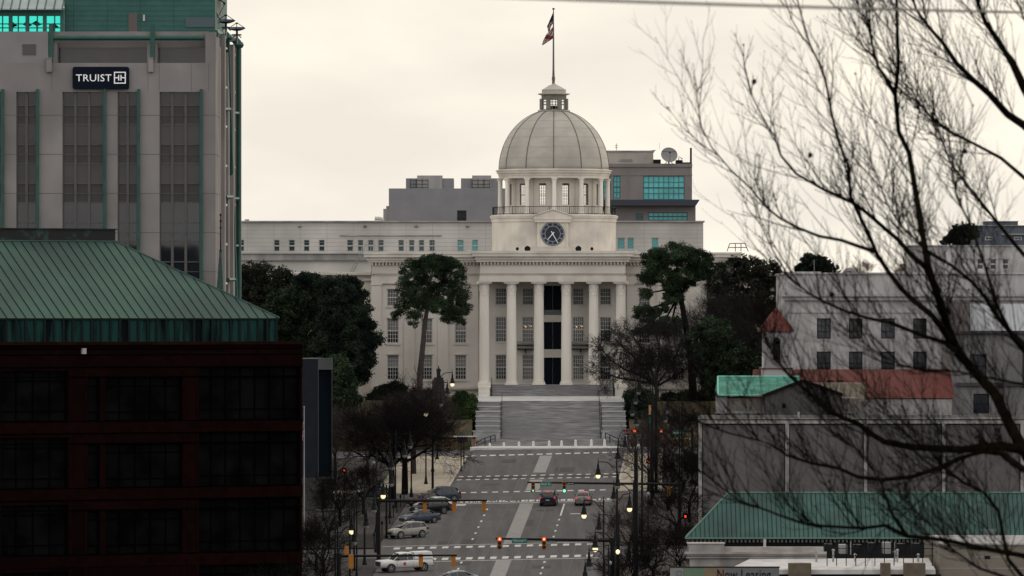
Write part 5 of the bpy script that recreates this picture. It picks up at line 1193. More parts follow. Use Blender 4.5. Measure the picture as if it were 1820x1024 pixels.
m = MB(); m.box(X(1670,d), X(2000,d), d, d+20, Z(1100,d), Z(969,d)); m.build('wall', mat('beige_wall', (0.20,0.175,0.14), .9, (0.16,0.14,0.115), ns=.6), TB)
m = MB(); m.box(X(1668,d), X(2000,d), d-.15, d+20, Z(969,d), Z(966,d)); 
for y_ in (990, 1010): m.box(X(1670,d), X(2000,d), d-.02, d, Z(y_,d)-.03, Z(y_,d)+.03)
m.build('coping', concrete_s, TB)
m = MB(); m.box(X(1750,d), X(1760,d), d-.02, d+.05, Z(994,d), Z(988,d)); m.build('vent', darkm, TB)
m = MB()
for k in range(12): a = 1470+17*k; m.tube([P(a,1006,d-1), P(a,962,d-1)], .05, 4)
m.tube([P(1470,975,d-1), P(1660,975,d-1)], .04, 4); m.tube([P(1470,988,d-1), P(1660,988,d-1)], .04, 4)
o = m.build('railing', iron, TB)
# hoarding with lettering
d = 505
HB = bld('hoarding', 'banner of grey, green and tan panels with black leasing lettering at the bottom edge', 1290, 1024, d, 'banner')
for (a, b, m_) in ((1191,1214,mat('hoard_pale',(0.20,0.20,0.195),.8)), (1214,1251,mat('hoard_green',(0.09,0.16,0.10),.8,(0.12,0.17,0.12),ns=.8)), (1251,1290,mat('hoard_tan',(0.17,0.125,0.08),.8,(0.20,0.15,0.10),ns=1)), (1290,1385,mat('hoard_grey',(0.13,0.13,0.135),.8))):
    m = MB(); m.box(X(a,d), X(b,d), d, d+.15, Z(1100,d), Z(1009,d)); m.build('panel', m_, HB)
m = MB(); m.box(X(1189,d), X(1386,d), d-.03, d+.18, Z(1009,d), Z(1007,d)); m.build('top_rail', darkm, HB)
put_text('Now Leasing', X(1275,d), X(1370,d), Z(1036,d), Z(1012,d), d-.03, darkm, HB)
m = MB(); ring(m, X(1207,d), Z(1019,d), d-.04, .18, .24, 20); m.build('ring_mark', mat('mark_grey',(0.12,0.12,0.12),.8), HB)
# far blocks beyond the ridge
d = 1150
FB = bld('distant_building', 'distant blue grey block with a flat roof above the white building at upper right', 1790, 440, d)
fbm = mat('blue_grey_wall', (0.085,0.095,0.115), .85, (0.10,0.11,0.13), ns=.2)
m = MB(); m.box(X(1733,d), X(1990,d), d, d+25, Z(720,d), Z(402,d)); m.box(X(1755,d), X(1810,d), d+1, d+12, Z(402,d), Z(394,d)); m.build('wall', fbm, FB)
m = MB(); m.box(X(1732,d), X(1991,d), d-.3, d+25.2, Z(402,d), Z(400.5,d)); m.box(X(1780,d), X(1990,d), d-.6, d, Z(418,d), Z(415,d)); m.box(X(1754,d), X(1811,d), d+.8, d+12.2, Z(394,d), Z(392.8,d)); m.build('roof_edge', mat('pale_edge', (0.22,0.22,0.22), .8), FB)
for (a, b) in ((1751,1764),(1802,1816)):
    window(FB, X(a,d), X(b,d), Z(427,d), Z(421,d), d-.2, 2, 1, frame=.1, lower=teal_d)
# ---------------------------------------------------------------- trees and plants
def leaf_mesh(name, blobs, mat_, parent, seed, sub_r=0.75, per=70, leaf=0.26, dens=1.0, org=None, flat=0.75, tuft=False):
    """many small leaf faces gathered in tufts over the outer part of each blob (centre, radii)"""
    rg = np.random.default_rng(seed); V = []; nq = 0
    for (c, r) in blobs:
        c = np.array(c); r = np.array(r); area = 4*pi*((r[0]*r[1])**1.6+(r[0]*r[2])**1.6+(r[1]*r[2])**1.6)**(1/1.6)/3**(1/1.6)
        k = max(6, int(area/(sub_r**2*2.2)*dens))
        dirs = rg.normal(size=(k, 3)); dirs /= np.linalg.norm(dirs, axis=1)[:, None]
        rad = rg.uniform(0.45, 1.05, size=(k, 1))**0.6
        cc = c+dirs*r*rad
        for q in cc:
            s = sub_r*rg.uniform(.6, 1.3); n = int(per*rg.uniform(.6, 1.2))
            p = rg.normal(size=(n, 3)); p /= np.linalg.norm(p, axis=1)[:, None]; p *= rg.uniform(.3, 1, size=(n, 1))**.5
            p[:max(1, n//5)] *= 1.45
            p = q+p*s*np.array([1, 1, flat])
            a = rg.normal(size=(n, 3)); a /= np.linalg.norm(a, axis=1)[:, None]
            b = np.cross(a, rg.normal(size=(n, 3))); b /= np.linalg.norm(b, axis=1)[:, None]+1e-9
            l = leaf*rg.uniform(.6, 1.3, size=(n, 1)); w_ = l*(.28 if tuft else .55)
            V.append(np.stack([p-a*l, p+b*w_, p+a*l, p-b*w_], axis=1).reshape(-1, 3)); nq += n
    V = np.concatenate(V); og = ORG.get(parent.name) if parent is not None else Vector(org)
    V = V-np.array(og)
    me = bpy.data.meshes.new(name); me.vertices.add(len(V)); me.vertices.foreach_set('co', V.astype(np.float32).ravel())
    me.loops.add(4*nq); me.loops.foreach_set('vertex_index', np.arange(4*nq, dtype=np.int32))
    me.polygons.add(nq); me.polygons.foreach_set('loop_start', np.arange(0, 4*nq, 4, dtype=np.int32)); me.polygons.foreach_set('loop_total', np.full(nq, 4, dtype=np.int32))
    me.update(); me.validate(); me.materials.append(mat_)
    o = bpy.data.objects.new(name, me); COL.objects.link(o)
    if parent is not None: o.parent = parent; ORG[o.name] = og
    else: o.location = org; ORG[o.name] = Vector(org)
    return o
def pb(px, py, rx, ry, d, dd=0, ryd=None):           # a blob of foliage: photo-scale centre and radii made metric at distance d
    s = F/d; return (P(px, py, d+dd), (rx/s, (ryd if ryd else rx)/s, ry/s))
def leafy_tree(name, label, base, trunk, blobs, d, lm, seed, tr=0.45, bm=None, **kw):
    b = P(base[0], base[1], d); t = thing(name, b, label, 'tree')
    if 'group' in kw: t['group'] = kw.pop('group')
    pts = [P(x, y, d) for x, y in trunk]; m = MB(); n = len(pts)
    m.tube(pts, [tr*(1-.55*i/max(1, n-1)) for i in range(n)], 8)
    rr = random.Random(seed); top = pts[-1]; mid = pts[max(0, n-2)]
    BB_ = [pb(*q[:4], d, *(q[4:])) for q in blobs]
    for (c, r) in BB_:
        s0 = mid.lerp(top, rr.uniform(.3, 1)); e = c+Vector((0, 0, -r[2]*.2)); h = s0.lerp(e, .5)+Vector((rr.uniform(-.3,.3), rr.uniform(-.3,.3), -abs(e.z-s0.z)*.12))
        m.tube([s0, h, e], [tr*.33, tr*.22, tr*.08], 6)
        for k in range(9):
            q = e+Vector((rr.gauss(0,1)*r[0]*.5, rr.gauss(0,1)*r[1]*.5, rr.uniform(-.2,.8)*r[2])); m.tube([h.lerp(e, rr.uniform(.3,1)), e.lerp(q,.5)+Vector((0,0,-.1)), q], [tr*.12, tr*.07, .02], 4)
    m.build('trunk', bm or bark_d, t)
    leaf_mesh('crown', BB_, lm, t, seed, **kw)
    return t
# tall umbrella pine left of the portico
leafy_tree('pine_tree', 'tall umbrella pine with a leaning bare trunk standing before the left facade', (745,702), [(745,706),(747,660),(752,610),(756,570),(762,530),(765,505)],
  [(765,483,36,28),(735,488,25,26),(800,492,28,30),(770,468,34,15),(815,520,20,24),(745,520,26,22),(790,520,24,20),(722,510,18,20),(712,552,13,11),(735,565,10,15),(812,555,20,13),(828,540,11,18),(742,540,12,12),(800,468,14,13),(815,572,10,8),(703,562,5,6),(738,548,16,20),(785,545,22,14),(800,562,16,12),(722,535,14,18),(770,535,18,16)], 812, pine_l, 11, tr=.42, bm=bark, sub_r=.45, per=130, leaf=.12, dens=.75, tuft=True)
leafy_tree('pine_tree', 'tall dark pine with a broad flat crown standing before the right end of the facade', (1233,706), [(1233,712),(1228,640),(1219,580),(1212,540),(1206,505)],
  [(1200,452,40,19),(1165,462,26,20),(1238,462,28,20),(1150,492,16,16),(1178,492,28,18),(1225,490,30,18),(1256,480,14,16),(1200,512,22,13),(1150,520,13,9),(1150,560,24,16),(1135,552,8,7),(1178,548,10,8),(1165,585,20,12),(1130,590,10,6),(1195,530,18,10),(1190,580,26,18)], 812, pine_l, 12, tr=.55, sub_r=.42, per=90, leaf=.15, dens=.9, tuft=True)
# evergreen mass left
leafy_tree('evergreen_tree', 'brownish topped evergreen rising highest behind the copper roof corner', (480,720), [(480,730),(480,600),(478,540)],
  [(478,495,38,26),(440,490,22,20),(435,530,24,34),(450,510,26,28),(508,500,14,20),(470,540,50,40),(500,570,40,40),(445,560,28,50)], 822, brown_l, 21, sub_r=.62, per=100, leaf=.15, dens=1.05)
leafy_tree('evergreen_tree', 'mid green evergreen at the centre of the left tree mass', (530,720), [(530,735),(530,640),(532,590)],
  [(520,540,48,32),(555,545,32,42),(500,575,50,40),(560,600,42,48),(520,640,50,50),(470,610,42,40),(575,560,24,30),(560,660,40,50),(450,650,40,60)], 815, oak_l, 22, sub_r=.62, per=120, leaf=.15, dens=1.15)
leafy_tree('magnolia_tree', 'very dark glossy evergreen touching the left end of the domed building', (618,705), [(618,718),(616,640),(614,580)],
  [(612,520,32,30),(590,540,30,36),(636,545,22,32),(600,585,40,40),(630,600,28,40),(655,575,12,9),(664,605,16,13),(655,635,12,16),(615,640,40,40),(640,660,18,22),(600,680,34,36),(580,620,30,44),(545,500,26,12),(575,505,22,14)], 808, mag_l, 23, sub_r=.55, per=120, leaf=.15, dens=1.2)
leafy_tree('pine_tree', 'low limbed dark conifer at the edge of the left lawn beside the slate office block', (598,800), [(599,810),(599,740),(600,680)],
  [(602,650,20,24),(615,690,22,20),(600,720,16,20),(625,712,16,12),(630,742,17,12),(610,752,12,12),(640,748,8,6),(595,690,14,40),(618,770,8,8)], 795, pine_l, 24, tr=.22, sub_r=.6, per=60, leaf=.25, dens=1.0, tuft=True)
# dark mass right
leafy_tree('oak_tree', 'wide brown tinged tree between the right pine and the white building', (1318,735), [(1318,748),(1316,660),(1312,600),(1310,560)],
  [(1300,480,30,22),(1335,478,34,20),(1365,488,22,24),(1275,500,22,26),(1320,520,50,34),(1370,530,24,40),(1290,560,40,40),(1340,580,46,44),(1375,600,20,50),(1300,620,44,40),(1330,650,48,40),(1275,640,26,50),(1305,462,20,10)], 830, brown_l, 31, bm=bark_d, sub_r=.55, per=50, leaf=.17, dens=1.0)
leafy_tree('oak_tree', 'dark rounded tree in front of the brown tinged one, above the green metal roof', (1280,735), [(1282,755),(1280,690),(1282,640)],
  [(1270,600,32,36),(1300,640,36,32),(1260,650,28,36),(1335,665,34,30),(1240,610,26,30),(1285,680,40,26),(1360,640,18,34)], 806, oak_l, 32, sub_r=.55, per=42, leaf=.17, dens=.9)
leafy_tree('oak_tree', 'small dark tree on the skyline above the long white parapet at right', (1450,691), [(1450,698),(1450,560),(1450,472)],
  [(1450,470,24,13),(1428,476,14,9),(1472,476,12,9),(1440,462,12,7)], 900, mag_l, 33, sub_r=.6, per=50, leaf=.3)
leafy_tree('oak_tree', 'dark tree cluster beside the distant blue grey block', (1710,692), [(1710,700),(1710,560),(1710,424)],
  [(1712,418,22,15),(1692,428,13,11),(1722,410,14,9),(1702,412,10,8)], 1050, mag_l, 34, sub_r=.8, per=60, leaf=.36)
# hedges and shrubs
def shrub(name, label, blobs, d, lm, seed, cat='hedge', **kw):
    c = P(blobs[0][0], blobs[0][1]+blobs[0][3], d); o = leaf_mesh(name, [pb(*q[:4], d, *(q[4:])) for q in blobs], lm, None, seed, org=c, **kw)
    return tag(o, label, cat)
shrub('hedge', 'rounded green clipped hedge stepping down left of the cheek wall', [(826,716,21,18),(806,724,14,10),(838,740,10,18),(816,738,20,14),(832,756,16,16),(808,760,20,13),(795,766,15,8)], 800, hedge_l, 41, sub_r=.45, per=120, leaf=.13, dens=2.2)
shrub('hedge', 'dark boxy clipped hedge stepping down right of the cheek wall', [(1140,712,24,18),(1128,735,15,22),(1150,740,18,22),(1130,758,18,14),(1152,764,16,12),(1120,708,9,10)], 800, hedge_d, 42, sub_r=.45, per=120, leaf=.13, dens=2.2)
shrub('shrub', 'large dark round shrub left of the leaning pine trunk', [(690,705,26,20),(672,708,16,14),(705,700,18,18),(745,708,20,14),(725,712,22,12),(765,706,10,10)], 818, mag_l, 43, 'shrub', sub_r=.5, per=100, leaf=.16, dens=1.8)
shrub('hedge', 'low dark hedge behind the marble retaining wall', [(775,781,14,7),(792,780,12,6),(760,786,16,8),(745,790,14,8)], 789, hedge_d, 44, sub_r=.4, per=90, leaf=.14, dens=1.8)
shrub('shrub', 'dark green shrub behind the statue base', [(760,702,12,10),(783,703,10,8)], 824, hedge_d, 45, 'shrub', sub_r=.45, per=90, leaf=.15, dens=1.8)
shrub('hedge', 'long dark hedge on the lawn right of the signal poles', [(1195,708,20,10),(1225,708,20,10),(1255,707,20,11),(1215,722,26,9),(1180,725,16,14)], 815, hedge_d, 46, sub_r=.5, per=90, leaf=.16, dens=1.7)
shrub('shrub', 'small dark conical shrub right of the avenue near the marble wall', [(1229,826,9,12,0),(1229,812,6,10)], 728, hedge_d, 47, 'shrub', sub_r=.35, per=90, leaf=.12, dens=2)
# bare trees
def grow(mb, p, dr, ln, r, lv, rr, up=.25, spread=.75, kids=(3,4), gnarl=.22, rmin=.012):
    k = 3; pts = [p]; q = p.copy(); dv = dr.normalized()
    for i in range(k):
        dv = (dv+Vector((rr.gauss(0,gnarl), rr.gauss(0,gnarl), rr.gauss(0,gnarl)+up*.25))).normalized(); q = q+dv*ln/k; pts.append(q)
    r1 = max(rmin, r*.62); mb.tube(pts, [r+(r1-r)*i/k for i in range(k+1)], 6 if r > .12 else (4 if r > .05 else 3), cap=False)
    if lv == 0: return
    n = rr.randint(*kids)
    for i in range(n):
        t_ = 1.0 if i == 0 else rr.uniform(.35, 1.0); idx = min(k-1, int(t_*k)); s0 = pts[idx].lerp(pts[idx+1], t_*k-idx) if t_ < 1 else pts[-1]
        az = rr.uniform(0, 2*pi); o = dv.orthogonal().normalized(); o = (Matrix.Rotation(az, 3, dv) @ o)
        nd = (dv+o*spread*rr.uniform(.6,1.3)*(0.5 if i == 0 else 1)+Vector((0,0,up))).normalized()
        grow(mb, s0, nd, ln*rr.uniform(.62,.86), r1*rr.uniform(.6,.9), lv-1, rr, up, spread, kids, gnarl, rmin)
def bare_tree(label, px, py, d, height, seed, levels=6, r=.2, trunkh=None, spread=.75, up=.2, m_=None, kids=(3,4), group=None, name='bare_tree', lean=0):
    base = P(px, py, d); t = thing(name, base, label, 'tree', group); rr = random.Random(seed)
    th = trunkh or height*.28; m = MB(); m.tube([base-Vector((0,0,.3)), base+Vector((lean*.4,0,th*.6)), base+Vector((lean,0,th))], [r*1.2, r, r*.85], 7, cap=False); m.build('trunk', m_ or bark_d, t)
    m = MB()
    for i in range(5):
        a = 2*pi*i/5+rr.uniform(-.4,.4); dv = Vector((cos(a)*spread, sin(a)*spread, 1.0))
        grow(m, base+Vector((lean,0,th*rr.uniform(.8,1))), dv, height*.27, r*.55, levels-1, rr, up, spread, kids)
    m.build('branches', m_ or bark_d, t); return t
bark_g = mat('grey_twigs', (0.021,0.019,0.019), .95, spec=.05); bark_r = mat('reddish_twigs', (0.026,0.017,0.016), .9)
def ub(u, d): x = U(u, d); return (CX+x*F/d, YH+(ZC-plane(x, d)-.1)*F/d)
def street_tree(label, u, d, h, seed, **kw):
    px, py = ub(u, d); return bare_tree(label, px, py, d, h, seed, **kw)
street_tree('dark bare street tree with a thick trunk, left one of the close pair', -14.9, 690, 12.5, 61, levels=6, r=.34, trunkh=4.2, spread=.8, up=.12, kids=(3,5))
street_tree('dark bare street tree with a thick trunk, right one of the close pair', -14.1, 703, 12.5, 62, levels=6, r=.34, trunkh=4.2, spread=.8, up=.12, kids=(3,5))
street_tree('bare tree behind the close pair of thick street trees', -14.6, 735, 11, 68, levels=6, r=.25, spread=.8, up=.1, m_=bark_r, kids=(3,5))
street_tree('reddish bare tree left of the thick street trees near the far kerb', -19.5, 725, 9.5, 63, levels=6, r=.18, spread=.9, up=.1, m_=bark_r, kids=(3,5))
street_tree('reddish bare tree beside the slate office block', -23.5, 730, 9.5, 64, levels=6, r=.18, spread=.9, up=.1, m_=bark_r, kids=(3,5))
street_tree('spreading reddish bare tree in front of the left lawn', -17, 755, 8.5, 67, levels=6, r=.18, spread=.95, up=.08, m_=bark_r, kids=(3,5))
street_tree('dark bare tree by the grey office entrance', -18.0, 628, 6.5, 65, levels=5, r=.14, spread=.9)
street_tree('low dark bare tree against the corner of the brick building', -16.4, 552, 7.5, 66, levels=6, r=.16, spread=.95, up=.1)
street_tree('second low dark bare tree left of the nearest lamp posts', -15.2, 572, 6, 69, levels=5, r=.14, spread=.9, up=.1)
street_tree('small grey bare tree beyond the nearest signal post at left', -17.5, 600, 5.5, 60, levels=5, r=.12, spread=.9, up=.1, m_=bark_g)
street_tree('dark bare tree behind the near left signal post', -16.2, 590, 6.5, 81, levels=6, r=.15, spread=.95, up=.08)
street_tree('dark bare tree between the pale lamps and the grey office steps', -18.5, 655, 6.5, 82, levels=6, r=.15, spread=.95, up=.08)
street_tree('dark bare tree at the bottom edge beside the brick building', -16.5, 535, 6.5, 83, levels=6, r=.15, spread=.95, up=.08)
street_tree('dark bare tree left of the fence posts by the parked cars', -17.0, 672, 6.0, 84, levels=6, r=.15, spread=.95, up=.08)
street_tree('dark bare tree in the lower right corner of the brick pavement', 14.8, 575, 7, 85, levels=6, r=.16, spread=.9, up=.1)
street_tree('dark bare tree behind the far mast post at right', 17.8, 655, 8, 86, levels=6, r=.16, spread=.9, up=.1)
street_tree('dark bare tree beside the small conical shrub', 17.0, 735, 8, 87, levels=6, r=.16, spread=.9, up=.1)
street_tree('bare street tree right of the avenue beside the far mast arm', 13.2, 700, 8.5, 71, levels=6, r=.18, spread=.8, up=.15, m_=bark_r)
street_tree('bare street tree on the brick pavement behind the orange signal', 15.5, 672, 8, 72, levels=6, r=.17, spread=.85, up=.12)
street_tree('bare street tree on the brick pavement left of the green mansard roof', 16.6, 628, 6.5, 73, levels=6, r=.16, spread=.9, up=.12)
street_tree('grey bare tree between the two lamp rows at lower right', 12.2, 606, 6.5, 74, levels=6, r=.16, spread=.85, up=.12, m_=bark_g)
street_tree('bare tree at the bottom edge right of the near mast post', 13.2, 560, 6.5, 75, levels=6, r=.16, spread=.9, up=.12)
street_tree('bare tree on the far pavement under the red signals at right', 14.5, 745, 8, 76, levels=6, r=.15, spread=.9, up=.1, m_=bark_r)
street_tree('bare tree right of the dark bin on the brick pavement', 17.2, 585, 6, 77, levels=6, r=.15, spread=.9, up=.12)
bt = thing('bare_tree', P(1168,706,806), 'broad grey bare tree spreading low in front of the right pine', 'tree'); rr = random.Random(78)
m = MB(); d = 806; m.tube([P(1166,712,d), P(1168,694,d), P(1163,682,d)], [.32,.27,.22], 7, cap=False); m.build('trunk', bark_g, bt); m = MB()
for pl in ([(1163,682),(1140,668),(1112,658),(1085,640),(1070,622)],[(1163,682),(1145,655),(1122,630),(1095,606)],[(1165,684),(1155,650),(1140,618),(1125,598)],[(1166,684),(1170,650),(1172,615),(1165,592)],[(1167,684),(1190,655),(1205,625),(1215,598)],[(1168,686),(1200,668),(1228,650),(1245,622)],[(1164,683),(1130,676),(1100,672),(1072,662)]):
    pts = [P(x_, y_, d+rr.uniform(-1.2,1.2)) for x_, y_ in pl]; m.tube(pts, [.17*(1-.6*i/(len(pts)-1)) for i in range(len(pts))], 5, cap=False)
    for i in range(1, len(pts)):
        td = (pts[i]-pts[i-1]).normalized()
        for j in range(7):
            nd = (td+Vector((rr.gauss(0,.6), rr.gauss(0,.8), rr.gauss(.1,.5)))).normalized(); grow(m, pts[i-1].lerp(pts[i], rr.uniform(.3,1)), nd, rr.uniform(.9,1.5), .05, 4, rr, .02, .8, (3,4))
m.build('branches', bark_g, bt)
bare_tree('grey bare tree tangled behind the right pine trunk', 1255, 706, 822, 15, 79, levels=7, r=.3, trunkh=3.5, spread=.8, up=.12, m_=bark_g, kids=(3,4))
bare_tree('pale leafless bushy tree on the skyline above the white parapet', 1520, 691, 920, 4.6, 80, levels=6, r=.16, trunkh=16.2, spread=.6, up=.35, m_=mat('pale_twigs', (0.16,0.12,0.08), .9))
bare_tree('second pale leafless bush on the skyline beside the upper white block', 1600, 691, 920, 3.4, 81, levels=6, r=.14, trunkh=16.0, spread=.7, up=.3, m_=MATS['pale_twigs'])

# foreground tree: limbs traced where they grow, 50-75 m from the eye, with upswept twigs
FT = thing('foreground_tree', Vector((11.0, 62, ground(11, 62))), 'large leafless tree with sweeping dark limbs close by at the right edge', 'tree')
LIMBS = [
 (60, 13, [(2080,1250),(1980,1080),(1900,940),(1820,800),(1792,749),(1769,701),(1734,662),(1706,631),(1688,592),(1677,557),(1663,515),(1649,472),(1642,430),(1632,370),(1622,310),(1616,273),(1597,234),(1591,168),(1597,117),(1595,59),(1593,-10),(1590,-60)], 3.0),
 (60.5, 4.5, [(1591,168),(1575,140),(1560,117),(1548,70),(1540,23),(1532,-30)], 1.6),
 (60, 6.5, [(1688,605),(1672,578),(1656,560),(1621,532),(1600,511),(1579,483),(1558,451),(1547,423),(1530,388),(1512,350),(1507,293),(1493,258),(1478,203),(1470,156),(1462,125),(1439,78),(1423,23),(1410,-30)], 1.6),
 (59, 4, [(1556,448),(1523,437),(1495,427),(1456,420),(1421,406),(1386,388),(1361,368),(1337,338),(1298,301),(1265,262),(1246,225),(1238,164)], 1.2),
 (61.5, 6, [(1668,520),(1646,476),(1621,455),(1597,427),(1572,406),(1548,385),(1521,363),(1492,350),(1462,336),(1415,309),(1388,277),(1376,242),(1357,211),(1337,172)], 1.2),
 (57, 5.5, [(1900,700),(1820,612),(1793,588),(1772,564),(1751,529),(1727,501),(1691,472),(1649,446),(1626,425),(1600,400),(1575,360),(1562,320),(1540,270)], 1.4),
 (63, 10, [(2000,420),(1900,300),(1820,223),(1790,203),(1759,168),(1728,141),(1700,113),(1677,78),(1653,51),(1630,20),(1612,-30)], 3),
 (62, 12, [(2000,500),(1900,300),(1820,156),(1798,109),(1775,74),(1751,39),(1736,0),(1728,-40)], 4),
 (66, 4.5, [(1950,390),(1820,316),(1779,281),(1728,254),(1689,234),(1650,203),(1626,172),(1610,130)], 1.3),
 (55, 7.5, [(2000,1000),(1880,880),(1813,830),(1778,805),(1750,802),(1707,814),(1672,830),(1620,848),(1567,853),(1525,848),(1489,832),(1440,823),(1398,809),(1373,791),(1349,783),(1296,770),(1261,758)], 1.4),
 (58, 11, [(1960,960),(1880,860),(1820,800),(1778,793),(1743,795),(1710,800),(1672,798),(1620,795),(1574,786),(1546,770),(1525,753),(1496,742),(1468,728),(1440,700),(1405,670),(1380,640),(1360,600)], 1.6),
 (61, 4.5, [(1700,625),(1677,608),(1632,594),(1586,574),(1537,564),(1498,551),(1463,536),(1438,522),(1403,493),(1375,448),(1354,402),(1330,372)], 1.2),
 (56, 5, [(2000,1200),(1880,1100),(1792,995),(1782,946),(1774,907),(1749,876),(1714,858),(1683,834),(1650,800),(1620,760)], 1.4),
 (54, 6, [(2000,1150),(1900,1040),(1820,988),(1728,971),(1680,960),(1612,953),(1574,934),(1532,939),(1461,935),(1426,930),(1391,918),(1363,907),(1314,890),(1280,865),(1250,840)], 1.5),
 (54, 4, [(1612,953),(1584,911),(1567,862),(1540,815),(1500,780)], 1.2),
 (68, 5, [(1960,640),(1860,500),(1800,430),(1760,380),(1720,330),(1690,290),(1670,240),(1660,190)], 1.2),
 (52, 7, [(1990,900),(1900,760),(1850,660),(1800,600),(1770,540),(1750,470),(1725,400),(1700,350),(1690,300)], 1.4),
 (64, 5, [(1960,250),(1880,120),(1840,40),(1815,-30)], 1.5), (64, 5, [(1900,260),(1850,150),(1830,60),(1800,-20)], 1.5),
 (50, 4, [(2000,780),(1920,720),(1860,690),(1800,680),(1750,670),(1700,660),(1650,660),(1600,650),(1550,620),(1510,590)], 1.2),
 (53, 5, [(1990,1180),(1930,1100),(1860,1040),(1800,1030),(1740,1010),(1690,975),(1650,930),(1610,890)], 1.4),
]
m = MB(); tb = MB(); rf = random.Random(77)
m.tube([Vector((11.0,62,ground(11,62)-.5)), P(2190,1700,62), P(2140,1420,61), P(2080,1250,60)], [.42,.36,.28,.2], 10)
def twig(p, dv, ln, r, lv, bend):
    k = 6 if lv > 1 else 4; pts = [p]; q = p.copy()
    for i in range(k):
        dv = (dv+Vector((rf.gauss(0,.05), rf.gauss(0,.08), bend))).normalized(); q = q+dv*ln/k; pts.append(q)
    tb.tube(pts, [r+(r*.4-r)*i/k for i in range(k+1)], 3, cap=False)
    for i in range(1, k+1):                            # buds and swollen nodes
        if rf.random() < .3: b = pts[i]; tb.tube([b-dv*r*1.5, b, b+dv*r*2], [r*.4, r*1.7, r*.4], 3, cap=False)
    if lv > 0:
        n = rf.randint(4, 6) if lv > 1 else rf.randint(2, 4)
        for i in range(n):
            t_ = (i+rf.uniform(.2,1))/n*k; j = min(k-1, int(t_)); s0 = pts[j].lerp(pts[j+1], min(1, t_-j))
            sd2 = -1 if i % 2 else 1; td = (pts[j+1]-pts[j]).normalized(); sidev = Vector((td.z, 0, -td.x))*sd2
            nd = (td+sidev*rf.uniform(.35,.75)+Vector((0,rf.gauss(0,.3),0))).normalized()
            twig(s0, nd, ln*rf.uniform(.32,.55), r*.58, lv-1, bend*1.2+.02)
for (d, wpx, pl, e) in LIMBS:
    k = len(pl); pts = [P(x, y, d+1.2*sin(i*.7+d)) for i, (x, y) in enumerate(pl)]
    rs = [(wpx*2.05*(1-.82*(i/(k-1))**.7)/2)*d/F for i in range(k)]
    m.tube(pts, rs, 7, cap=False)
    for i in range(3, k):
        a, b = pts[i-1], pts[i]; seg = (b-a).length; n = int(seg*(5.2 if pl[-1][0] > 1420 or pl[-1][1] > 500 else 3.0)+rf.random()); td = (b-a).normalized()
        for j in range(n):
            s0 = a.lerp(b, rf.random()); sd2 = 1 if rf.random() < .5 else -1; sidev = Vector((td.z, 0, -td.x))*sd2
            nd = (td*.9+sidev*rf.uniform(.3,.8)+Vector((-.12,rf.gauss(0,.35),.12))).normalized()
            twig(s0, nd, rf.uniform(.5,1.3)*(1.0 if i > 4 else .8), rf.uniform(.0045,.009), 2 if rf.random() < .75 else 1, rf.uniform(.04,.13))
    tp_ = (pts[-1]-pts[-2]).normalized()
    for j in range(2): twig(pts[-1], (tp_+Vector((rf.gauss(0,.25), rf.gauss(0,.3), rf.gauss(0,.2)))).normalized(), rf.uniform(.3,.6), .0055, 1, .05)
m.build('limbs', bark_f, FT, True); tb.build('twigs', bark_f, FT)
for (px, py, d) in ((1340,145,58),(1479,524,60),(1715,269,60),(1440,276,58),(1393,722,57)):
    q = MB(); c = P(px, py, d)
    for k in range(14): dv = Vector((rf.gauss(0,1), rf.gauss(0,1), rf.gauss(0,1))).normalized(); q.tube([c, c+dv*.035], [.012,.002], 4)
    q.lathe(c.x, c.y, [(.004,c.z-.022),(.02,c.z-.01),(.02,c.z+.01),(.004,c.z+.022)], 8); q.build('seed_pod', bark_f, FT)
# overhead cable close to the eye
m = MB(); pts = []
for k in range(25):
    t_ = k/24; x_ = -1.8+ (X(2100,52)+1.8)*t_; d_ = 22+30*t_; pts.append(Vector((x_, d_, 0)))
for p in pts:
    pxx = CX+p.x*F/p.y; p.z = Z(-4+(pxx-880)*.030-((pxx-1350)/470)**2*2, p.y)
m.tube(pts, .0085, 6)
tag(m.build('overhead_cable', mat('cable_grey', (0.05,0.045,0.035), .6), org=tuple(pts[0])), 'blurred overhead cable crossing the sky at the top', 'cable')
# ---------------------------------------------------------------- statue
d = 806
ST = thing('statue', P(779.5, 708, d), 'dark bronze cloaked figure standing on a tall pale stone pedestal on the left lawn', 'statue')
m = MB(); xq = X(779.5,d); zb = Z(710,d); g_ = mat('grey_granite', (0.022,0.019,0.020), .85, (0.032,0.028,0.029), ns=1, spec=.1)
m.box(xq-.95, xq+.95, d-.95, d+.95, zb-.5, Z(700,d)); m.box(xq-.72, xq+.72, d-.72, d+.72, Z(700,d), Z(676,d)); m.box(xq-.62, xq+.62, d-.6, d+.6, Z(676,d), Z(671,d)); m.box(xq-.8, xq+.8, d-.8, d+.8, Z(701,d), Z(699.4,d)); m.build('pedestal', g_, ST)
brz_d = mat('statue_bronze', (0.005,0.007,0.0075), .6, spec=.2)
zf = Z(671,d)+.0; H = Z(650.5,d)-zf; k = H/2.55
bm_ = MB()
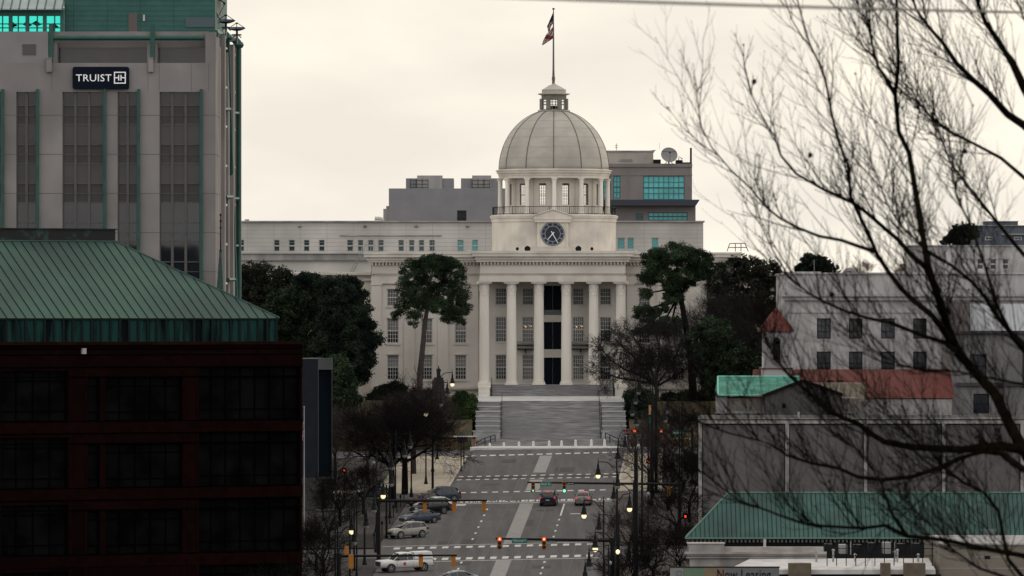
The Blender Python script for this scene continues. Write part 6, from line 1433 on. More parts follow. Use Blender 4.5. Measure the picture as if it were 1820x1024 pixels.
# one continuous cloaked body: stacked oval rings from hem to neck to crown
ringp = [(.62,.50,0),(.60,.5,.25),(.56,.46,.6),(.52,.42,1.0),(.46,.36,1.35),(.46,.33,1.6),(.47,.30,1.85),(.40,.27,2.0),(.22,.2,2.1),(.12,.12,2.16),(.115,.12,2.22),(.15,.17,2.30),(.165,.19,2.40),(.155,.18,2.50),(.10,.12,2.57),(.02,.02,2.6)]
n = 20
for (rx, ry, z_) in ringp:
    for j in range(n):
        a = 2*pi*j/n; f_ = 1+.06*sin(a*5)*(1 if z_ < 1.7 else 0); bm_.v.append((xq+rx*.75*k*cos(a)*f_, d+ry*.75*k*sin(a)*f_, zf+z_*k*.98))
for i in range(len(ringp)-1):
    for j in range(n): bm_.f.append((i*n+j, i*n+(j+1) % n, (i+1)*n+(j+1) % n, (i+1)*n+j)); bm_.m.append(0)
for sx in (-1, 1):
    bm_.tube([(xq+sx*.33*k,d,zf+1.85*k),(xq+sx*.44*k,d-.1*k,zf+1.45*k),(xq+sx*.33*k,d-.33*k,zf+1.2*k)], [.12*k,.10*k,.07*k], 8)
    bm_.tube([(xq+sx*.33*k,d-.33*k,zf+1.2*k),(xq+sx*.28*k,d-.42*k,zf+1.12*k)], [.07*k,.03*k], 6)
    bm_.tube([(xq+sx*.14*k,d-.3*k,zf+.06*k),(xq+sx*.14*k,d-.5*k,zf+.04*k)], [.09*k,.06*k], 6)
bm_.tube([(xq,d-.14*k,zf+2.40*k),(xq,d-.20*k,zf+2.36*k)], [.03*k,.03*k], 4)
bm_.build('figure', brz_d, ST, True)

# ---------------------------------------------------------------- lamps
glow = mat('lamp_glow', (1.0,0.80,0.48), .4, emit=1.05); milk = mat('lamp_milk_glass', (0.20,0.20,0.20), .35)
NL = [0]
def lamp(px, py, polepx, lit, label, hl=6.5, group=None, small=False):
    s = (py-83)/(49.8-hl); d = F/s; xl, zl_ = X(px,d), Z(py,d); xp = X(polepx,d); zg = ground(xp, d)
    t = thing('street_lamp', (xp, d, zg), label, 'street lamp', group); top = zl_+1.15
    m = MB(); m.lathe(xp, d, [(.22,zg-.1),(.22,zg+.3),(.15,zg+.5),(.12,zg+.9),(.085,zg+1.1),(.06,top+.1),(.09,top+.15),(.02,top+.75)], 8); m.build('pole', iron, t)
    sg = 1 if xl > xp else -1; L_ = abs(xl-xp)
    m = MB(); m.tube([(xp,d,top-.25),(xp+sg*L_*.25,d,top-.15),(xp+sg*L_*.45,d,top+.22),(xp+sg*L_*.65,d,top+.32),(xl,d,top+.32)], .05, 5); m.tube([(xp,d,top-.8),(xp+sg*L_*.3,d,top-.1)], .03, 4)
    m.tube([(xl,d,top+.75),(xl,d,top+.2)], [.015,.05], 5); m.build('arm', iron, t)
    m = MB(); m.lathe(xl, d, [(.06,zl_+1.35),(.10,zl_+1.2),(.12,zl_+.85),(.19,zl_+.75),(.20,zl_+.55),(.30,zl_+.28),(.36,zl_+.20),(.34,zl_+.16)], 12); h = m.build('shade', iron, t)
    m = MB(); m.lathe(xl, d, [(.22,zl_+.2),(.24,zl_+.07),(.21,zl_-.08),(.12,zl_-.18),(.03,zl_-.21)], 12); m.build('globe', glow if lit else milk, h, True)
    return t
G1, G2 = 'lamps along the right pavement', 'lamps along the left pavement'
lamp(1063,847,1096,1,'lit street lamp glowing over the far crossing above the long mast arm', group=G1)
lamp(1098,818,1129,0,'unlit street lamp at the top right end of the avenue, just below the bollards', group=G1)
lamp(1111,797,1142,0,'unlit street lamp reaching over the right end of the row of bollards', group=G1)
lamp(1038,918,1073,1,'brightly lit street lamp hanging over the lane just below the silver sedan', group=G1)
lamp(1065,944,1100,0,'unlit dark lamp below and right of the bright one under the silver sedan', group=G1)
lamp(1058,977,1093,1,'yellow lit lamp just below the near mast arm', group=G1)
lamp(1047,1010,1082,0,'unlit lamp at the bottom edge below the near mast arm', group=G1)
lamp(1040,1034,1075,0,'lowest lamp arm on the right, cut by the bottom edge', group=G1)
lamp(1091,889,1126,0,'unlit dark lamp under the far mast arm left of the tall utility pole', group=G1)
lamp(1119,906,1097,1,'dim lit lamp whose arm reaches right beside the tall utility pole', group=G1)
lamp(1098,866,1129,0,'dark lamp hanging directly below the far mast arm', group=G1)
lamp(1135,699,1160,0,'clear globe lamp near the top of the right cheek wall', hl=9, group=G1)
lamp(1130,716,1156,0,'clear globe lamp in front of the dark right hedge, upper of three', hl=9, group=G1)
lamp(1124,737,1152,0,'clear globe lamp in front of the dark right hedge, middle of three', hl=9, group=G1)
lamp(1131,756,1158,0,'clear globe lamp in front of the dark right hedge, lowest of three', hl=9, group=G1)
lamp(1186,732,1212,0,'small pale lamp on the dark lawn right of the tall poles, upper one', hl=9, group=G1)
lamp(1182,749,1208,0,'small pale lamp on the dark lawn right of the tall poles, lower one', hl=9, group=G1)
lamp(804,684,777,1,'lit lamp glowing beside the statue', hl=9, group=G2)
lamp(795,702,769,0,'unlit lamp just below the lit one beside the statue', hl=9, group=G2)
lamp(784,720,757,0,'lamp hanging over the lawn below the statue pedestal', hl=9, group=G2)
lamp(757,737,731,1,'small bright lamp among the bare twigs below the round shrub', hl=9, group=G2)
lamp(729,795,703,0,'pale globe in the dark bare crown, uppermost of the left string', group=G2)
lamp(719,811,693,0,'pale globe in the dark bare crown, second of the left string', group=G2)
lamp(696,833,669,0,'pale globe in the dark bare crown, third of the left string', group=G2)
lamp(696,862,669,0,'pale globe low in the dark bare crown beside the thick trunk', group=G2)
lamp(681,883,648,1,'brightest lit lamp at left, above the far left mast arm', group=G2)
lamp(665,909,634,0,'pale lamp just left of the parked blue sedan', group=G2)
lamp(651,937,622,0,'pale lamp left of the silver hatchback', group=G2)
lamp(630,966,600,0,'pale lamp above the nearest left signals', group=G2)
lamp(625,946,596,1,'greenish lit lamp beside the dark low trees at left', group=G2)
def ball_lamp(px, py, lit, label, h=5.0):
    s = (py-83)/(49.8-h); d = F/s; x_, z_ = X(px,d), Z(py,d); zg = ground(x_, d)
    t = thing('globe_lamp', (x_, d, zg), label, 'lamp post'); m = MB(); m.lathe(x_, d, [(.16,zg-.1),(.14,zg+.5),(.06,zg+.8),(.05,z_-.3),(.12,z_-.22)], 8); m.build('pole', iron, t)
    m = MB(); m.lathe(x_, d, [(.08,z_-.2),(.17,z_-.08),(.19,z_),(.15,z_+.12),(.05,z_+.2)], 12); m.build('globe', glow if lit else milk, t, True)
ball_lamp(1098,981,1,'glowing ball lamp on a post right of the near mast arm')
ball_lamp(664,823,0,'white ball lamp topping a post among the left bare trees')
ball_lamp(1084,1001,0,'dull ball lamp at the lower right near the mast post')
ball_lamp(1152,878,0,'faint ball lamp among the bare trees right of the utility pole')

# ---------------------------------------------------------------- poles, mast arms, signals, signs
def pole(px, ytop, d, r, label, ybase=None, m_=None):
    x_ = X(px,d); zg = ground(x_,d); t = MB(); t.tube([(x_,d,zg-.2),(x_,d,Z(ytop,d))], [r*1.25,r*.8], 8)
    t.box(x_-r*2, x_+r*2, d-r*2, d+r*2, zg-.1, zg+.25)
    return tag(t.build('utility_pole', m_ or iron, org=(x_,d,zg)), label, 'pole')
pole(1130.5,800,572,.22,'tall thick black pole crossing the far mast arm right of the avenue')
pole(1141,779,620,.1,'thin black pole right of the far street lamps')
pole(1160,695,690,.12,'left one of the two tall dark poles before the right hedge')
pole(1166,668,700,.16,'right thicker one of the two tall dark poles before the right hedge')
pole(687,862,640,.1,'thin black pole rising left of the thick bare trunks')
pole(648,858,610,.09,'thin black pole left of the ball lamp post')
pole(629.5,890,600,.09,'thin black pole near the grey office entrance')
pole(1097,870,560,.09,'thin black pole beside the near mast post')
yel = mat('signal_yellow', (0.30,0.115,0.013), .7); blk = mat('signal_black', (0.004,0.004,0.004), .8, spec=.05)
redl = mat('red_light', (1.0,0.06,0.02), .4, emit=2.6); grnl = mat('green_light', (0.15,1.0,0.62), .4, emit=1.5); off1 = mat('dark_lens', (0.03,0.012,0.006), .3)
redc = mat('red_light_core', (1.0,0.55,0.35), .4, emit=2.0)
def signal(px, py, d, state, label, facing=True, arrow=False, scale=1.0, m_=None):
    x_, zc = X(px,d), Z(py,d); k = .36*scale
    t = thing('traffic_light', (x_, d, zc-k*1.6), label, 'traffic light')
    m = MB(); m.box(x_-k*.5, x_+k*.5, d-.12, d+.14, zc-k*1.55, zc+k*1.55)
    for j in (-1, 0, 1): m.box(x_-k*.53, x_+k*.53, d-.13, d+.155, zc+j*k-k*.43, zc+j*k+k*.43)
    for j in (-.5, .5): m.box(x_-k*.35, x_+k*.35, d+.155, d+.18, zc+j*2*k*.7-k*.2, zc+j*2*k*.7+k*.2)
    m.build('housing', m_ or yel, t)
    if facing:
        for j, nm_ in ((1, 'red'), (0, 'amber'), (-1, 'green')):
            zc_ = zc+j*k; on = state == nm_; ml = (redl if nm_ == 'red' else grnl) if on else off1
            q = MB(); vs = []; 
            q.tube([(x_,d-.17,zc_),(x_,d-.135,zc_)], k*.40, 14)
            if on and arrow:
                L_ = q.build('lens', blk, t); q = MB(); y_ = d-.19; q.prism([(x_-k*.08,zc_-k*.32),(x_+k*.08,zc_-k*.32),(x_+k*.08,zc_),(x_+k*.28,zc_),(x_,zc_+k*.34),(x_-k*.28,zc_),(x_-k*.08,zc_)], y_, y_+.02); q.build('arrow', grnl, L_)
            else:
                L_ = q.build('lens', ml, t)
                if on and nm_ == 'red': q = MB(); q.tube([(x_,d-.185,zc_),(x_,d-.17,zc_)], k*.2, 10); q.build('bright_core', redc, L_)
            q = MB(); n = 12; vs = []
            for jj in range(n+1):
                a = -.25+(pi+.5)*jj/n; vs += [(x_+k*.44*cos(a), d-.14, zc_+k*.44*sin(a)), (x_+k*.44*cos(a), d-.40, zc_+k*.44*sin(a))]
            q.add(vs, [(2*i, 2*i+1, 2*i+3, 2*i+2) for i in range(n)]); q.build('visor', blk if j != 1 or state != 'red' else yel, t)
    return t
def mast(post, arm_end, y, ytop, d, label, r=.13, yend=None, top=None):
    xp, xe = X(post,d), X(arm_end,d); zg = ground(xp,d); za = Z(y,d); ze = Z(yend if yend else y,d)
    t = thing('mast_arm', (xp,d,zg), label, 'signal mast')
    m = MB(); m.tube([(xp,d,zg-.2),(xp,d,(Z(ytop,d) if ytop else za+.25))], [r*1.5,r*1.1], 10); m.box(xp-.3, xp+.3, d-.3, d+.3, zg-.1, zg+.25); m.build('post', iron, t)
    m = MB(); m.tube([(xp,d-.02,za),(xe,d-.02,ze)], [r,r*.55], 8); m.tube([(xp,d,za-.25),(xp,d,za+.25)], r*1.7, 8); m.build('arm', iron, t); return t
def dof(y, h=6.0): return F*(49.8-h)/(y-83.0)
M1 = dof(959); mast(1088, 881, 961, None, M1, 'near signal mast on the right whose arm carries two red lights', yend=957.5, r=.15)
signal(888, 965.5, M1-.25, 'red', 'red traffic light at the left tip of the near right mast arm')
signal(967, 965.5, M1-.25, 'red', 'red traffic light in the middle of the near right mast arm')
M2 = dof(858); mast(1208, 937, 861, None, M2, 'far signal mast on the right whose long arm carries two green lights', yend=857.5, r=.14)
signal(947.5, 866, M2-.25, 'green', 'traffic light showing a green arrow above the dark car', arrow=True)
signal(1003, 866, M2-.25, 'green', 'traffic light showing a round green lamp between the two moving cars')
signal(1188.5, 871, M2+.25, 'off', 'orange backed traffic light at the post end of the far right mast arm', facing=False, scale=1.15)
M3 = dof(890); mast(673, 866, 890.5, None, M3, 'far left signal mast whose arm crosses above the row of parked cars', yend=889.5, r=.14)
for px, lb in ((755,'orange backed traffic light above the parked black car, nearest the post'),(807,'orange backed traffic light in the middle of the far left mast arm'),(860,'orange backed traffic light at the tip of the far left mast arm')): signal(px, 900, M3+.2, 'off', lb, facing=False)
M4 = dof(988); mast(603, 812, 988.5, None, M4, 'near left signal mast whose arm crosses the white pickup truck', yend=987, r=.12)
for px, lb in ((748,'orange backed traffic light in front of the white pickup bed'),(806,'orange backed traffic light at the tip of the near left mast arm')): signal(px, 996, M4+.2, 'off', lb, facing=False)
signal(616, 981, M4+.3, 'off', 'orange traffic light seen from behind, upper of the pair on the near left post', facing=False, scale=.9)
signal(624, 998, M4-.2, 'off', 'orange traffic light seen from behind, lower of the pair on the near left post', facing=False, scale=1.1)
M5 = dof(778); mast(769, 847, 778.5, None, M5, 'distant small signal mast before the left marble wall', r=.1)
yb = mat('dull_signal', (0.24,0.12,0.06), .6)
for px, lb in ((803,'dull orange traffic light before the left marble wall, nearer the post'),(842.5,'dull orange traffic light at the tip of the distant mast before the left marble wall')): signal(px, 785, M5+.2, 'off', lb, facing=False, m_=yb)
M6 = dof(768); mast(1230, 1105, 766, None, M6, 'distant signal mast before the right marble wall', r=.09)
signal(1127.5, 772, M6-.2, 'red', 'distant red traffic light in front of the right cheek wall'); signal(1175, 772, M6-.2, 'red', 'distant red traffic light right of the two tall dark poles')
sgreen = mat('sign_green', (0.01,0.11,0.085), .5); swhite = mat('sign_letters', (0.45,0.55,0.52), .5)
def sign(a, b, y0, y1, d, txt, label, m_=None, tm=None, cat='street sign'):
    t = thing('street_sign', P((a+b)/2, y1, d), label, cat); m = MB(); m.box(X(a,d), X(b,d), d-.04, d, Z(y1,d), Z(y0,d)); m.build('board', m_ or sgreen, t)
    if txt: h = (y1-y0)*.22; put_text(txt, X(a+(b-a)*.08,d), X(b-(b-a)*.08,d), Z(y1-h,d), Z(y0+h,d), d-.045, tm or swhite, t)
    return t
sign(909.5,937,957.5,965.5,M1-.25,'McDonough St','green street name sign between the two near red lights')
sign(973.5,989,960.5,964.5,M1-.25,'ONE WAY','small black arrow sign on the near mast arm', blk)
sign(960,980,856.5,864.5,M2-.25,'Hull St','green street name sign between the two green lights')
sign(1007.5,1021.5,857.8,861.5,M2-.25,'ONE WAY','small black arrow sign on the far mast arm', blk)
sign(1195,1216,766,773,M6-.2,'Bainbridge','dim green street name sign on the distant right mast arm', mat('sign_dim_green', (0.008,0.06,0.045), .5))
def round_sign(px, py, d, r_, m_, label, txt=None, n=8):
    x_, z_ = X(px,d), Z(py,d); zg = ground(x_,d); t = thing('road_sign', (x_,d,zg), label, 'road sign')
    m = MB(); m.tube([(x_,d+.05,zg),(x_,d+.05,z_+r_*.8)], .04, 5); m.build('post', iron, t)
    m = MB(); m.prism([(x_+r_*cos(pi/n+2*pi*k/n), z_+r_*sin(pi/n+2*pi*k/n)) for k in range(n)][::-1], d-.02, d); b = m.build('plate', m_, t)
    if txt: put_text(txt, x_-r_*.7, x_+r_*.7, z_-r_*.3, z_+r_*.3, d-.03, swhite, t)
round_sign(1116,768,765,.42,mat('stop_red', (0.22,0.02,0.03), .5),'red eight sided stop sign left of the distant red light','STOP')
sr = mat('pale_pink', (0.2,0.12,0.12), .6)
# the double post with small boxes at the upper left kerb
d = 739
for (px, yb_, dd, lb) in ((819.5,823,739,'nearer of two thin posts topped by dark boxes at the upper left kerb'),(824.5,814,752,'farther of two thin posts topped by dark boxes at the upper left kerb')):
    x_ = X(px,dd); zg = ground(x_,dd)+.1; t = thing('pedestrian_signal', (x_,dd,zg), lb, 'pedestrian signal')
    m = MB(); m.tube([(x_,dd,zg),(x_,dd,Z(777,dd))], .07, 6); m.box(x_-.15,x_+.15,dd-.15,dd+.15,zg-.02,zg+.12); m.build('post', iron, t)
    m = MB(); m.box(x_-.42, x_-.02, dd-.2, dd+.1, Z(788,dd), Z(779,dd)); m.box(x_+.04, x_+.44, dd-.2, dd+.1, Z(786,dd), Z(778,dd)); m.box(x_-.5, x_+.5, dd-.04, dd+.04, Z(778,dd), Z(776.5,dd)); m.build('box', darkm, t)
for (px, py, lb) in ((612,836,'small red pedestrian light glowing among the left bare trees'),(1152,820,'tiny red light among the bare trees right of the avenue'),(1218,918,'red pedestrian light left of the green mansard roof')):
    d = dof(py, 2.8); x_, z_ = X(px,d), Z(py,d); zg = ground(x_,d); t = thing('pedestrian_signal', (x_,d,zg), lb, 'pedestrian signal')
    m = MB(); m.tube([(x_,d,zg),(x_,d,z_+.1)], .06, 6); m.build('post', iron, t)
    m = MB(); m.box(x_-.24, x_+.24, d-.15, d+.12, z_-.26, z_+.26); m.build('box', blk, t); m = MB(); m.box(x_-.08, x_+.1, d-.18, d-.15, z_-.12, z_+.1); m.tube([(x_-.12,d-.17,z_+.06),(x_+.02,d-.17,z_-.02)], .03, 4); m.build('hand', redl, t)
# hanging banner, bin, planter fence
d = 705
m = MB(); m.box(X(1153,d), X(1157.5,d), d-.03, d, Z(737,d), Z(720,d)); tag(m.build('banner', mat('orange_banner', (0.40,0.22,0.12), .8), org=P(1155,737,d)), 'narrow orange banner hanging on the tall dark poles', 'banner')
m = MB(); m.box(X(1153,d), X(1157.5,d), d-.03, d, Z(752,d), Z(740,d)); tag(m.build('banner', mat('green_banner', (0.01,0.08,0.04), .8), org=P(1155,752,d)), 'narrow green banner hanging below the orange one', 'banner')
d = 600
BN = thing('litter_bin', P(1148,984,d), 'square black litter bin on the brick pavement at lower right', 'bin'); x_, zg = X(1148,d), ground(X(1148,d), d)
m = MB(); m.box(x_-.32, x_+.32, d-.3, d+.3, zg+.1, zg+1.0); m.build('body', darkm, BN); m = MB(); m.box(x_-.36, x_+.36, d-.34, d+.34, zg+1.0, zg+1.12); m.build('lid', blk, BN)
pp = [(696,905),(693,920),(690,935),(688,950),(685,962)]
FN = None
for k in range(9):
    dd = 628+7.6*k; x_ = U(-13.5, dd); z_ = plane(x_, dd)+.13
    if FN is None:
        FN = thing('parking_post', (x_, dd, z_), 'x', 'post', 'black posts along the kerb beside the parked cars')
        m = MB(); m.lathe(x_, dd, [(.09,z_),(.06,z_+.2),(.045,z_+1.0)], 6); m.build('post', iron, FN); m = MB(); m.lathe(x_, dd, [(.05,z_+1.0),(.11,z_+1.1),(.12,z_+1.3),(.06,z_+1.42),(.01,z_+1.45)], 8); m.build('head', iron, FN); o = FN
    else: o = copy_tree(FN)
    o.location = (x_, dd, z_); o['label'] = 'thin black parking post on the kerb, %s of nine counted from the near end' % nm[k]

# ---------------------------------------------------------------- vehicles
tyre = mat('tyre', (0.012,0.012,0.012), .85); rimm = mat('wheel_rim', (0.30,0.30,0.31), .35, metal=.7)
cglass = glassmat('car_glass', (0.008,0.010,0.012), .06, spec=.6); tail = mat('tail_light', (0.8,0.03,0.03), .4, emit=.7); headl = mat('headlight', (0.45,0.46,0.47), .15)
trimk = mat('car_trim', (0.012,0.012,0.013), .6); plate_m = mat('number_plate', (0.30,0.32,0.36), .6)
def paintm(n_, c, r_=.3): return mat('paint_'+n_, c, r_, spec=.35, metal=.1)
def loft(mb, sts, ringf, cap=True, m=0):
    b = len(mb.v); k = None
    for s_ in sts:
        rg = ringf(*s_); k = len(rg); mb.v.extend(rg)
    for i in range(len(sts)-1):
        for j in range(k): mb.f.append((b+i*k+j, b+i*k+(j+1) % k, b+(i+1)*k+(j+1) % k, b+(i+1)*k+j)); mb.m.append(m)
    if cap: mb.f.append(tuple(b+j for j in range(k-1,-1,-1))); mb.m.append(m); e = b+(len(sts)-1)*k; mb.f.append(tuple(e+j for j in range(k))); mb.m.append(m)
def ringb(x, zb, zt, w):
    h = zt-zb; return [(x,-w*.86,zb),(x,-w*.97,zb+h*.18),(x,-w,zb+h*.45),(x,-w*.985,zb+h*.72),(x,-w*.90,zt-h*.05),(x,-w*.6,zt),(x,0,zt+.015),(x,w*.6,zt),(x,w*.90,zt-h*.05),(x,w*.985,zb+h*.72),(x,w,zb+h*.45),(x,w*.97,zb+h*.18),(x,w*.86,zb)]
def car(kind, pm, x_, d, head, label, name='parked_car', group=None, scale=.93, brake=False, cat='car', lit_left=True):
    zg = plane(x_, d)+.01
    t = bpy.data.objects.new(name, None); COL.objects.link(t); ORG[t.name] = Vector((0,0,0)); tag(t, label, cat, group)
    up = Vector((-.013, -.0426, 1)).normalized(); f_ = Vector((cos(head), sin(head), 0)); f_ = (f_-up*f_.dot(up)).normalized(); l_ = up.cross(f_)
    Mt = Matrix((f_, l_, up)).transposed().to_4x4(); t.matrix_world = Matrix.Translation((x_, d, zg)) @ Mt @ Matrix.Diagonal((scale, scale, scale*1.06, 1))
    S = dict(
      sedan=dict(L=4.7, W=.91, wb=1.40, wr=.33, body=[(-2.33,.38,.80,.72),(-2.28,.28,.95,.80),(-2.0,.22,1.02,.88),(-1.2,.20,1.0,.91),(0,.19,.98,.91),(1.1,.20,.97,.91),(1.6,.22,.93,.89),(2.15,.25,.80,.83),(2.33,.32,.62,.70)], cab=[(-1.85,.98,.72,.05),(-1.0,1.0,.76,.40),(-.3,1.0,.78,.46),(.35,.98,.77,.40),(1.25,.94,.72,.02)], belt=.97),
      suv=dict(L=4.6, W=.93, wb=1.36, wr=.37, body=[(-2.28,.45,.95,.76),(-2.22,.34,1.08,.84),(-1.9,.28,1.12,.90),(-1.0,.26,1.10,.93),(0,.25,1.07,.93),(1.0,.26,1.05,.92),(1.55,.28,1.0,.90),(2.1,.32,.88,.84),(2.28,.40,.68,.72)], cab=[(-2.15,1.05,.76,.08),(-1.75,1.08,.78,.50),(-.6,1.08,.80,.60),(.25,1.06,.79,.54),(1.2,1.02,.74,.02)], belt=1.05),
      pickup=dict(L=6.0, W=1.0, wb=1.85, wr=.42, body=[(-2.95,.55,1.20,.95),(-2.9,.5,1.27,.98),(-1.0,.42,1.27,1.0),(-.4,.42,1.22,1.0),(1.1,.42,1.20,1.0),(1.7,.45,1.24,.98),(2.6,.5,1.22,.97),(2.9,.5,1.19,.95),(2.99,.52,1.12,.93)], cab=[(-.75,1.2,.86,.1),(-.6,1.22,.86,.66),(.2,1.22,.86,.72),(.85,1.2,.85,.66),(1.55,1.18,.80,.02)], belt=1.2))[kind]
    m = MB(); loft(m, S['body'], ringb)
    body = m.build('body', pm, t, True, local=True)
    for p in body.data.polygons: p.use_smooth = len(p.vertices) == 4
    m = MB()
    def ringc(x, zb, w, h):
        ht = max(h, .02); wt = w*(.80 if kind != 'pickup' else .88)+.02; return [(x,-w-.03,zb-.06),(x,-w,zb),(x,-wt-(w-wt)*.12,zb+ht*.84),(x,-wt*.82,zb+ht*.985),(x,0,zb+ht),(x,wt*.82,zb+ht*.985),(x,wt+(w-wt)*.12,zb+ht*.84),(x,w,zb),(x,w+.03,zb-.06)]
    loft(m, S['cab'], ringc); m.build('windows', cglass, t, True, local=True)
    # roof skin and pillars in body colour
    c = S['cab']; m = MB(); rp = [q for q in c if q[3] > .35]
    def ringr(x, zb, w, h): wt = w*(.80 if kind != 'pickup' else .88)+.02; zt = zb+h; return [(x,-wt-(w-wt)*.14-.008,zb+h*.82),(x,-wt*.82,zt+.004),(x,0,zt+.02),(x,wt*.82,zt+.004),(x,wt+(w-wt)*.14+.008,zb+h*.82),(x,0,zt-.03)]
    loft(m, rp, ringr)
    def edge(q, sy, k_=.84): wt = q[2]*(.80 if kind != 'pickup' else .88)+.02; return Vector((q[0], sy*(wt+(q[2]-wt)*.13+.01), q[1]+q[3]*k_))
    for sy in (-1, 1):
        m.tube([Vector((c[0][0], sy*c[0][2], c[0][1])), edge(rp[0], sy)], [.07,.05], 5); m.tube([Vector((c[-1][0], sy*c[-1][2], c[-1][1])), edge(rp[-1], sy)], [.045,.04], 5)
        for fx in ((-.05,) if kind != 'suv' else (-.05, -1.25)):
            q = min(c, key=lambda q_: abs(q_[0]-fx)); m.tube([Vector((fx, sy*(q[2]+.012), q[1]-.03)), Vector((fx, edge(q, sy).y, edge(q, sy).z))], .035, 4)
    m.build('roof', pm, t, local=True)
    zw = S['wr']
    for sx in (-1, 1):
        for sy in (-1, 1):
            xw = sx*S['wb']; W = S['W']
            m = MB(); m.tube([(xw,sy*(W-.27),zw+.02),(xw,sy*(W+.004),zw+.02)], zw*1.16, 20); m.build('wheel_arch', trimk, t, local=True)
            m = MB(); m.tube([(xw,sy*(W-.24),zw),(xw,sy*(W-.21),zw),(xw,sy*(W+.02),zw),(xw,sy*(W+.03),zw)], [zw*.9,zw,zw,zw*.93], 20); wh = m.build('wheel', tyre, t, local=True)
            m = MB(); m.tube([(xw,sy*(W+.028),zw),(xw,sy*(W+.045),zw)], [zw*.30,zw*.22], 12)
            for k in range(5):
                a = 2*pi*k/5+.3; m.tube([(xw,sy*(W+.035),zw),(xw+cos(a)*zw*.62,sy*(W+.035),zw+sin(a)*zw*.62)], [.05,.035], 4)
            n = 20
            for k in range(n): a0, a1 = 2*pi*k/n, 2*pi*(k+1)/n; m.tube([(xw+cos(a0)*zw*.66,sy*(W+.034),zw+sin(a0)*zw*.66),(xw+cos(a1)*zw*.66,sy*(W+.034),zw+sin(a1)*zw*.66)], .028, 4, cap=False)
            m.build('rim', rimm, wh, local=True)
    B = S['body']; xr_, xf = B[1][0], B[-2][0]; zt = B[1][2]
    for sy in (-1, 1):
        m = MB()
        if kind == 'pickup': m.box(xr_-.07, xr_+.02, sy*.86, sy*.97, .85, 1.18)
        elif kind == 'suv': m.box(xr_-.02, xr_+.28, sy*.62, sy*.885, .82, 1.03)
        else: m.box(xr_-.03, xr_+.25, sy*.5, sy*.84, .72, .90)
        m.build('tail_light', tail if brake else mat('tail_off', (0.13,0.01,0.01), .4), t, local=True)
        m = MB(); m.box(xf-.12, xf+(.16 if kind != 'pickup' else .05), sy*(S['W']*.58), sy*(S['W']*.90), B[-2][2]-.27, B[-2][2]-.07); m.build('headlight', headl, t, local=True)
        m = MB(); q = c[-2]; m.box(.72 if kind != 'pickup' else 1.0, .90 if kind != 'pickup' else 1.2, sy*(S['W']+.01), sy*(S['W']+.2), S['belt']+.0, S['belt']+.16); m.build('mirror', pm if kind != 'pickup' else trimk, t, local=True)
    m = MB(); xg = B[-1][0]; zb_, zt_ = B[-1][1], B[-1][2]
    if kind == 'pickup': m.box(xg-.02, xg+.04, -.74, .74, .66, 1.08)
    else: m.box(xg-.05, xg+.02, -.5, .5, zb_+.05, zt_-.02)
    m.build('grille', trimk, t, local=True)
    m = MB(); m.box(xr_-.07, xr_+.05, -S['W']*.84, S['W']*.84, B[0][1]-.08, B[0][1]+.16); m.build('rear_bumper', trimk if kind != 'sedan' else pm, t, local=True)
    m = MB(); m.box(xr_-.075, xr_-.03, -.22, .22, .62, .76); m.build('number_plate', plate_m, t, local=True)
    if brake: m = MB(); m.box(c[1][0]-.12, c[1][0]+.02, -.2, .2, c[1][1]+c[1][3]-.06, c[1][1]+c[1][3]+.02) if kind == 'suv' else m.box(c[1][0]-.1, c[1][0]+.1, -.18, .18, c[1][1]+c[1][3]-.04, c[1][1]+c[1][3]+.06); m.build('brake_lamp', tail, t, local=True)
    if kind in ('suv', 'sedan'):
        m = MB()
        for sy in (-1, 1):
            for fx in (-.95, -.05, .95): m.box(fx-.006, fx+.006, sy*(S['W']*.97), sy*(S['W']+.003), .35, S['belt']-.1)
            m.box(-1.0, 1.0, sy*(S['W']-.02), sy*(S['W']+.008), .27, .34)
        m.build('door_gap', trimk, t, local=True)
    if kind == 'pickup':
        m = MB(); m.add([(-2.9,-.93,1.27),(-.8,-.93,1.27),(-.8,.93,1.27),(-2.9,.93,1.27),(-2.8,-.80,1.93),(-.82,-.80,1.93),(-.82,.80,1.93),(-2.8,.80,1.93)], [(0,1,5,4),(1,2,6,5),(2,3,7,6),(3,0,4,7),(4,5,6,7),(3,2,1,0)]); cp_ = m.build('bed_cover', pm, t, local=True)
        m = MB()
        for sy in (-1, 1): m.add([(-2.7,sy*.895,1.45),(-1.0,sy*.895,1.45),(-1.0,sy*.835,1.76),(-2.7,sy*.835,1.76)], [(0,1,2,3) if sy < 0 else (3,2,1,0)])
        m.tube([(-2.95,-.93,1.28),(-.8,-.93,1.28)], .03, 4); m.tube([(-2.95,.93,1.28),(-.8,.93,1.28)], .03, 4)
        m.build('cover_window', mat('cover_panel', (0.45,0.45,0.44), .5), cp_, local=True)
        m = MB()
        for sy in (-1, 1):
            m.tube([(.35,sy*1.003,.86),(.35,sy*1.012,.86)], .17, 14)
            for fx in (-.6, .25, 1.2): m.box(fx-.006, fx+.006, sy*.99, sy*1.004, .5, 1.15)
        m.build('door_emblem', mat('emblem_red', (0.40,0.05,0.04), .6), t, local=True)
        m = MB()
        for sy in (-1, 1): m.box(.7, .8, sy*1.0, sy*1.02, 1.02, 1.06); m.box(-.3, -.2, sy*1.0, sy*1.02, 1.02, 1.06)
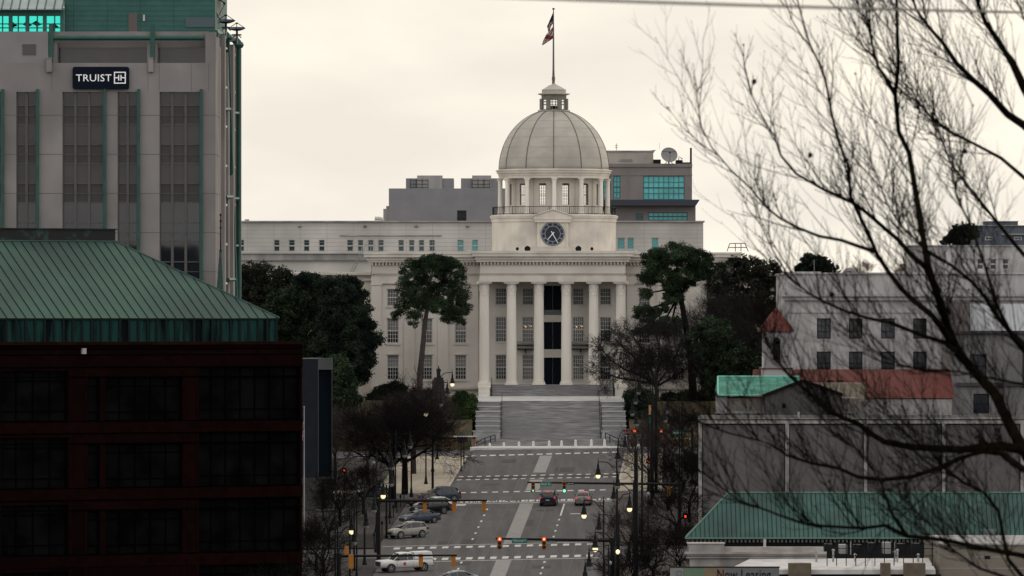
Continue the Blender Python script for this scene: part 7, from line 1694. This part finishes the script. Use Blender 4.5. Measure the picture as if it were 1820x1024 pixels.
        m.box(2.95, 3.08, -.95, .95, .42, .66); m.build('bumper_and_handles', rimm, t, local=True)
    return t
def on_road(px, py): d = sd_of_y(py); x = X(px, d); d = F*(49.8-.013*x)/(py-83); return X(px, d), d
G = 'cars parked at an angle along the left kerb'
def park(kind, pm, px, py, hd, label, **kw):
    x, d = on_road(px, py); return car(kind, pm, x, d, radians(180+hd), label, group=G, **kw)
park('suv', paintm('silver_beige', (0.26,0.245,0.225)), 724, 956, 32, 'silver hatchback parked nearest in the left row, nose to the kerb')
park('sedan', paintm('slate_blue', (0.048,0.062,0.085)), 746, 930, 30, 'slate blue sedan parked just beyond the silver hatchback')
park('suv', paintm('black', (0.008,0.008,0.010)), 764, 914, 28, 'black car parked beyond the slate blue sedan')
park('sedan', paintm('white', (0.55,0.55,0.55)), 773, 908, 28, 'white sedan parked beyond the black car', scale=.97)
park('sedan', paintm('maroon', (0.045,0.02,0.024)), 757, 899.5, 26, 'dark maroon sedan half hidden beyond the white one', scale=.93)
park('suv', paintm('navy_grey', (0.032,0.04,0.058)), 781, 893.5, 24, 'dark blue estate car parked farthest at the left kerb', scale=1.0)
x, d = on_road(719, 1016); car('pickup', paintm('truck_white', (0.56,0.55,0.53)), x, d, radians(180+22), 'white pickup truck with a covered bed and red door emblem at lower left', name='pickup_truck', cat='pickup truck', scale=.90)
x, d = on_road(808, 1042); car('sedan', paintm('pale_blue', (0.20,0.23,0.26)), x, d, radians(180+18), 'pale blue sedan cut off by the bottom edge', name='sedan', scale=.93)
x, d = on_road(975.5, 898); car('suv', paintm('dark_teal', (0.007,0.013,0.022)), x, d, radians(86), 'dark blue four wheel drive driving away with its brake lights on', name='driving_car', scale=.92, brake=True)
x, d = on_road(1037.5, 897); car('sedan', paintm('silver', (0.16,0.155,0.155)), x, d, radians(86), 'silver sedan driving away in the right lane', name='driving_car', scale=.93, brake=True)
x, d = on_road(668, 887); car('sedan', paintm('grey2', (0.05,0.05,0.055)), x, d, radians(180), 'dark grey car waiting in the cross street at far left', name='waiting_car', scale=.93)
